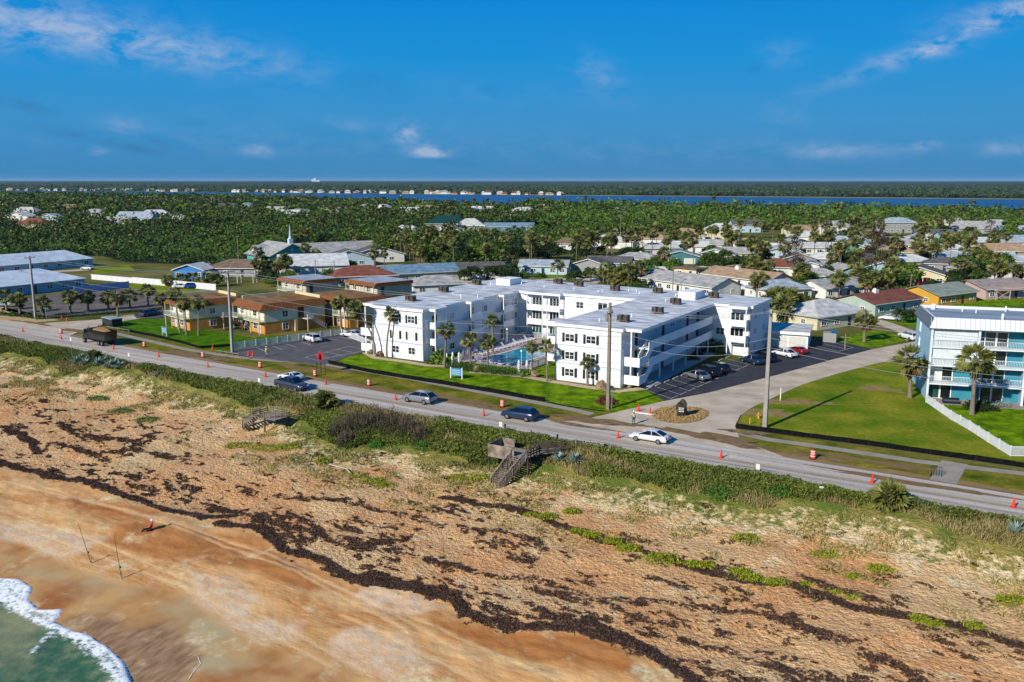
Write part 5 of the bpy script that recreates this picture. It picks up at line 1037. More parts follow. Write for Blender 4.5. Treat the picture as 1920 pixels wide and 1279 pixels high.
for i, r_ in enumerate([(312, 607, 302, 560), (338, 625, 327, 551), (350, 629, 345, 567), (372, 630, 372, 566)]): pp(*r_, 1.15, '%s palm from the left before the left motel block' % ORD[i], 'palms before the left motel block', r=.15)
for i, r_ in enumerate([(315, 537, 315, 524), (341, 537, 341, 523), (363, 536, 363, 521), (390, 538, 389, 520), (404, 538, 404, 522)]): pp(*r_, 1.4, '%s small palm from the left before the white vinyl fence' % ORD[i], 'small palms before the white vinyl fence', r=.2)
pp(640, 617, 637, 566, 1.2, 'palm with dark head between the motel stair and the car park', r=.2); pp(671, 614, 671, 580, 1.2, 'palm behind the leaning one, at the car park fence', r=.2)
pp(1336, 661, 1336, 644, .8, 'young palm in the shaded planting bed under the galleries', k=4); pp(835, 521, 836, 484, 1.3, 'tall solitary palm above the pale blue metal roof'); pp(948, 520, 944, 477, 1.3, 'tall palm right of the dark grey roof'); pp(1045, 523, 1046, 496, 1.5, 'palm on the lawn behind the white building'); pp(487, 510, 483, 472, 1.4, 'brown-skirted palm just left of the church wall')
# scattered neighbourhood palms and broadleaf trees: clusters in stated places, counted from the left in each
def clear(p, extra=1.5):
    for hx, hy, hr in HOUSES:
        dx, dy = p.x - hx, p.y - hy
        if math.hypot(dx, dy) < hr * .85 + extra: return False
        if abs(p.x / p.y - hx / hy) * hy < hr * .7 and -26 < dy < 0 and rnd.random() < .8: return False
    return True
def cluster(n, x0, x1, y0, y1, kind, where, s0=1.0, s1=1.4, h0=5, h1=9, grp=None, km=None):
    out_ = []; tries = 0
    while len(out_) < n and tries < n * 30:
        tries += 1; x = rnd.uniform(x0, x1); y = rnd.uniform(y0, y1); p = at(x, y)
        if clear(p): out_.append((x, p))
    out_.sort(key=lambda a: a[0])
    for i, (x, p) in enumerate(out_):
        o_ = ORD[i] if i < len(ORD) else '%dth' % (i + 1)
        if kind == 'p': palm_far(p, rnd.uniform(h0, h1), rnd.uniform(s0, s1), '%s palm from the left %s' % (o_, where), 'palms ' + where)
        else: tree(p, rnd.uniform(s0, s1), '%s leafy tree from the left %s' % (o_, where), 'leafy trees ' + where, km)
cluster(26, 560, 800, 470, 503, 'p', 'in the belt behind the motel and church'); cluster(26, 760, 960, 455, 505, 'p', 'in the dense grove left of centre', s0=1.2, s1=1.6); cluster(16, 560, 960, 462, 500, 't', 'among the palm belt left of centre', .9, 1.4)
cluster(16, 1130, 1235, 535, 548, 'p', 'in the thicket just behind the white roof', s0=1.2, s1=1.5, h0=3, h1=6); cluster(34, 990, 1260, 470, 505, 'p', 'among the houses behind the back wing', h0=6, h1=11, s0=1.2, s1=1.6); cluster(14, 960, 1110, 470, 500, 't', 'in the dark trees behind the back wing', .9, 1.3, km=1)
cluster(36, 1250, 1480, 445, 505, 'p', 'among the houses right of centre', h0=6, h1=10, s0=1.2, s1=1.6); cluster(12, 1300, 1460, 450, 510, 't', 'among the houses right of centre', .7, 1.1)
cluster(52, 1480, 1780, 438, 520, 'p', 'among the right-hand houses', h0=6, h1=11, s0=1.3, s1=1.7); cluster(18, 1480, 1780, 430, 520, 't', 'among the right-hand houses', .7, 1.15)
cluster(14, 1500, 1700, 520, 565, 'p', 'in the yards behind the annex', h0=4, h1=7, s0=1.3, s1=1.6); cluster(12, 1442, 1530, 590, 612, 'p', 'in the clump beside the far corner of the white building', h0=3, h1=5, s0=1.4, s1=1.8)
cluster(20, 1760, 1920, 470, 545, 'p', 'at the right edge among houses', h0=4, h1=8, s0=1.3, s1=1.7); cluster(18, 1760, 1920, 420, 520, 't', 'at the right edge among houses', .8, 1.3); cluster(44, 1100, 1480, 455, 520, 't', 'in the gardens between back street and wood edge', .45, .9); cluster(60, 1480, 1900, 450, 560, 't', 'in the gardens of the right-hand houses', .45, .95); cluster(14, 1180, 1460, 515, 562, 't', 'in the yards just behind the white roof', .45, .8); cluster(10, 950, 1150, 500, 532, 't', 'along the back street left of the thicket', .4, .8); cluster(12, 1440, 1760, 560, 612, 't', 'in the front gardens beyond the annex', .35, .6); cluster(14, 420, 860, 500, 540, 't', 'between motel rear and palm belt', .4, .8); cluster(8, 1395, 1450, 520, 566, 'p', 'behind the right end of the white building', h0=3, h1=6, s0=1.2, s1=1.5)
cluster(9, 430, 540, 508, 530, 'p', 'between the brown roof and the church', h0=4, h1=6); cluster(8, 500, 720, 505, 530, 't', 'around the rear motel blocks', .5, .8); cluster(9, 860, 960, 520, 530, 't', 'in the yard behind the left wing roof', .5, .9, km=4); cluster(6, 640, 800, 535, 560, 't', 'beside the rear motel wing', .35, .6)
# tall bare brown trees among the right houses
BARE = crown_mesh('crown', 90, 3.0, 3.0, 6.5, 44, 26, .42, leafD)
for (x, y, s, lb) in ((1488, 522, 1.0, 'tall brown leafless-looking tree right of the rust-red roof'), (1640, 535, 1.35, 'biggest bare brown tree among the right-hand houses'), (1855, 452, .9, 'bare brown tree at the upper right'), (972, 404, .8, 'reddish bare tree near the river, centre')):
    t = thing('bare_tree', lb, 'tree', at(x, y), 0); q = MB().tube([(0, 0, -.2), (0, 0, 9 * s)], [.3, .1], 6)
    for k in range(16): a = rnd.uniform(0, 6.28); z = rnd.uniform(2, 9) * s; q.tube([(0, 0, z), (math.cos(a) * 2.2 * s, math.sin(a) * 2.2 * s, z + 2 * s)], [.09, .03], 4)
    q.build('trunk', bark, t); c = ob('crown', BARE, t, (0, 0, 6.8 * s)); c.scale = (s, s, s)
tree(at(1690, 606), .55, 'round clipped tree on the lawn beside the parked white car', k=1); tree(at(1700, 540), 1.3, 'dense green bush-like tree beside the cream gable house', k=3); tree(at(1660, 548), 1.1, 'wide green tree left of the cream gable house', k=3); tree(at(1830, 532), 1.2, 'greyish round tree before the solar-panel house', k=1)

# woodland: a continuous canopy far off, thousands of crowns nobody could count
W_POLY = [[touw(at(*p)) for p in pl_] for pl_ in (
    [(-300, 363), (0, 365.5), (480, 374), (700, 384), (980, 394), (1000, 412), (960, 418), (860, 440), (960, 452), (960, 492), (900, 500), (820, 498), (760, 470), (560, 472), (480, 470), (450, 500), (240, 492), (190, 480), (-300, 486)],
    [(980, 391), (1440, 400), (1920, 407), (2250, 412), (2250, 436), (1920, 425), (1700, 425), (1480, 432), (1340, 432), (1120, 438), (1080, 432), (960, 418), (1000, 412)],
    [(960, 440), (1110, 440), (1110, 470), (1040, 480), (960, 480)], [(1700, 412), (2250, 420), (2250, 470), (1930, 455), (1700, 430)])]
def canopy(name, label, N0, hmin, hmax, leaf, lsz, mats, seed, ymax):
    g = np.random.RandomState(seed); Y = np.exp(g.uniform(np.log(190), np.log(ymax), N0)); X = g.uniform(-.72, .72, N0) * Y
    keep = g.rand(N0) < np.clip((Y / ymax), 0, 1) ** 0.0
    u_ = X * U.x + Y * U.y; w_ = X * W.x + Y * W.y; ins = np.zeros(N0, bool); rv = g.rand(N0)
    for p in W_POLY: ins |= inpoly(u_, w_, p)
    for hx, hy, hr in HOUSES: ins &= ~((np.hypot(X - hx, Y - hy) < hr + 2) | ((np.abs(X / Y - hx / hy) * hy < hr * 1.1) & (Y < hy) & (Y > hy - hr - 34 - (hy - 250) * .09) & (rv > .07)))
    return X[ins], Y[ins], g
GX, GY, g = canopy('w', '', 90000, 0, 0, 0, 0, 0, 5, 2600)
# thin out where crowns crowd: jittered cells
cell = {}
for i in range(len(GX)):
    s_ = 4.6 if GY[i] < 700 else 7.5
    cell.setdefault((int(GX[i] / s_), int(GY[i] / s_), s_), i)
idx = np.array(list(cell.values())); GX, GY = GX[idx], GY[idx]; big_n = fbm(GX * .012, GY * .012, 90, 4); spn = g.rand(len(GX))
sz_ = g.rand(len(GX)) ** 1.6; HT = (3.0 + 4.2 * sz_ + 3.0 * (big_n - .4)) * np.clip((GY - 230) / 330, .5, 1.05) * np.where(GX > 0, 1 + np.clip((GY - 600) / 500, 0, .5), 1)
def build_wood(name, label, sel, mat, near):
    X, Y, Hh = GX[sel], GY[sel], HT[sel]; n = len(X)
    if n == 0: return
    L = 64 if near else 20; g2 = np.random.RandomState(3); cr = (1.9 + 2.5 * sz_[sel]) * (1.0 if near else 1.55)
    d = g2.normal(size=(n, L, 3)); d[:, :, 2] = np.abs(d[:, :, 2]) * .9 - .25; d /= np.linalg.norm(d, axis=2)[:, :, None]
    lump = 1 + .28 * np.sin(d[:, :, 0] * 4 + X[:, None]) * np.cos(d[:, :, 1] * 5 + Y[:, None])
    P = np.stack([X, Y, Hh - cr * .45], -1)[:, None, :] + d * (cr[:, None] * lump)[:, :, None] * np.array([1, 1, .72])
    P = P.reshape(-1, 3); sz = g2.uniform(.7, 1.3, len(P)) * np.clip(np.repeat(Y, L) * .0022, .75, 3.0) * (1.25 if near else 1.5)
    V, Fc = tris(P, sz, g2, .3); npmesh(name, V, Fc, mat, label=label, cat='woodland', kind='stuff')
for k, (m, lo_, hi_) in enumerate(((leafC, 0, .36), (leafA, .36, .72), (leafB, .72, 1.01))):
    tt = spn * .62 + fbm(GX * .02, GY * .02, 95, 3) * .6 - .08
    right = (GX > GY * .03) & (GY > 380); tt = np.where(right, tt - .14, tt + .05); sel = (tt >= (lo_ if k else -9)) & (tt < (hi_ if k < 2 else 9))
    nm = ('bright green scrub woods', 'mid green woods', 'dark evergreen woods')[k]
    build_wood('woodland', nm + ' between the houses and the river, nearer part', sel & (GY < 560), m, True); build_wood('woodland', nm + ' between the houses and the river, farther part', sel & (GY >= 560), m, False)
# tall palms standing out of the woods, past the countable ones: trunks and feathery heads in one mass
g3 = np.random.RandomState(77); ii = np.where((GY > 330) & (GY < 1250) & (g3.rand(len(GX)) < np.where(GX < GY * .05, .11, .04) * np.clip((GY - 330) / 200, .1, 1)))[0]; n = len(ii); K = 26
X, Y = GX[ii], GY[ii]; Hh = HT[ii] + g3.uniform(1.5, 4.5, n); a = g3.uniform(0, 6.28, (n, K)); e = g3.uniform(-.7, 1.3, (n, K)); d = np.stack([np.cos(a) * np.cos(e), np.sin(a) * np.cos(e), np.sin(e)], -1); Lf = (1.9 * np.clip(Y / 450, 1, 1.9))[:, None, None]
C = np.stack([X, Y, Hh], -1)[:, None, :]; tip = C + d * Lf; tip[:, :, 2] -= .5; sd = np.stack([-np.sin(a), np.cos(a), 0 * a], -1) * Lf * .24; mid = C + d * Lf * .55
V = np.stack([C + 0 * mid, mid + sd, tip, mid - sd], 2).reshape(-1, 3); npmesh('palm_woodland', V, np.arange(len(V)).reshape(-1, 4), palmG, label='palm heads standing above the woods', cat='palms', kind='stuff')
w_ = np.clip(Y / 450, 1, 2)[:, None] * .16; b0_ = np.stack([X, Y, Hh * 0], -1); t0_ = np.stack([X, Y, Hh], -1); ex = np.concatenate([w_, 0 * w_, 0 * w_], 1); V = np.stack([b0_ - ex, b0_ + ex, t0_ + ex * .8, t0_ - ex * .8], 1).reshape(-1, 3)
ey = np.concatenate([0 * w_, w_, 0 * w_], 1); V2 = np.stack([b0_ - ey, b0_ + ey, t0_ + ey * .8, t0_ - ey * .8], 1).reshape(-1, 3); V = np.concatenate([V, V2]); npmesh('palm_trunks', V, np.arange(len(V)).reshape(-1, 4), barkP, label='trunks of the palms in the woods', cat='palms', kind='stuff')
# canopy floor under the crowns, so no bare ground shows through
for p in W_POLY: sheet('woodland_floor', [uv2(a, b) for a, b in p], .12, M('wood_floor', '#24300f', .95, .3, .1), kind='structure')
# far bank woods: rolling canopy to the horizon
th_ = np.linspace(-.72, .72, 620); rr = np.concatenate([np.geomspace(1, 1.35, 34), np.geomspace(1.36, 9.5, 130)])
shore = np.interp(CX + F * np.tan(th_), [-400, 0, 480, 960, 1440, 1920, 2300], [354.3, 357.3, 361, 365.6, 369.6, 374, 377.5])
R0 = np.array([at(CX + F * math.tan(t_), s_).y for t_, s_ in zip(th_, shore)]) + 25
T_, Q_ = np.meshgrid(th_, rr, indexing='ij'); YY = R0[:, None] * Q_; XX = YY * np.tan(T_)
ZZ = 9 + 7 * (fbm(XX * .012, YY * .010, 120, 5, .6) - .5) + 5 * (fbm(XX * .05, YY * .03, 130, 3) - .5) + 6 * np.clip(Q_ - 1.6, 0, 1) * fbm(XX * .002, YY * .002, 140, 3)
ZZ[:, 0] = 0; ZZ[:, 1] = 5
farw = M('leaf_far', '#1a2f1c', .9, .4, .02, col2='#3a5232', detail=12)
npmesh('far_woodland', np.stack([XX, YY, ZZ], -1).reshape(-1, 3), gridfaces(*XX.shape), farw, True, label='unbroken green woods on the far bank of the river out to the horizon', cat='woodland', kind='stuff')
gg = np.random.RandomState(9); n = 60000; ti = gg.uniform(-.70, .70, n); q_ = 1 + gg.rand(n) ** 2 * 1.6; r0 = np.interp(ti, th_, R0); Yp = r0 * q_; Xp = Yp * np.tan(ti)
Zp = 4 + gg.rand(n) * 8 * np.clip((q_ - 1) * 20 + .5, 0, 1); V, Fc = tris(np.stack([Xp, Yp, Zp], -1), gg.uniform(3, 7, n), gg, .3)
npmesh('far_trees', V, Fc, M('leaf_far_clumps', '#1c321c', .85, .4, .01, col2='#4b5b3a', island=.6), label='tree crowns along the far river bank', cat='woodland', kind='stuff')

# the air between here and the far shore
hz = bpy.data.materials.new('haze'); hz.use_nodes = True; t = hz.node_tree; t.nodes.clear(); o_ = t.nodes.new('ShaderNodeOutputMaterial'); v_ = t.nodes.new('ShaderNodeVolumePrincipled')
v_.inputs['Color'].default_value = (.5, .75, 1, 1); v_.inputs['Density'].default_value = .000018; v_.inputs['Anisotropy'].default_value = .0; t.links.new(v_.outputs[0], o_.inputs['Volume'])
tag(MB().box(-31000, 31000, -9100, 33000, -10.5, 75).build('haze', hz), 'thin bluish haze over the far shore', 'haze', kind='stuff')
# ================================================================ VEHICLES
tyre = M('tyre', '#121214', .9, .2, 5); rim_m = M('rim', '#8e9195', .35, .1, 5, metal=.7); carglass = M('car_glass', '#0b0f13', .08, .2, 1, spec=.8)
lampw = M('headlight_glass', '#d8dadd', .15, .05, 5, spec=.8); lampr = M('taillight_red', '#6d0d0c', .25, .1, 5); trimk = M('black_plastic', '#141517', .7, .1, 4); orange = M('traffic_orange', '#d4370f', .6, .12, 4); refl = M('reflective_white', '#d6d3cc', .5, .06, 4)
def paint(nm, c, metal=.25): 
    m = M('paint_' + nm, c, .28, .05, .6, spec=.6, metal=metal); m.node_tree.nodes['Principled BSDF'].inputs['Coat Weight'].default_value = .6; return m
SP = dict(sedan=dict(L=4.8, W=1.84, top=[(-2.4, .58), (-2.36, .86), (-2.1, 1.0), (-1.5, .99), (.85, .93), (1.35, .87), (2.0, .77), (2.3, .62), (2.4, .48)], g=(-2.2, 1.35, -.95, .1, 1.46), wh=.33, wb=1.42),
          coupe=dict(L=4.6, W=1.9, top=[(-2.3, .55), (-2.26, .85), (-2.0, .98), (-1.5, 1.0), (.6, .92), (1.2, .88), (1.9, .76), (2.2, .6), (2.3, .45)], g=(-1.85, .95, -.9, -.05, 1.3), wh=.34, wb=1.36),
          suv=dict(L=4.9, W=1.95, top=[(-2.45, .6), (-2.43, 1.05), (-2.2, 1.2), (-1.5, 1.2), (.95, 1.14), (1.4, 1.08), (2.1, .98), (2.4, .8), (2.45, .55)], g=(-2.4, 1.4, -1.75, .3, 1.66), wh=.38, wb=1.46),
          pickup=dict(L=5.8, W=2.02, top=[(-2.9, .62), (-2.88, 1.2), (-2.7, 1.25), (-1.1, 1.25), (1.2, 1.22), (1.7, 1.17), (2.5, 1.08), (2.84, .9), (2.9, .6)], g=(-1.0, 1.75, -.75, .8, 1.92), wh=.42, wb=1.85))
def car(kind, p, ang, mat, label, cat='car', group=None, z=.1, roofm=None):
    S = SP[kind]; t = thing(dict(pickup='pickup_truck').get(kind, 'parked_car' if group != 'cars on the coast road' else 'moving_car'), label, cat, (p[0], p[1], z), ang, group); hw = S['W'] / 2; q = MB(); T = S['top']; rings = []
    for i, (x, zt) in enumerate(T):
        f = .9 if i in (0, len(T) - 1) else (.965 if i in (1, len(T) - 2) else 1); zb = .3 if 0 < i < len(T) - 1 else .36
        rings.append([(x, -hw * f * .93, zb), (x, -hw * f, zb + .18), (x, -hw * f, (zb + zt) / 2 + .08), (x, -hw * f * .955, zt - .07), (x, -hw * f * .82, zt), (x, hw * f * .82, zt), (x, hw * f * .955, zt - .07), (x, hw * f, (zb + zt) / 2 + .08), (x, hw * f, zb + .18), (x, hw * f * .93, zb)])
    vs = [v for r in rings for v in r]; n = 10; q.add(vs, [(i * n + k, (i + 1) * n + k, (i + 1) * n + (k + 1) % n, i * n + (k + 1) % n) for i in range(len(T) - 1) for k in range(n)], True)
    q.add(rings[0], [tuple(range(n))]); q.add(rings[-1], [tuple(range(n))[::-1]]); body = q.build('body', mat, t)
    x0, x1, r0, r1, h = S['g']; zb = T[3][1] - .08; a = hw * .86; b = hw * .66
    MB().add([(x0, -a, zb), (x1, -a, zb - .04), (x1, a, zb - .04), (x0, a, zb), (r0, -b, h - .03), (r1, -b, h - .03), (r1, b, h - .03), (r0, b, h - .03)], [(0, 1, 5, 4), (1, 2, 6, 5), (2, 3, 7, 6), (3, 0, 4, 7), (4, 5, 6, 7)]).build('windows', carglass, t)
    q = MB(); q.add([(r0 - .08, -b - .02, h - .06), (r1 + .06, -b - .02, h - .06), (r1 + .06, b + .02, h - .06), (r0 - .08, b + .02, h - .06), (r0 + .05, -b + .1, h + .015), (r1 - .05, -b + .1, h + .015), (r1 - .05, b - .1, h + .015), (r0 + .05, b - .1, h + .015)], [(0, 1, 5, 4), (1, 2, 6, 5), (2, 3, 7, 6), (3, 0, 4, 7), (4, 5, 6, 7), (3, 2, 1, 0)])
    for s_ in (-1, 1):
        for (xa, xb) in ((x0, r0), (x1, r1), ((x0 + x1) / 2 - .1, (r0 + r1) / 2)): q.bar((xa, s_ * (a + .01), zb), (xb, s_ * (b + .01), h - .04), .07, .05)
    q.build('roof', roofm or mat, t)
    if kind == 'pickup': MB().box(-2.75, -1.1, -.8, .8, 1.18, 1.262).build('bed', trimk, t)  # flat black slab stands for the dark hollow of the open bed
    for sx in (-1, 1):
        for sy in (-1, 1):
            w = MB().tube([(0, -.11, 0), (0, .11, 0)], S['wh'], 14).build('wheel', tyre, t, (sx * S['wb'], sy * (hw - .09), S['wh'])); MB().tube([(0, sy * .112 - .01, 0), (0, sy * .112 + .01, 0)], S['wh'] * .62, 10, False).build('rim', rim_m, w)
    zf = T[-2][1] - .08; zr = T[1][1] - .08
    for sy in (-1, 1):
        MB().cbox(T[-2][0] - .02, sy * hw * .68, zf, .16, .36, .14).build('headlight', lampw, t); MB().cbox(T[1][0] + .0, sy * hw * .74, zr, .1, .3, .16).build('taillight', lampr, t)
        MB().cbox(x1 - .35, sy * (hw + .06), zb + .02, .12, .16, .12).build('mirror', mat, t)
    q = MB().cbox(T[-1][0] - .02, 0, .42, .1, hw * 1.5, .16); q.cbox(T[0][0] + .02, 0, .42, .1, hw * 1.5, .16); q.build('bumper', trimk, t)
    return t
G1 = 'cars on the coast road'; G2 = 'cars parked along the white building'
RA = lambda u: AN - (.07 if u < -80 else .0)
silver = paint('silver', '#8b9097', .5); whitep = paint('white', '#cfd1d3', .0); blackp = paint('black', '#0f1012', .1); navy = paint('navy', '#1d3350', .3); red = paint('red', '#8e1016', .15); greyp = paint('grey', '#4d535c', .5); bluep = paint('blue', '#1a3a8a', .2); lightb = paint('light_blue', '#7aa0b6', .1)
def ru(u, dw): return uv2(u, float(road_w(u)) + dw)
car('pickup', ru(-94.8, 1.7), RA(-95), greyp, 'grey pickup truck with dark open bed on the near lane', 'pickup truck', G1); car('coupe', ru(-99.3, 5.9), RA(-99) + math.pi, whitep, 'low white sports car just behind the grey pickup', 'car', G1, roofm=whitep)
car('suv', ru(-73.5, 5.9), AN + math.pi, silver, 'silver car passing the black silt fence before the blue sign', 'car', G1); car('suv', ru(-56.8, 5.9), AN + math.pi, navy, 'dark blue car left of the side street corner', 'car', G1); car('sedan', ru(-38.4, 5.6), AN + math.pi, whitep, 'white sedan driving past the road worker at the junction', 'car', G1)
PA = AN + R(149)
car('sedan', uv2(-44.9, 130.6), PA, silver, 'silver sedan, first parked car along the white building', 'car', G2); car('suv', uv2(-44.5, 134.2), PA, blackp, 'black car parked right next to the silver sedan', 'car', G2); car('suv', uv2(-44.0, 137.4), PA, blackp, 'black car parked second from the silver sedan', 'car', G2)
car('sedan', uv2(-40.9, 147.2), PA, navy, 'dark car half hidden behind the right-hand concrete pole', 'car', G2); car('suv', uv2(-39.8, 150.2), PA, blackp, 'dark car next to the pole, before the white sedan', 'car', G2); car('sedan', uv2(-37.7, 156.0), PA, whitep, 'white sedan parked beside the red car', 'car', G2); car('coupe', uv2(-36.6, 160.2), PA, red, 'bright red car parked by the white garage annex', 'car', G2)
q_ = at(585, 641); car('suv', (q_.x, q_.y), R(128), whitep, 'white sport utility vehicle parked at the picket fence', 'car', 'cars in the left car park'); q_ = at(660, 633); car('sedan', (q_.x, q_.y), R(150), whitep, 'white sedan parked nearest the leaning palm', 'car', 'cars in the left car park')
for (x, y, a, k, m, lb) in ((281, 593, 60, 'suv', greyp, 'grey car on the drive beside the left motel block'), (340, 541, 10, 'sedan', whitep, 'white car parked below the white vinyl fence'), (363, 541, 10, 'suv', bluep, 'car under a bright blue cover by the white vinyl fence'), (164, 506, 160, 'sedan', whitep, 'white car in front of the rear lodge'), (12, 575, 0, 'pickup', lightb, 'pale blue pickup at the far left lot edge'), (1668, 601, 150, 'sedan', whitep, 'white car on the drive of the pale green house'), (1704, 637, 100, 'suv', whitep, 'white car tucked against the blue building wall'),
                            (1317, 493, 5, 'sedan', whitep, 'white car beside the deep blue house'), (1365, 487, 10, 'sedan', greyp, 'grey car beside the cream house behind'), (1757, 497, 0, 'suv', blackp, 'black car under the carport of the solar-roof house'), (752, 439, 0, 'suv', whitep, 'white van by the distant maintenance building'), (780, 439, 10, 'suv', whitep, 'second white van by the distant maintenance building')):
    q_ = at(x, y); car(k, (q_.x, q_.y), R(a), m, lb, 'car', z=.06)
# black dump truck carrying sand
dt = thing('dump_truck', 'black dump truck heaped with brown sand on the road shoulder', 'truck', (*uv2(-153.6, 100.3).xy, .1), AN - .1 + math.pi)
MB().box(-4.2, 4.0, -.5, .5, .65, .95).build('chassis', trimk, dt)
cb = MB().box(1.7, 3.2, -1.15, 1.15, .95, 2.75); cb.box(3.21, 4.4, -.85, .85, .95, 1.95); cb.box(1.6, 2.2, -1.0, 1.0, 2.751, 3.0); cab = cb.build('cab', blackp, dt)
q = MB().box(3.2, 3.22, -1.0, 1.0, 1.95, 2.65); q.box(2.1, 2.95, -1.17, 1.17, 1.85, 2.6); q.build('windows', carglass, cab); MB().box(4.4, 4.46, -.6, .6, 1.0, 1.85).build('grille', rim_m, cab)
MB().add([(-4.4, -1.2, 1.1), (1.4, -1.2, 1.1), (1.4, 1.2, 1.1), (-4.4, 1.2, 1.1), (-4.8, -1.25, 2.9), (1.5, -1.25, 2.9), (1.5, 1.25, 2.9), (-4.8, 1.25, 2.9)], [(0, 1, 5, 4), (1, 2, 6, 5), (2, 3, 7, 6), (3, 0, 4, 7), (3, 2, 1, 0)]).build('dump_body', blackp, dt)
MB().blob((-1.6, 0, 2.6), (2.9, 1.15, .75), 4, 12, 8, .1).build('sand_load', M('truck_sand', '#8a6a42', .95, .2, 2), dt)
for x in (-3.2, -2.0, 3.3):
    for s_ in (-1, 1): w = MB().tube([(0, -.18, 0), (0, .18, 0)], .5, 14).build('wheel', tyre, dt, (x, s_ * 1.0, .5)); MB().tube([(0, s_ * .18 - .02, 0), (0, s_ * .18 + .02, 0)], .28, 10, False).build('rim', rim_m, w)
for s_ in (-1, 1): MB().box(1.45, 1.58, s_ * 1.0 - .06, s_ * 1.0 + .06, 1.0, 3.4).build('exhaust', rim_m, dt); MB().cbox(4.4, s_ * .72, 1.3, .14, .22, .22).build('headlight', lampw, dt)

# ================================================================ ROAD WORKS
def cone(px, py, label, z=.11):
    p = at(px, py); t = thing('traffic_cone', label, 'traffic cone', (p.x, p.y, z), rnd.uniform(0, 1.5), 'orange traffic cones')
    MB().box(-.24, .24, -.24, .24, 0, .05).build('base', orange, t); MB().lathe([(.18, .05), (.045, .95)], n=12).build('cone_body', orange, t); MB().lathe([(.118, .46), (.088, .66)], n=12).build('collar', refl, t); return t
for x, y, l in ((43, 623, 'first from left'), (115, 637, 'below the leftmost striped drum'), (213, 656, 'right of the dump truck'), (298, 671, 'between the two left striped drums'), (390, 690, 'below the second striped drum'), (498, 708, 'behind the grey pickup bed'), (611, 722, 'behind the bushy palmetto'), (742, 751, 'left of the silver car'), (907, 781, 'left of the dark blue car'), (1159, 823, 'just left of the white sedan'), (1352, 860, 'first one right of the junction'), (1635, 907, 'beside the roadside palmetto'), (1900, 953, 'rightmost, near the frame edge')):
    cone(x, y, 'orange cone with white collar on the road centre, ' + l)
for x, y, l in ((116, 599, 'left of the pair at the far left side street mouth'), (126, 603, 'right of the pair at the far left side street mouth'), (399, 657, 'by the motel fence corner'), (466, 668, 'left of the pair at the car park entrance'), (474, 669, 'right of the pair at the car park entrance'), (1197, 772, 'at the left end of the white kerb stone'), (1219, 778, 'at the right end of the white kerb stone')): cone(x, y, 'orange cone ' + l)
def drum(px, py, label):
    p = at(px, py); t = thing('traffic_drum', label, 'traffic drum', (p.x, p.y, .06), 0, 'striped traffic drums')
    MB().lathe([(.4, 0), (.4, .08)], n=14).build('base', trimk, t); MB().lathe([(.30, .08), (.27, .55), (.25, 1.0), (.12, 1.04)], n=14).build('drum_body', orange, t)
    for z in (.3, .58, .84): MB().lathe([(.305 - z * .05, z), (.30 - z * .05, z + .11)], n=14).build('stripe', refl, t)
for x, y, l in ((115, 626, 'left of the dump truck'), (271, 651, 'on the verge below the motel lawn'), (381, 671, 'by the torn-up verge at the car park'), (488, 690, 'on the verge tip left of the white sports car'), (591, 706, 'under the red diamond sign'), (692, 724, 'alone between diamond sign and silver car'), (942, 764, 'above the dark blue car'), (1524, 861, 'on the right-hand verge')): drum(x, y, 'orange and white striped drum ' + l)
sg = thing('work_sign', 'orange-red diamond road works sign seen from behind on stand by the silt fence', 'sign', at(602, 701, 0), AN)
q = MB(); 
for x in (-1.0, 0, 1.0): q.bar((x, 0, 0), (x * .9, 0, 1.9), .06)
q.bar((-1, 0, 1.6), (1, 0, 1.6), .06); q.bar((0, 0, 1.6), (0, 0, 3.6), .05); q.build('stand', trimk, sg)
MB().add([(0, -.05, 2.0), (.85, -.05, 2.9), (0, -.05, 3.8), (-.85, -.05, 2.9), (0, -.03, 2.0), (.85, -.03, 2.9), (0, -.03, 3.8), (-.85, -.03, 2.9)], [(0, 1, 2, 3), (7, 6, 5, 4), (0, 4, 5, 1), (1, 5, 6, 2), (2, 6, 7, 3), (3, 7, 4, 0)]).build('sign_panel', M('sign_red', '#b01f23', .5, .1, 2), sg)
MB().lathe([(.05, 2.25), (.25, 2.6), (.22, 3.1), (.1, 3.35)], 0, -.09, 8).build('symbol', trimk, sg)
# black silt fences: sagging cloth on stakes
silt_m = M('silt_cloth', '#060708', .8, .3, 2, col2='#121416', spec=.1)
def silt(label, pts, h=.62, sag=.1):
    P = [Vector(p) for p in pts]; t = thing('silt_fence', label, 'silt fence', P[0]); o = P[0]; vs = []; k = 0; q = MB(); fine_ = []
    for a, b in zip(P[:-1], P[1:]):
        n = max(2, int((b - a).length / .7))
        for i in range(n): fine_.append(a.lerp(b, i / n))
    fine_.append(P[-1])
    for i, p in enumerate(fine_): hh = h * (1 - sag * rnd.random()) * (.95 + .05 * math.sin(i * .4)); d = p - o; vs += [(d.x, d.y, .0), (d.x + rnd.uniform(-.05, .05), d.y + rnd.uniform(-.05, .05), hh * .5), (d.x, d.y, hh)]
    q.add(vs, [(3 * i + j, 3 * i + 3 + j, 3 * i + 4 + j, 3 * i + 1 + j) for i in range(len(fine_) - 1) for j in (0, 1)]); q.build('cloth', silt_m, t)
    s_ = MB()
    for p in fine_[::3]: d = p - o; s_.cbox(d.x, d.y, .38, .045, .045, .8)
    s_.build('stakes', M('stake_dark', '#2b2620', .9, .2, 4), t)
silt('black silt fence along the left motel lawn', pix((225, 618), (260, 626), (300, 634), (340, 644), (375, 654), (405, 652), (440, 650))); silt('long black silt fence along the front lawn of the white building', pix((616, 683), (700, 701), (850, 725), (950, 742), (1022, 754)), .8)
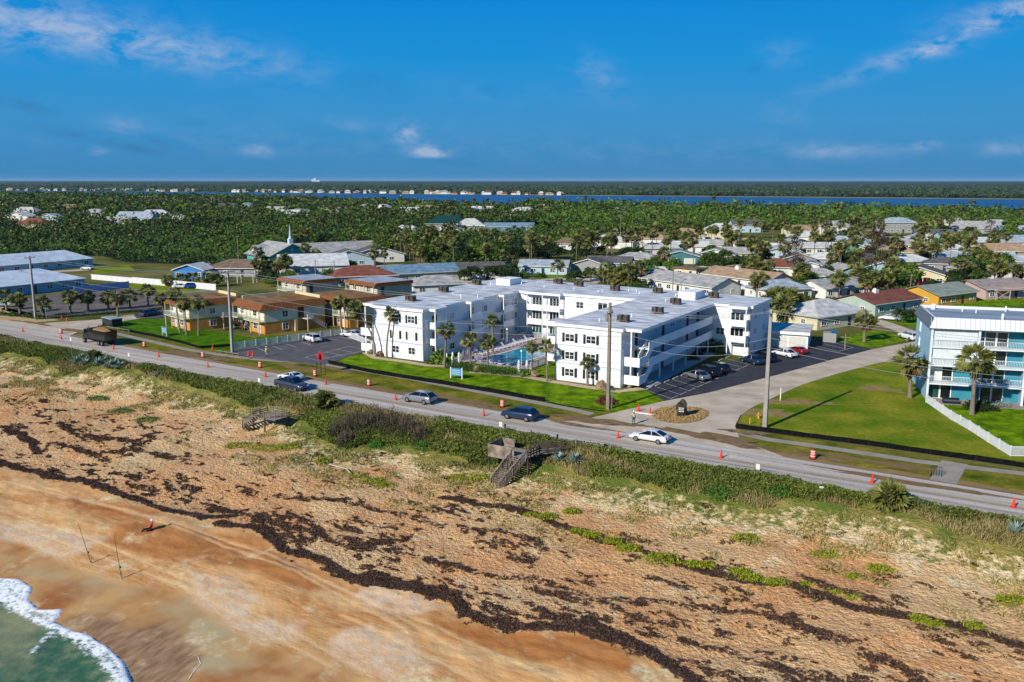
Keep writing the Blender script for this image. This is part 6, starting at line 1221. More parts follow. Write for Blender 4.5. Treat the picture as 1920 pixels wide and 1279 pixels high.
silt('collapsed black silt fence trailing toward the pole at the street corner', pix((1026, 755), (1060, 763), (1100, 768), (1135, 773)), .22); silt('black silt fence along the big right-hand lawn', pix((1380, 803), (1440, 811), (1640, 837), (1800, 860), (1920, 877), (1990, 886)), .7)

# ================================================================ FENCES
fw = M('fence_white', '#c9cbcc', .6, .05, 2); fg = M('fence_grey', '#9fa6ab', .7, .08, 2)
def fence(label, pts, h=1.2, mat=None, solid=False, step=2.4, gap=.16, name='picket_fence', z=0.0, grp=None):
    mat = mat or fw; P = [Vector(p) for p in pts]; o = P[0]; t = thing(name, label, 'fence', (o.x, o.y, z), 0, grp)
    pk = MB(); pm_ = MB().cbox(0, 0, h * .53, .13, .13, h * 1.06).mesh('post', mat)
    for a, b in zip(P[:-1], P[1:]):
        L_ = (b - a).length; d = (b - a).normalized(); n = max(1, round(L_ / step)); ang = math.atan2(d.y, d.x)
        for i in range(0 if (a is P[0]) else 1, n + 1): p = a + d * L_ * i / n - o; ob('post', pm_, t, p, ang)
        m = (a + b) / 2 - o
        if solid: pk.cbox(m.x, m.y, h * .5, L_, .04, h * .96, ang)
        else:
            for zz in (.12, h - .08): pk.cbox(m.x, m.y, zz, L_, .05, .09, ang)
            for i in range(int(L_ / gap)): p = a + d * (i + .5) * gap - o; pk.cbox(p.x, p.y, h * .5, gap * .5, .025, h - .2, ang)
    pk.build('panels' if solid else 'pickets', mat, t); return t
fence('white picket fence between motel and car park', pix((439, 655), (540, 641), (640, 628), (672, 640), (700, 652)), 1.25); fence('white vinyl fence slanting across the right-hand lawn', pix((1736, 755), (1752, 766), (1782, 787), (1817, 807), (1852, 830), (1894, 856), (1990, 858)), 1.25, gap=.12)
fence('tall white vinyl fence behind the five small palms', pix((249, 531), (330, 538), (405, 545)), 1.9, solid=True, name='vinyl_fence'); fence('grey-white fence section joining the vinyl fence to the lodge', pix((172, 524), (249, 531)), 1.7, solid=True, name='vinyl_fence'); fence('shaded white wall running from the pale blue lodge across the lot', pix((140, 551), (242, 540)), 2.0, M('wall_painted_shade', '#8d9fc0', .8, .05, 1), solid=True, name='boundary_wall')  # boundary wall: white wall whose blue shade is painted into its colour
fence('white panel fence alone on the lawn behind the white building', pix((1228, 514), (1331, 514)), 2.6, solid=True, name='panel_fence'); fence('white garden wall behind the right end of the white building', pix((1385, 549), (1445, 560)), 2.2, solid=True, name='garden_wall'); fence('white rail fence behind the light grey hip-roofed house', pix((1560, 551), (1660, 538)), 1.4, solid=True, name='garden_wall')

# ================================================================ POOL COURT
pool = thing('swimming_pool', 'turquoise swimming pool in the court of the white building', 'pool', uv2(-78, 132), AN)
pw = [(-82.2, 127.8), (-81.9, 139.4), (-77.8, 140.2), (-74.6, 135.0), (-74.8, 126.0), (-76.6, 124.2), (-79.8, 124.6)]; pl = [(a + 78, b - 132) for a, b in pw]
wat = M('pool_water', (.0, .22, .34), .06, .25, .7, col2=(.01, .36, .46), bump=.15, bscale=2.5, spec=.35)
MB().poly(pl, .13).build('water', wat, pool)
q = MB(); c0 = (0, 0); n = len(pl)
for i in range(n): a, b = pl[i], pl[(i + 1) % n]; q.bar((a[0], a[1], .14), (b[0], b[1], .14), .45, .1)
q.build('coping', M('coping', '#cfcac0', .7, .08, 2), pool)
struct(MB().poly([uv2(*p) for p in [(-86.9, 122.5), (-87.0, 149.6), (-72, 149.6), (-70.9, 123.0), (-79, 122.3)]], .1).build('pool_deck', M('deck_pink', '#a8948b', .85, .15, .8, bump=.1)))
struct(MB().poly([uv2(*p) for p in [(-90, 122), (-90, 151.2), (-64.2, 151.2), (-64.2, 120), (-70, 120), (-86, 121)]], .07).build('court_lawn', lawn_m))
fence('grey-white picket fence round the pool deck', [uv2(*p) for p in [(-84.9, 122.9), (-86.7, 126.5), (-86.9, 149.4), (-72.2, 149.4), (-71.2, 131.0), (-71.0, 123.2)]], 1.15, fg, gap=.2, z=.1)
lm = M('lounger_sling', '#4b5c8c', .7, .1, 3); 
for i in range(14):
    a = 128.6 + i * 1.42; t = thing('sun_lounger', 'white lounger with blue sling, %s along the pool fence counted from the road' % ORD[i], 'sun lounger', uv2(-84.6, a, .1), AN + R(-8), 'loungers lined up by the pool fence')
    q = MB(); q.box(-1.0, 1.0, -.33, -.28, .3, .36); q.box(-1.0, 1.0, .28, .33, .3, .36)
    for x in (-.8, .8):
        for y in (-.3, .3): q.box(x - .03, x + .03, y - .03, y + .03, 0, .3)
    q.build('frame', fw, t); MB().box(-.35, 1.0, -.27, .27, .33, .35).build('seat', fw, t); MB().add([(-.35, -.28, .36), (-.35, .28, .36), (-.95, .28, .95), (-.95, -.28, .95)], [(0, 1, 2, 3)]).build('backrest', lm if i % 3 else fw, t)
for i, (u, w) in enumerate(((-82.6, 123.6), (-81.2, 123.5), (-78.5, 123.2), (-76.9, 123.1))):
    t = thing('pool_chair', '%s blue-backed white chair from the left at the road end of the pool' % ORD[i], 'chair', uv2(u, w, .1), AN, 'blue-backed chairs at the road end of the pool')
    q = MB(); q.box(-.3, .3, -.3, .3, .38, .43)
    for x in (-.27, .27):
        for y in (-.27, .27): q.box(x - .025, x + .025, y - .025, y + .025, 0, .38)
    q.build('seat', fw, t); MB().box(-.28, .28, -.31, -.26, .44, 1.0).build('backrest', lm, t)
for i, (u, w) in enumerate(((-86.0, 124.6), (-85.0, 121.6))):
    pass
t = thing('closed_umbrella', 'closed deep blue umbrella at the near left corner of the pool fence', 'umbrella', uv2(-85.4, 127.3, .1), 0); MB().cyl(0, 0, 0, 2.6, .03, n=6).build('pole', fw, t); MB().lathe([(.06, 2.6), (.22, 1.9), (.26, 1.0), (.1, .9)], n=10).build('canopy', M('umbrella_blue', '#142a86', .8, .1, 2), t)
for i, (u, w, l) in enumerate(((-86.9, 128.0, 'by the near end of the loungers'), (-80.5, 149.0, 'at the far end of the pool court'), (-73.0, 123.6, 'beside the two white figures'), (-86.5, 141, 'halfway along the loungers'))):
    t = thing('globe_lamp', 'white globe lamp post ' + l, 'lamp', uv2(u, w, .1), 0, 'globe lamps round the pool'); MB().cyl(0, 0, 0, 2.6, .05, n=6).build('post', fw, t); MB().blob((0, 0, 2.8), (.22, .22, .22), 1, 10, 8, 0).build('globe', refl, t)
for i, (x, y, l) in enumerate(((849, 686, 'left one of two at the left hedge end'), (861, 686, 'right one of two at the left hedge end'), (973, 702, 'left one of two at the right hedge end'), (988, 702, 'right one of two at the right hedge end'))):
    t = thing('white_pillar_ornament', 'tall white garden ornament, ' + l, 'ornament', at(x, y), 0, 'white garden ornaments by the pool hedge'); MB().lathe([(.32, 0), (.3, .3), (.2, .4), (.22, 1.2), (.3, 1.5), (.17, 1.8), (.21, 2.15), (.05, 2.4)], n=10).build('figure', fw, t)

# ================================================================ POLES AND WIRES
cpole = M('pole_concrete', '#8f8c84', .85, .12, 2); wpole = M('pole_wood', '#7b7163', .9, .2, 3); ins = M('insulator', '#55585c', .5, .1, 4)
def pole(px, py, top, mat, label, arms=((-.4, 2.4),), lamp=False, trafo=False, r=.24, name='utility_pole'):
    b = at(px, py); h = heightof(px, py, top); t = thing(name, label, 'utility pole', b, AN); w = r
    MB().add([(sx * w * k, sy * w * k, z) for z, k in ((0, 1), (h, .62)) for sx, sy in ((-1, -1), (1, -1), (1, 1), (-1, 1))], [(0, 1, 5, 4), (1, 2, 6, 5), (2, 3, 7, 6), (3, 0, 4, 7), (4, 5, 6, 7)]).build('shaft', mat, t)
    for dz, ln in arms:
        q = MB().box(-.06, .06, -ln / 2, ln / 2, h + dz - .06, h + dz + .06); a = q.build('crossarm', wpole, t)
        for k in (-.45, 0, .45): MB().cyl(0, k * ln, h + dz + .06, h + dz + .32, .06, n=6).build('insulator', ins, a)
    if trafo: MB().cyl(-.45, 0, h - 2.6, h - 1.6, .26, n=10).build('transformer', metal_grey, t)
    if lamp: q = MB().bar((0, 0, h - 4.2), (-2.6, -.6, h - 3.5), .1); q.cbox(-2.9, -.7, h - 3.45, .8, .3, .16); q.build('street_light_arm', metal_grey, t)
    return b, h
P1 = pole(67, 597, 480, cpole, 'leftmost grey concrete power pole with a lamp arm', lamp=True); P2 = pole(436, 661, 508, cpole, 'tall concrete power pole standing before the motel stairs', arms=((-.2, 3.2), (-1.3, 2.0))); P3 = pole(1140, 768, 568, wpole, 'tall power pole at the street corner before the right wing', arms=((-1.4, 1.8),), trafo=True); P4 = pole(1434, 803, 583, cpole, 'tall concrete power pole on the patchy lawn right of the side street', r=.27, arms=((-.4, 1.4),))
for x, y, tp, l in ((448, 500, 440, 'left of the church steeple'), (394, 518, 490, 'behind the blue cottage'), (592, 520, 487, 'in front of the church hall'), (628, 535, 488, 'with curved lamp behind the motel'), (1163, 440, 402, 'above the grey pyramid roof'), (1261, 553, 500, 'just behind the white roof'), (1289, 432, 405, 'at the wood edge, centre right'), (1520, 425, 400, 'slim one at the wood edge, right'), (1616, 422, 397, 'second slim one at the wood edge, right'), (1706, 552, 512, 'beside the red water tank'), (1731, 463, 433, 'among upper right houses'), (1584, 655, 626, 'short one by the blue-roofed enclosure'), (1770, 408, 392, 'thin one near the river, right')):
    b = at(x, y); h = heightof(x, y, tp); t = thing('utility_pole', 'background pole ' + l, 'utility pole', b, AN, 'background utility poles'); MB().cyl(0, 0, 0, h, .16, .1, n=7).build('shaft', wpole, t); MB().box(-.9, .9, -.05, .05, h - .7, h - .58).build('crossarm', wpole, t)
wm = M('wire', '#8b8e92', .5, .1, 3)
def wire(a, b, sag, label, r=.022):
    pts = [a.lerp(b, i / 14) - Vector((0, 0, sag * 4 * (i / 14) * (1 - i / 14))) for i in range(15)]; o = a; tag(MB().tube([p - o for p in pts], r, 5).build('power_line', wm, None, o), label, 'power line', 'overhead wires')
ends = [(Vector(uv2(-330, 118)), 15)] + [P1, P2, P3, P4] + [(Vector(uv2(20, 108)), 15)]
nm = ['far left', 'over the left road end', 'across the front of the white building', 'over the side street mouth', 'off to the right']
for i in range(5):
    (a, ha), (b, hb) = ends[i], ends[i + 1]
    for j, (dz, off) in enumerate(((-.1, -1.0), (-.1, 1.0), (-3.4, 0), (-4.6, 0))):
        wire(Vector((a.x, a.y, ha + dz)) + W * off, Vector((b.x, b.y, hb + dz)) + W * off, 1.2 if j < 2 else 1.8, '%s wire from the top of those strung %s' % (ORD[j], nm[i]))

# ================================================================ SIGNS AND STREET FURNITURE
def sign(px, py, name, label, parts, rz=AN, z=0):
    t = thing(name, label, 'sign', (at(px, py).x, at(px, py).y, z), rz); [m.build(n_, mt_, t) for n_, m, mt_ in parts]; return t
blue_s = M('sign_blue', '#3f86a8', .6, .15, 3)
def boardsign(px, py, label, rz):
    q = MB(); 
    for x in (-1.0, 1.0): q.box(x - .08, x + .08, -.08, .08, 0, 1.9)
    wr_ = MB()
    for zz, k in ((1.45, 5), (1.15, 7), (.85, 4)):
        for i in range(k): wr_.cbox(-.7 + i * 1.4 / k + .1, -.075, zz, 1.0 / k, .02, .09, 0)
    sign(px, py, 'board_sign', label, [('posts', q, fw), ('panel', MB().box(-.92, .92, -.06, .06, .55, 1.75), blue_s), ('lettering', wr_, refl)], rz)
boardsign(856, 711, 'blue board sign between white posts on the white building lawn', AN + R(8)); boardsign(309, 630, 'blue board sign on the motel lawn', AN - R(15))
gs = M('sign_green', '#0f6a52', .5, .1, 2)
sign(1147, 768, 'street_name_sign', 'green street name sign beside the corner power pole', [('post', MB().cyl(.0, 0, 0, 3.0, .05, n=6), metal_grey), ('blade', MB().box(-.55, .55, -.02, .02, 2.7, 2.95).box(-.02, .02, -.5, .5, 2.96, 3.2), gs)], AN + .4)
sign(88, 602, 'street_name_sign', 'green street name sign at the far left side street', [('post', MB().cyl(.0, 0, 0, 3.2, .05, n=6), metal_grey), ('blade', MB().box(-.6, .6, -.02, .02, 2.8, 3.1).box(-.02, .02, -.5, .5, 3.11, 3.4), gs)], AN + .4)
for x, y, tp, l in ((939, 821, 791, 'on the dune side opposite the dark blue car'), (1420, 898, 870, 'on the dune side right of the junction'), (136, 672, 633, 'among the left agaves'), (243, 685, 662, 'right of the left agaves'), (487, 735, 709, 'at the bed of the grey pickup'), (1540, 925, 912, 'shortest one, far right on the dune side')):
    b = at(x, y); h = heightof(x, y, tp); sign(x, y, 'road_sign', 'small pale sign on thin post ' + l, [('post', MB().cyl(0, 0, 0, h, .035, n=6), metal_grey), ('panel', MB().box(-.2, .2, -.03, -.01, h - .6, h), refl)])
sign(1463, 752, 'marker_post', 'white marker post on the lawn edge near the side street', [('post', MB().box(-.06, .06, -.06, .06, 0, 1.9), refl)])
t = thing('fire_hydrant', 'yellow fire hydrant beside the right concrete pole', 'fire hydrant', at(1422, 785), 0); MB().lathe([(.18, 0), (.18, .08), (.12, .1), (.12, .6), (.16, .62), (.1, .78), (.03, .84)], n=12).cbox(0, 0, .5, .5, .14, .14).build('body', M('hydrant_yellow', '#c79a1c', .5, .1, 3), t)
for x, y, l, m in ((1406, 796, 'yellow', 'hydrant_yellow'), (1424, 797, 'orange', 'traffic_orange')):
    t = thing('marker_stub', 'short %s marker post behind the right silt fence' % l, 'marker post', at(x, y), 0); MB().cyl(0, 0, 0, .9, .07, n=8).build('post', M(m, '#c79a1c'), t)
t = thing('bicycle_rack', 'black slanted rack on the walk at the right road edge', 'rack', at(1745, 893), AN)
q = MB()
for k in range(5): q.bar((k * .25, 0, 0), (k * .25, .6, .0), .04).bar((k * .25, .6, 0), (k * .25, .5, 1.0), .04).bar((k * .25, 0, 0), (k * .25, .5, 1.0), .04)
q.bar((0, .5, 1), (1.0, .5, 1), .05).box(-.1, 1.1, -.1, .7, 0, .05).build('frame', trimk, t)
t = thing('kerb_stone', 'white concrete kerb stone between two cones at the side street', 'kerb', at(1208, 777), AN); MB().box(-1.3, 1.5, -.12, .12, .09, .2).build('stone', refl, t)
# rock with plaque on its island of rubble
rk = M('dark_rock', '#211e1c', .85, .4, 1.5, col2='#4a433c', bump=.6, bscale=5); rub = M('rubble', '#bf9f68', .95, .3, 1.5, col2='#7d6238', island=.6)
t = thing('standing_boulder', 'dark upright boulder with pale writing on the rubble island in the side street', 'boulder', at(1278, 782), AN + .2)
MB().blob((0, 0, 1.0), (.80, .45, 1.5), 12, 9, 7, .2).build('rock', rk, t)
q = MB()
for zz, k in ((1.35, 4), (1.12, 3), (.9, 4)):
    for i in range(k): q.cbox(-.35 + i * .7 / k + .1, -.56, zz, .5 / k, .06, .11)
q.build('lettering', refl, t)
struct(MB().poly([uv2(-39.7 + 3.6 * math.cos(a) + 1.2 * math.sin(a) * .2, 108.9 + 4.6 * math.sin(a) + .8 * math.cos(a) * math.sin(a)) for a in [i * 6.283 / 30 for i in range(30)]], .13).build('rubble_island', M('rubble_bed', '#94784a', .95, .25, 1.2, bump=.6, bscale=7)))
q = MB()
for i in range(520):
    a = rnd.uniform(0, 6.283); k = math.sqrt(rnd.random()); p = uv2(-39.7 + 3.5 * k * math.cos(a), 108.9 + 4.5 * k * math.sin(a), .16); r_ = rnd.uniform(.09, .22); q.blob(p, (r_, r_ * rnd.uniform(.6, 1), r_ * .6), i, 5, 4, .3)
tag(q.build('rubble_stones', rub), 'tan rubble stones heaped on the street island round the boulder', 'stones', kind='stuff')
for x, y, s_, l in ((697, 664, .8, 'reddish boulder in the planting bed at the leaning palm foot'), (712, 668, .75, 'brown boulder right of the leaning palm foot'), (894, 697, .8, 'pale round boulder with a hollow at the pool hedge'), (1003, 707, .85, 'tan boulder by the right end of the pool hedge'), (1128, 731, .95, 'tall pale brown rock before the right wing corner'), (1180, 728, .4, 'small rock at the foot of the stair tower')):
    t = thing('garden_boulder', l, 'boulder', at(x, y), rnd.uniform(0, 3)); MB().blob((0, 0, s_ * .55), (s_, s_ * .8, s_ * (1.1 if '1128' in str(x) else .75)), x, 9, 7, .2).build('rock', M('tan_rock', '#7e684e', .9, .3, 1.5, col2='#a08a6b', bump=.5), t)
# planting bed edge, hedges and accent plants
walk('planting_bed', pix((684, 660), (705, 672), (760, 679), (800, 686), (840, 688)), 1.6, .08, M('bed_sand', '#b3a17f', .95, .15, 1, bump=.3)); walk('planting_bed', pix((880, 698), (930, 702), (985, 707), (1040, 717), (1110, 728), (1160, 735), (1205, 729)), 1.7, .08, M('bed_sand', '#b3a17f'))
def bush(p, r, h, n, mat, label, name='shrub', cat='shrub', ls=.16, grp=None, seed=None, sq=(1, 1)):
    g = np.random.RandomState(seed or rnd.randrange(9999)); t = thing(name, label, cat, p, 0, grp)
    d = g.normal(size=(n, 3)); d[:, 2] = np.abs(d[:, 2]); d /= np.linalg.norm(d, axis=1)[:, None]; rr_ = g.uniform(.55, 1.02, n)[:, None] * (1 + .22 * np.sin(d[:, :1] * 5 + 1) * np.cos(d[:, 1:2] * 4))
    P = d * rr_ * [r * sq[0], r * sq[1], h]; V, Fc = tris(P, g.uniform(.7, 1.3, n) * ls, g, .2); npmesh('foliage', V, Fc, mat, parent=t)
    q = MB()
    for k in range(5): a = k * 1.256; q.tube([(0, 0, -.1), (math.cos(a) * r * .5, math.sin(a) * r * .5, h * .6)], [.05, .02], 4)
    q.build('stems', bark, t); return t
tiR = M('leaf_red', '#3c1118', .6, .4, .6, col2='#7a2a30', island=.6); hedge_m = M('leaf_hedge', '#24420f', .7, .35, .4, col2='#466b1c', island=.55)
bush(at(1137, 757), 1.5, 1.3, 900, tiR, 'dark red leafy plant clump at the corner power pole foot', ls=.22)
for i, (x, y) in enumerate(((852, 690), (868, 693), (886, 695), (904, 698), (922, 700), (940, 702), (958, 703))): bush(at(x, y), 1.7, 1.4, 900, hedge_m, '%s clipped hedge shrub from the left along the pool' % ORD[i], 'hedge_shrub', grp='hedge shrubs along the pool', ls=.18)
bush(at(822, 682), 1.5, 2.2, 420, M('leaf_broad_palm', '#2f4f16', .6, .35, .3, col2='#7f9a3c', island=.6), 'big-leaved plant at the right front corner of the left wing', ls=.7); bush(at(745, 669), .9, .9, 300, hedge_m, 'low plant before the left wing windows', ls=.2); bush(at(985, 705), 1.1, 1.2, 260, M('leaf_broad_palm', '#2f4f16'), 'spiky green plant at the pool hedge right end', ls=.5); bush(at(1839, 768), 2.1, 1.3, 900, M('leaf_cycad', '#14240c', .6, .4, .5, col2='#2d4217', island=.5), 'dark spreading cycad bed before the blue building balconies', ls=.4)
bush(at(1350, 662), 1.6, 2.6, 500, M('leaf_broad_palm', '#2f4f16'), 'leafy plant in shade where the galleries meet the right block', ls=.6)
for i, (x, y) in enumerate(((1310, 668), (1325, 660), (1300, 676))): bush(at(x, y), 1.2, 1.2, 400, leafB, '%s dark shrub from the right under the galleries' % ORD[i], ls=.25, grp='dark shrubs under the galleries')
for i, x in enumerate((0, 18, 26, 45, 58, 72)): bush(at(x + 4, 591 + i * 1.2), 1.3, .9, 350, hedge_m, '%s roadside bush from the left at the far left corner' % ORD[i], ls=.3, grp='bushes at the far left corner')
for i in range(18): x = 80 + i * 13; bush(at(x, 598.5 - i * 1.05), 1.4, .45, 160, leafB, '%s low dark shrub from the left along the lot edge' % (ORD[i]), ls=.3, grp='low shrubs along the lot edge')
# outdoor furniture seen at the blue building
t = thing('patio_sofa', 'dark wicker sofa on the ground patio of the blue building', 'sofa', at(1783, 757), R(-16)); MB().box(-1.1, 1.1, -.4, .4, .15, .42).build('seat', trimk, t); MB().box(-1.1, 1.1, .3, .42, .43, .8).build('backrest', trimk, t); MB().box(-1.0, 1.0, -.36, .28, .421, .52).build('cushion', M('cushion', '#4b5a68', .9, .1, 3), t)
for i, (x, y) in enumerate(((1871, 764), (1884, 766))):
    t = thing('bicycle', '%s bicycle leaning against the party wall on the blue building patio' % ('left' if i == 0 else 'right'), 'bicycle', (at(x, y).x, at(x, y).y, .1), R(-10), 'bicycles on the patio')
    for xx in (-.5, .5): q = MB(); ring = [(xx + .33 * math.cos(a), 0, .33 + .33 * math.sin(a)) for a in [k * 6.283 / 14 for k in range(15)]]; q.tube(ring, .022, 5, cap=False); q.build('wheel', trimk, t)
    q = MB(); A_, B_, C_, D_ = (-.5, 0, .33), (-.15, 0, .32), (-.28, 0, .85), (.38, 0, .85); q.bar(A_, C_, .03).bar(A_, B_, .03).bar(B_, C_, .03).bar(B_, D_, .03).bar(C_, D_, .03).bar(D_, (.5, 0, .33), .03).bar(D_, (.35, 0, 1.0), .03); q.build('frame', M('bike_green', '#6fa596', .4, .1, 2), t); MB().box(-.4, -.2, -.05, .05, .86, .91).build('saddle', trimk, t); MB().box(.3, .36, -.28, .28, 1.0, 1.03).build('handlebar', metal_grey, t)
t = thing('water_tanks', 'pair of red tanks standing in a yard among the right-hand houses', 'tank', at(1729, 536), 0); [MB().cyl(x, 0, 0, 2.4, .85, n=12).build('tank', M('tank_red', '#9c2230', .5, .1, 2), t) for x in (-1, 1.1)]
t = thing('timber_deck', 'raised pinkish timber deck with cross braces beside the rose-walled house', 'deck', at(1893, 562), R(15)); MB().box(-4.5, 5, 0, 4, 2.4, 2.6).build('platform', WC['pink'], t); q = MB()
for x in (-4.4, 0, 4.8): q.box(x, x + .2, 0, .2, 0, 2.4)
q.build('frame', WC['pink'], t); [MB().bar(a_, b_, .14).build('brace', WC['pink'], t) for a_, b_ in (((-4.3, .1, .2), (-.1, .1, 2.3)), ((-4.3, .12, 2.3), (-.1, .12, .2)))]; q = MB().box(-4.5, 5, 0, .08, 3.5, 3.6)
for k in range(38): q.box(-4.4 + k * .25, -4.33 + k * .25, .01, .06, 2.6, 3.5)
q.build('railing', WC['pink'], t)
pg = thing('pergola', 'white slatted pergola in front of the brown hip roof', 'pergola', at(440, 529), R(-5)); q = MB()
for x in (-8, -3, 2, 7):
    for y in (-3, 0): q.box(x, x + .15, y, y + .15, 0, 2.8)
q.build('posts', WC['white'], pg); q = MB()
for k in range(18): q.box(-8 + k * .88, -7.9 + k * .88, -3.3, .4, 2.8, 2.95)
q.box(-8.2, 7.4, -3.1, -2.9, 2.65, 2.8).build('slats', WC['white'], pg)
q_ = at(212, 612); t = thing('bus_shelter', 'low covered trailer with grey flat top at the motel lawn corner', 'shelter', at(211, 611), AN - .2); MB().box(-2.6, 2.6, -1.2, 1.2, 1.7, 1.85).build('top', M('trailer_top', '#8f9a96', .7, .1, 1), t); MB().box(-2.5, 2.5, -1.1, 1.1, .35, 1.68).build('box', M('dark_teal_box', '#232d31', .7, .2, 1), t)
for x in (-1.8, 1.8):
    for y in (-1.15, 1.15): MB().tube([(0, -.1, 0), (0, .1, 0)], .33, 10).build('wheel', tyre, t, (x, y, .33))
q = MB(); 
for k in range(5): q.box(-.06 + k * 1.9, .06 + k * 1.9, -.06, .06, 0, .75)
q.box(-.1, 7.8, -.04, .04, .6, .72); tag(q.build('guard_rail', wpole, None, at(202, 618), AN - .05), 'low wooden guard rail at the motel lawn corner', 'rail')
q = MB()
for k in range(5): q.box(-.06 + k * 1.6, .06 + k * 1.6, -.06, .06, 0, .65)
q.box(-.1, 6.6, -.04, .04, .5, .6); tag(q.build('guard_rail', wpole, None, at(404, 662), AN - .05), 'low wooden rail at the foot of the second concrete pole', 'rail')
# post-and-rope line beside the road
RP = [(947, 811), (995.7, 823), (1045, 831.6), (1079.7, 841), (1134, 849.6), (1189.7, 861)]
ropeP = []
for i, (x, y) in enumerate(RP):
    b = at(x, y); t = thing('rope_post', '%s short dark post from the left in the roped line at the dune steps' % ORD[i], 'post', b, 0, 'roped posts beside the dune steps'); MB().cyl(0, 0, -.1, 1.0, .1, n=8).cyl(0, 0, 1.0, 1.1, .13, n=8).build('post', wpole if i % 2 else trimk, t); ropeP.append(b + Vector((0, 0, .85)))
rm = M('rope', '#6d6252', .9, .2, 4)
for i, (a, b) in enumerate(zip(ropeP[:-1], ropeP[1:])): pts = [a.lerp(b, k / 8) - Vector((0, 0, 1.1 * (k / 8) * (1 - k / 8))) for k in range(9)]; tag(MB().tube([p - a for p in pts], .025, 5).build('rope', rm, None, a), '%s rope span from the left between the roadside posts' % ORD[i], 'rope', 'rope spans between the posts')

# ================================================================ DUNE STEPS
wd1 = M('weathered_wood', '#6f6259', .92, .3, 1.2, col2='#988a7d', bump=.4, bscale=14, stretch=(1, 1, 1)); wd2 = M('dark_wood', '#3c342d', .92, .3, 1.5, col2='#5b5047')
def rail(q, a, b, h=1.0, n=4, boards=True):
    a = Vector(a); b = Vector(b); q.bar(a + Vector((0, 0, h)), b + Vector((0, 0, h)), .14, .05)
    if boards:
        for k in (.35, .65): q.bar(a + Vector((0, 0, h * k)), b + Vector((0, 0, h * k)), .04, .14)
    for i in range(n + 1): p = a.lerp(b, i / n); q.bar(p + Vector((0, 0, -.2)), p + Vector((0, 0, h)), .1)
bw = thing('boardwalk_steps', 'weathered wooden viewing deck with long steep steps down to the beach', 'boardwalk', uv2(-50, 83), AN)
lo_ = lambda u, w, z: (u + 50, w - 83, z)
q = MB()
for i in range(20): q.box(-2.6, 2.6, -1.4 + i * .15, -1.27 + i * .15, .12, .18)
q.build('deck_boards', wd1, bw)
q = MB(); q.box(-2.62, .9, -1.5, -1.45, -.35, 1.15); q.box(-2.66, -2.6, -1.45, 1.6, -.3, 1.1); q.box(-2.6, -.9, 1.6, 1.66, 0, 1.1); q.build('side_panel', wd1, bw)
q = MB(); rail(q, lo_(-47.4, 81.7, .15), lo_(-47.2, 84.0, .15)); rail(q, lo_(-48.8, 84.5, .15), lo_(-45.9, 87.5, .15), n=4); rail(q, lo_(-47.2, 84.0, .15), lo_(-44.9, 86.6, .15), n=4); q.build('railing', wd2, bw)
q = MB()
for i in range(22): f_ = i / 21; c = Vector(lo_(-48.2 + 2.3 * f_, 83.9 + 2.9 * f_, .12)); q.cbox(c.x, c.y, .12, .16, 1.7, .05, .9)
q.build('ramp_boards', wd1, bw)
q = MB(); A0, A1, B0, B1 = Vector(lo_(-49.3, 81.6, .2)), Vector(lo_(-47.5, 81.4, .2)), Vector(lo_(-50.6, 78.9, -2.75)), Vector(lo_(-49.0, 78.2, -2.75))
for i in range(17): f_ = i / 16; q.bar(A0.lerp(B0, f_), A1.lerp(B1, f_), .26, .05)
q.build('treads', wd1, bw); q = MB(); q.bar(A0 - Vector((0, 0, .1)), B0 - Vector((0, 0, .1)), .07, .3).bar(A1 - Vector((0, 0, .1)), B1 - Vector((0, 0, .1)), .07, .3); rail(q, A0, B0, 1.0, 4); rail(q, A1, B1, 1.0, 4); q.build('stair_railing', wd1, bw)
for (u, w) in ((-52.5, 81.6), (-50.6, 81.6), (-48.9, 81.6), (-52.5, 84.3), (-47.4, 81.7), (-49.2, 80.2), (-48.4, 80.0)): MB().bar(lo_(u, w, .1), lo_(u, w, -3.2), .16).build('support_post', wd2, bw)
b2 = thing('boardwalk_steps', 'smaller wooden deck with short steps, railed, left on the dune', 'boardwalk', uv2(-88, 81.5, -.6), AN); b2.scale = (.88, .88, .9)
q = MB()
for i in range(22): q.box(-2.2, 2.6, -1.4 + i * .14, -1.28 + i * .14, -.05, .02)
q.build('deck_boards', wd1, b2); q = MB(); rail(q, (-2.0, 1.6, 0), (2.6, 1.7, 0)); rail(q, (.4, -1.4, 0), (2.6, 1.0, 0)); rail(q, (-2.2, -1.3, 0), (-2.0, 1.6, 0), n=2); q.build('railing', wd1, b2)
q = MB(); A0, A1, B0, B1 = Vector((-2.2, -.4, 0)), Vector((-.6, -1.4, 0)), Vector((-3.9, -2.0, -1.7)), Vector((-2.4, -2.9, -1.7))
for i in range(9): f_ = i / 8; q.bar(A0.lerp(B0, f_), A1.lerp(B1, f_), .26, .05)
q.build('treads', wd2, b2); q = MB(); rail(q, A0, B0, 1.0, 2, False); rail(q, A1, B1, 1.0, 2, False); q.add([A0, B0, B0 + Vector((0, 0, .9)), A0 + Vector((0, 0, .9))], [(0, 1, 2, 3)]); q.build('stair_railing', wd1, b2)
[MB().bar((x, y, 0), (x, y, -2.2), .16).build('support_post', wd2, b2) for x, y in ((-2.1, -1.3), (.4, -1.4), (2.5, 1), (2.5, 1.6), (-2, 1.6), (0, 1.6))]

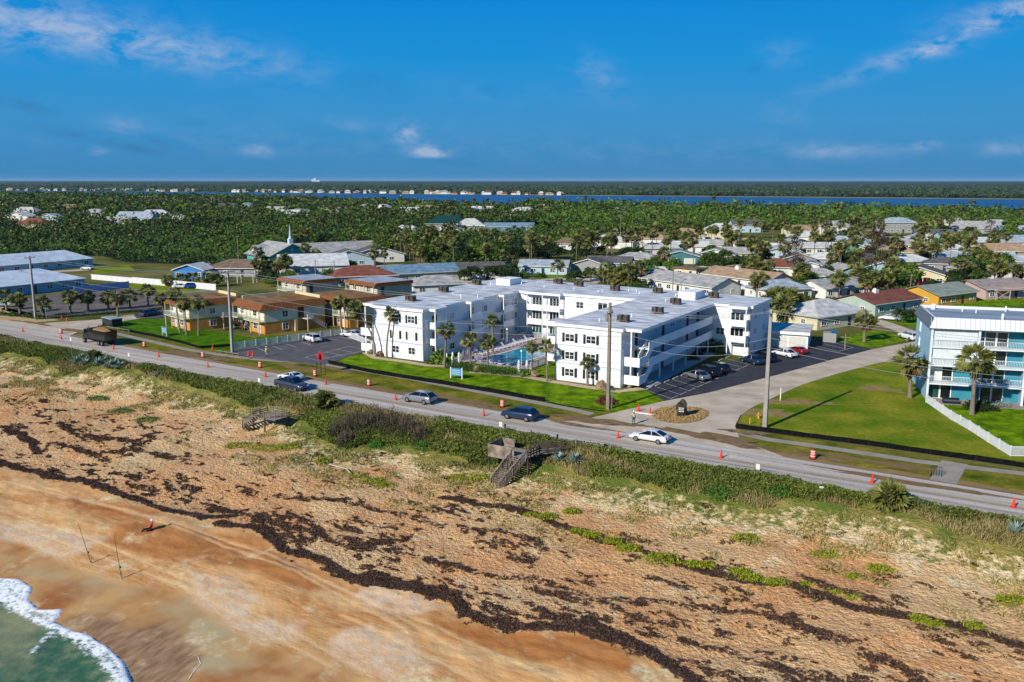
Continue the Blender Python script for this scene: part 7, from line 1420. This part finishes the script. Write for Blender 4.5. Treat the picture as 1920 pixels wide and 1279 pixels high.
# ================================================================ DUNE PLANTS
def blades(u, w, hmin, hmax, wid, rg, lean=.35):
    n = len(u); z = sand_z(u, w); B = np.stack([u * U.x + w * W.x, u * U.y + w * W.y, z], -1); a = rg.uniform(0, 6.28, n); H_ = rg.uniform(hmin, hmax, n)
    s = np.stack([np.cos(a), np.sin(a), 0 * a], -1) * (wid * rg.uniform(.6, 1.4, n) * .5)[:, None]; tip = B + np.stack([rg.normal(size=n) * lean * H_, rg.normal(size=n) * lean * H_, H_], -1)
    V = np.stack([B - s, B + s, tip], 1).reshape(-1, 3); return V, np.arange(3 * n).reshape(-1, 3)
rg = np.random.RandomState(21)
uu = rg.uniform(-190, 12, 900000); dd = rg.uniform(.1, 16, 900000); ww = road_w(uu) - dd; ins_ = inpoly(uu, ww, VEG_POLY); d_ = pdist(uu, ww, VEG_LO)
pr = np.where(ins_, .35 + .65 * np.clip(d_ / 1.5, 0, 1), .0); kp = (rg.rand(len(uu)) < pr * .30) & (ins_ & (d_ + 2.6 * (fbm(uu * .22, ww * .5, 155, 4) - .30) > 1.35)); uu, ww, d_ = uu[kp], ww[kp], d_[kp]
zone = fbm(uu * .09, ww * .25, 150, 4); rightb = (uu > -62) & (d_ < 4.2); brown = (zone + np.where(rightb, .09, -.05) + rg.uniform(-.05, .05, len(uu)) > .56)
grn = M('dune_green', '#425318', .75, .4, .12, col2='#7f8a38', island=.55, trans=.15); brn_ = M('dune_straw', '#6a6434', .85, .35, .2, col2='#a89864', island=.65); 
V, Fc = blades(uu[~brown], ww[~brown], .25, .75, .22, rg, .5); npmesh('dune_scrub', V, Fc, grn, label='dense green ground scrub along the seaward road edge', cat='dune scrub', kind='stuff')
V, Fc = blades(uu[brown], ww[brown], .2, .7, .11, rg, .4); npmesh('dune_grass', V, Fc, brn_, label='dry olive-brown dune grass below the green scrub', cat='dune grass', kind='stuff')
lv = rg.rand(len(uu[~brown])) < .8; ug, wg = uu[~brown][lv], ww[~brown][lv]; mound = fbm(ug * .5, wg * .6, 170, 3)
P = np.stack([ug * U.x + wg * W.x, ug * U.y + wg * W.y, sand_z(ug, wg) + .15 + mound * .85], -1); V, Fc = tris(P, rg.uniform(.16, .36, len(P)), rg, .3); npmesh('dune_scrub_leaves', V, Fc, grn, label='leafy tops of the green dune scrub', cat='dune scrub', kind='stuff')
uu = rg.uniform(-185, 12, 220000); dd = rg.uniform(4, 22, 220000); ww = road_w(uu) - dd; ins_ = inpoly(uu, ww, VEG_POLY); d_ = pdist(uu, ww, VEG_LO); z_ = fbm(uu * .3, ww * .5, 160, 4); kp = (~ins_) & (z_ + rg.uniform(-.04, .04, len(uu)) > .49 + d_ * .008) & (rg.rand(len(uu)) < .6 * np.clip(1.2 - d_ / 14, 0, 1)); uu, ww = uu[kp], ww[kp]
V, Fc = blades(uu, ww, .12, .4, .12, rg, .6); npmesh('sparse_dune_grass', V, Fc, M('dune_sparse', '#58651c', .85, .4, .3, col2='#a89c58', island=.6), label='thin tufts of grass creeping down the pale dune face', cat='dune grass', kind='stuff')
def bz(x, y): p = beach(x, y); return p
succ = M('leaf_succulent', '#66760c', .7, .3, .5, col2='#a3a81c', island=.5); brg = M('leaf_bright', '#27520f', .7, .35, .4, col2='#4a7d1d', island=.5)
SUC = [(996, 962, 12, 8), (1026, 964, 17, 9), (1073, 955, 14, 8), (1088, 992, 14, 9), (1112, 1000, 15, 9), (1150, 1010, 14, 9), (1178, 1022, 20, 11), (1240, 1042, 30, 14), (1300, 1053, 13, 9), (1326, 1055, 14, 9), (1390, 1068, 18, 10), (1412, 1080, 18, 10), (1460, 1087, 23, 12), (1512, 1093, 13, 9), (1570, 1110, 18, 8), (1602, 1118, 18, 11), (1725, 1158, 18, 8), (1752, 1166, 17, 10), (1827, 1168, 14, 11), (700, 900, 22, 7), (725, 908, 20, 8), (675, 893, 16, 5), (605, 862, 12, 5), (860, 893, 18, 5), (900, 893, 18, 5), (450, 833, 25, 6), (500, 838, 28, 6), (540, 836, 22, 5), (230, 768, 22, 6), (280, 785, 22, 5), (185, 745, 18, 5), (1650, 1063, 22, 8), (1600, 1078, 10, 6), (1400, 1005, 22, 8), (1550, 1038, 26, 8), (1895, 1122, 24, 7), (870, 1080, 0, 0)]
SUC = sorted(SUC[:19]) + sorted(s_ for s_ in SUC[19:] if s_[2])
for i, (x, y, rx, ry) in enumerate(SUC):
    p = bz(x, y + ry * .5); m = (y - 338) / 33.0; r_ = 1.4 * rx / m; yel = i < 19
    bush(Vector((p.x, p.y, p.z - .08)), r_, min(.55, .32 + r_ * .12), int(260 + 260 * r_), succ if yel or i > 21 else brg, '%s yellow-green clump from the left along the upper weed line' % ORD[i] if i < 19 else '%s low creeping plant from the left on bare sand below the dune' % ORD[i - 19], 'beach_plant', 'plant', .17, 'succulent clumps on the upper beach', 300 + i, (1, .62))
BIG = [(640, 800, 26, 1.6), (668, 795, 26, 2.2), (700, 792, 28, 2.5), (735, 796, 26, 2.3), (765, 802, 22, 1.8), (650, 820, 18, 1.2), (790, 812, 18, 1.3)]
sg_ = M('leaf_seagrape', '#1f2716', .6, .4, .5, col2='#5a5a3c', island=.7)
twg = M('bare_twigs', '#4c3c34', .9, .3, 2, col2='#7d6a5c')
for i, (x, y, rx, h) in enumerate(BIG):
    p = bz(x, y + 12); tb = bush(Vector((p.x, p.y, p.z - .1)), rx / 13.5, h * 1.25, 2600, sg_, '%s dark twiggy shrub from the left in the big dune thicket' % ORD[i], 'dune_shrub', 'shrub', .17, 'dark shrubs of the big dune thicket', 500 + i); q = MB()
    for k in range(46): a = rnd.uniform(0, 6.28); r_ = rnd.random() ** .5 * rx / 15; z_ = h * 1.25 * math.sqrt(max(.05, 1 - (r_ * 13.5 / rx) ** 2)); q.tube([(r_ * math.cos(a), r_ * math.sin(a), z_ * .6), (r_ * 1.1 * math.cos(a) + rnd.uniform(-.2, .2), r_ * 1.1 * math.sin(a), z_ + rnd.uniform(.2, .8))], [.03, .012], 4, cap=False)
    q.build('twigs', twg, tb)
for i, (x, y, r_) in enumerate(((706, 836, 1.1), (792, 838, 1.8), (1348, 925, 1.8), (1460, 925, 1.4), (100, 672, 3), (700, 1, 0))):
    if r_: p = bz(x, y); bush(p, r_, .8, 900, brg, ('bright green bush low in front of the thicket, small', 'bright green bush right of the thicket', 'bright green round bush on the right-hand dune', 'bright green bush farther right on the dune', 'bright green mat of leaves at the far left dune')[i], 'green_bush', 'bush', .18, seed=600 + i)
def spiky(p, r, n, mat, label, name, cat, wid=.12, up=.25, grp=None):
    g = random.Random(n + int(p.x)); t = thing(name, label, cat, p, 0, grp); q = MB()
    for i in range(n):
        a = g.uniform(0, 6.28); e = g.uniform(up, 1.35); L_ = r * g.uniform(.75, 1.1); d = Vector((math.cos(a) * math.cos(e), math.sin(a) * math.cos(e), math.sin(e))); s = Vector((-math.sin(a), math.cos(a), 0)) * wid; m = d * L_ * .5 + Vector((0, 0, .06)); q.add([-s * .7, s * .7, m + s, d * L_ + Vector((0, 0, -.12)), m - s], [(0, 1, 2, 3, 4)])
    q.build('leaves', mat, t); return t
agv = M('leaf_agave', '#56706a', .6, .25, .6, col2='#93a99f', island=.4)
for i, (x, y, r_) in enumerate(((1048, 866, 1.3), (1078, 868, 1.4))): spiky(bz(x, y) + Vector((0, 0, .1)), r_, 34, agv, ('left' if i == 0 else 'right') + ' of two blue-grey agaves beside the dune steps', 'agave', 'agave', .13)
for i, (x, y) in enumerate(((142, 682), (152, 676), (160, 685), (171, 680), (182, 686), (193, 682), (203, 690), (213, 685), (222, 692))): spiky(bz(x, y) + Vector((0, 0, .1)), 1.7, 26, agv, '%s agave from the left in the patch below the dump truck' % ORD[i], 'agave', 'agave', .15, grp='agaves in the left dune patch')
spiky(bz(1905, 1000), 1.4, 26, agv, 'agave at the far right dune edge', 'agave', 'agave', .12)
def shrubpalm(px, py, s, label, hd=.8):
    p = bz(px, py); t = thing('palmetto', label, 'palm', p, 0)
    for k in range(3):
        c = ob('crown', PALM_M[(k + 1) % 5], t, (rnd.uniform(-.6, .6) * s, rnd.uniform(-.5, .5) * s, hd * s + k * .08 * s), rnd.uniform(0, 6)); c.scale = (s, s, s)
    MB().tube([(0, 0, -.2), (0, 0, hd * s + .3)], [.3, .2], 6).build('trunk', barkP, t)
shrubpalm(1662, 946, 1.05, 'bushy palmetto growing at the right road edge, casting shadow on the lane'); shrubpalm(612, 768, .95, 'brownish palmetto at the road edge above the thicket', 1.3); shrubpalm(176, 676, .8, 'dark palmetto rising from the agave patch')
t = spiky(bz(295, 706), 1.3, 40, M('leaf_dusty', '#4d5746', .7, .3, .5, col2='#8b917a', island=.5), 'grey-green spiky shrub at the road edge left of the small deck', 'spiky_shrub', 'shrub', .07)
tag(MB().tube([(0, 0, .1), (1.6, -.3, .15), (3.0, -.3, .12), (4.4, -1.2, .1)], .07, 6).build('driftwood', M('driftwood', '#b5a893', .9, .15, 2), None, bz(618, 872), AN), 'pale driftwood pole lying on the upper sand', 'driftwood')
# ================================================================ ANGLER'S GEAR AND PEOPLE
for i, (x, y, tx, ty) in enumerate(((171, 1056, 146, 980), (228, 1085, 214, 1005))):
    b = bz(x, y); tp = at_depth(tx, ty, b); t = thing('fishing_rod', ('left' if i == 0 else 'right') + ' fishing rod planted upright in the wet sand', 'fishing rod', b, 0, 'two fishing rods planted in the sand'); v = tp - b; MB().tube([(0, 0, -.1), v * .5, v], [.03, .022, .012], 6).build('rod', trimk, t); MB().cyl(.03, 0, -.1, .8, .045, n=6).build('holder', metal_grey, t); MB().cbox(v.x * .27 + .07, v.y * .27, v.z * .27, .12, .1, .16).build('reel', trimk, t)
skin_m = M('skin', '#9c6a4e', .6, .1, 4)
def person(label, p, rz, J, cloth, hat=None, extra=()):
    """J: joint name -> position; edges carry radii through the Skin modifier"""
    t = thing('person', label, 'person', p, rz); t.scale = (1.15,) * 3 if 'angler' in label else (1, 1, 1)
    R_ = dict(pelvis=.15, waist=.135, chest=.165, neck=.062, head0=.085, head1=.112, head2=.088, shL=.085, shR=.085, elL=.05, elR=.05, wrL=.034, wrR=.034, hiL=.1, hiR=.1, knL=.068, knR=.068, anL=.045, anR=.045, toL=.04, toR=.04)
    E_ = [('pelvis', 'waist'), ('waist', 'chest'), ('chest', 'neck'), ('neck', 'head0'), ('head0', 'head1'), ('head1', 'head2')]
    for s in 'LR': E_ += [('chest', 'sh' + s), ('sh' + s, 'el' + s), ('el' + s, 'wr' + s), ('pelvis', 'hi' + s), ('hi' + s, 'kn' + s), ('kn' + s, 'an' + s), ('an' + s, 'to' + s)]
    names = ['pelvis'] + [k for k in R_ if k != 'pelvis']; vs = [Vector(J[k]) for k in names]; rad = [R_[k] for k in names]; es = [(names.index(a), names.index(b)) for a, b in E_]
    for s in 'LR':                                   # five short finger chains from each wrist
        wv = Vector(J['wr' + s]); d = (wv - Vector(J['el' + s])).normalized(); sd = d.cross(Vector((0, 1, .3))).normalized(); pi = len(vs); vs.append(wv + d * .06); rad.append(.03); es.append((names.index('wr' + s), pi))
        for k, (o_, l_) in enumerate(((-.03, .07), (-.01, .085), (.01, .08), (.03, .065))): vs += [wv + d * .095 + sd * o_, wv + d * (.095 + l_) + sd * o_ * 1.2 + Vector((0, .015, 0))]; rad += [.010, .008]; es += [(pi, len(vs) - 2), (len(vs) - 2, len(vs) - 1)]
        vs += [wv + d * .06 + sd * .05, wv + d * .1 + sd * .07]; rad += [.011, .009]; es += [(pi, len(vs) - 2), (len(vs) - 2, len(vs) - 1)]
    def skinned(nm, V_, E2, rr_, mat, root=0):
        me = bpy.data.meshes.new(nm); me.from_pydata([tuple(v) for v in V_], E2, []); me.materials.append(mat); o = ob(nm, me, t); m = o.modifiers.new('skin', 'SKIN'); sv = me.skin_vertices[0].data if me.skin_vertices else None
        return o
    def grow(nm, V_, E2, rr_, mat):
        me = bpy.data.meshes.new(nm); me.from_pydata([tuple(v) for v in V_], E2, []); me.materials.append(mat); o = ob(nm, me, t); o.modifiers.new('skin', 'SKIN')
        if not me.skin_vertices:
            import bmesh
            bm = bmesh.new(); bm.from_mesh(me); bm.verts.layers.skin.verify(); bm.to_mesh(me); bm.free()
        for v, r_ in zip(me.skin_vertices[0].data, rr_): v.radius = (r_, r_ * .9); v.use_root = False
        me.skin_vertices[0].data[0].use_root = True; o.modifiers.new('sub', 'SUBSURF').levels = 1; o.modifiers['sub'].render_levels = 2; return o
    grow('body', vs, es, rad, skin_m)
    def garment(nm, keys, edges, mat, k=1.16, cut=None):
        kk = list(keys); V_ = [Vector(J[a]) if not isinstance(a, tuple) else Vector(J[a[0]]).lerp(Vector(J[a[1]]), a[2]) for a in kk]; rr_ = [(R_[a] if not isinstance(a, tuple) else R_[a[0]] * (1 - a[2]) + R_[a[1]] * a[2]) * k for a in kk]; grow(nm, V_, edges, rr_, mat)
    sk = ['waist', 'pelvis', 'chest', 'shL', 'shR', ('shL', 'elL', .6), ('shR', 'elR', .6)]; garment('shirt', sk, [(1, 0), (0, 2), (2, 3), (2, 4), (3, 5), (4, 6)], cloth[0])
    tk = ['pelvis', 'hiL', 'hiR', 'knL', 'knR', ('knL', 'anL', .85), ('knR', 'anR', .85)]; garment('trousers', tk, [(0, 1), (0, 2), (1, 3), (2, 4), (3, 5), (4, 6)], cloth[1], 1.2)
    for s in 'LR': a, b = Vector(J['an' + s]), Vector(J['to' + s]); MB().bar(a - (b - a) * .35 - Vector((0, 0, .03)), b + (b - a) * .25, .11, .1).build('shoe', trimk, t)
    h = Vector(J['head1']); f_ = Vector(J.get('face', (0, 1, 0))); s_ = f_.cross(Vector((0, 0, 1))).normalized()
    MB().blob(h + Vector((0, 0, .05)) - f_ * .02, (.125, .13, .11), 3, 10, 7, .03).build('hat' if hat else 'hair', hat or M('hair_dark', '#1f1712', .9, .2, 5), t)
    fc = MB().cbox(*(h + f_ * .115 - Vector((0, 0, .02))), .03, .03, .045); fc.build('nose', skin_m, t)
    fc = MB(); [fc.cbox(*(h + f_ * .1 + s_ * k - Vector((0, 0, -.01))), .022, .022, .016) for k in (-.04, .04)]; fc.build('eyes', trimk, t)
    fc = MB().cbox(*(h + f_ * .1 - Vector((0, 0, .065))), .05, .02, .012); fc.build('mouth', M('lips', '#7a3b34', .6, .1, 5), t)
    for nm, mb_, mt_ in extra: mb_.build(nm, mt_, t)
    return t
ST = dict(pelvis=(0, 0, .95), waist=(0, 0, 1.12), chest=(0, 0, 1.35), neck=(0, .0, 1.5), head0=(0, .02, 1.58), head1=(0, .02, 1.66), head2=(0, .02, 1.75), shL=(-.19, 0, 1.42), shR=(.19, 0, 1.42), elL=(-.27, .03, 1.15), elR=(.27, .03, 1.15), wrL=(-.2, .22, 1.05), wrR=(.2, .22, 1.05), hiL=(-.1, 0, .9), hiR=(.1, 0, .9), knL=(-.13, .02, .5), knR=(.13, .02, .5), anL=(-.15, 0, .09), anR=(.15, 0, .09), toL=(-.16, .15, .04), toR=(.16, .15, .04))
hiv = M('vest_yellow', '#9fc414', .6, .1, 3); jeans = M('jeans', '#2f4a5c', .85, .15, 4); hw_ = M('helmet_white', '#d5d6d6', .4, .05, 3); khaki = M('pale_trousers', '#8f8f8a', .85, .1, 4)
vw = M('vest_white', '#c9cdb8', .7, .1, 3)
person('road worker in white vest and blue jeans standing at the side street mouth', uv2(*touw(at(1188, 797)), .12), R(20), ST, (vw, jeans), hw_, [('vest_band', MB().lathe([(.2, 1.18), (.205, 1.25)], n=12), hiv)])
person('road worker in yellow vest and pale trousers standing in the left car park', uv2(*touw(at(500, 669)), .1), R(-40), ST, (hiv, khaki), hw_)
SE_ = dict(pelvis=(0, 0, .42), waist=(0, -.1, .58), chest=(0, -.22, .8), neck=(0, -.26, .97), head0=(0, -.25, 1.05), head1=(0, -.24, 1.13), head2=(0, -.24, 1.22), shL=(-.19, -.22, .88), shR=(.19, -.22, .88), elL=(-.26, 0, .66), elR=(.26, 0, .66), wrL=(-.2, .22, .62), wrR=(.2, .22, .62), hiL=(-.1, .04, .4), hiR=(.1, .04, .4), knL=(-.14, .46, .46), knR=(.14, .46, .46), anL=(-.15, .72, .1), anR=(.15, .72, .1), toL=(-.16, .87, .05), toR=(.16, .87, .05))
bp = bz(281, 1000); rs = M('shirt_red', '#b3121c', .75, .1, 3); dkt = M('dark_trousers', '#1c1e24', .85, .1, 4)
person('angler in red shirt and white cap sitting back on the wet sand', bp + Vector((0, 0, .02)), R(105), SE_, (rs, dkt), hw_)
t = thing('beach_chair', 'low red folding chair under the seated angler', 'chair', bp, R(105)); MB().box(-.26, .26, -.12, .3, .26, .29).build('seat', rs, t); MB().add([(-.26, -.12, .28), (.26, -.12, .28), (.26, -.48, .95), (-.26, -.48, .95)], [(0, 1, 2, 3)]).build('backrest', rs, t); q = MB(); [q.bar((x, -.4, 0), (x, .3, .29), .03).bar((x, .3, 0), (x, -.12, .28), .03) for x in (-.27, .27)]; q.build('frame', metal_grey, t)
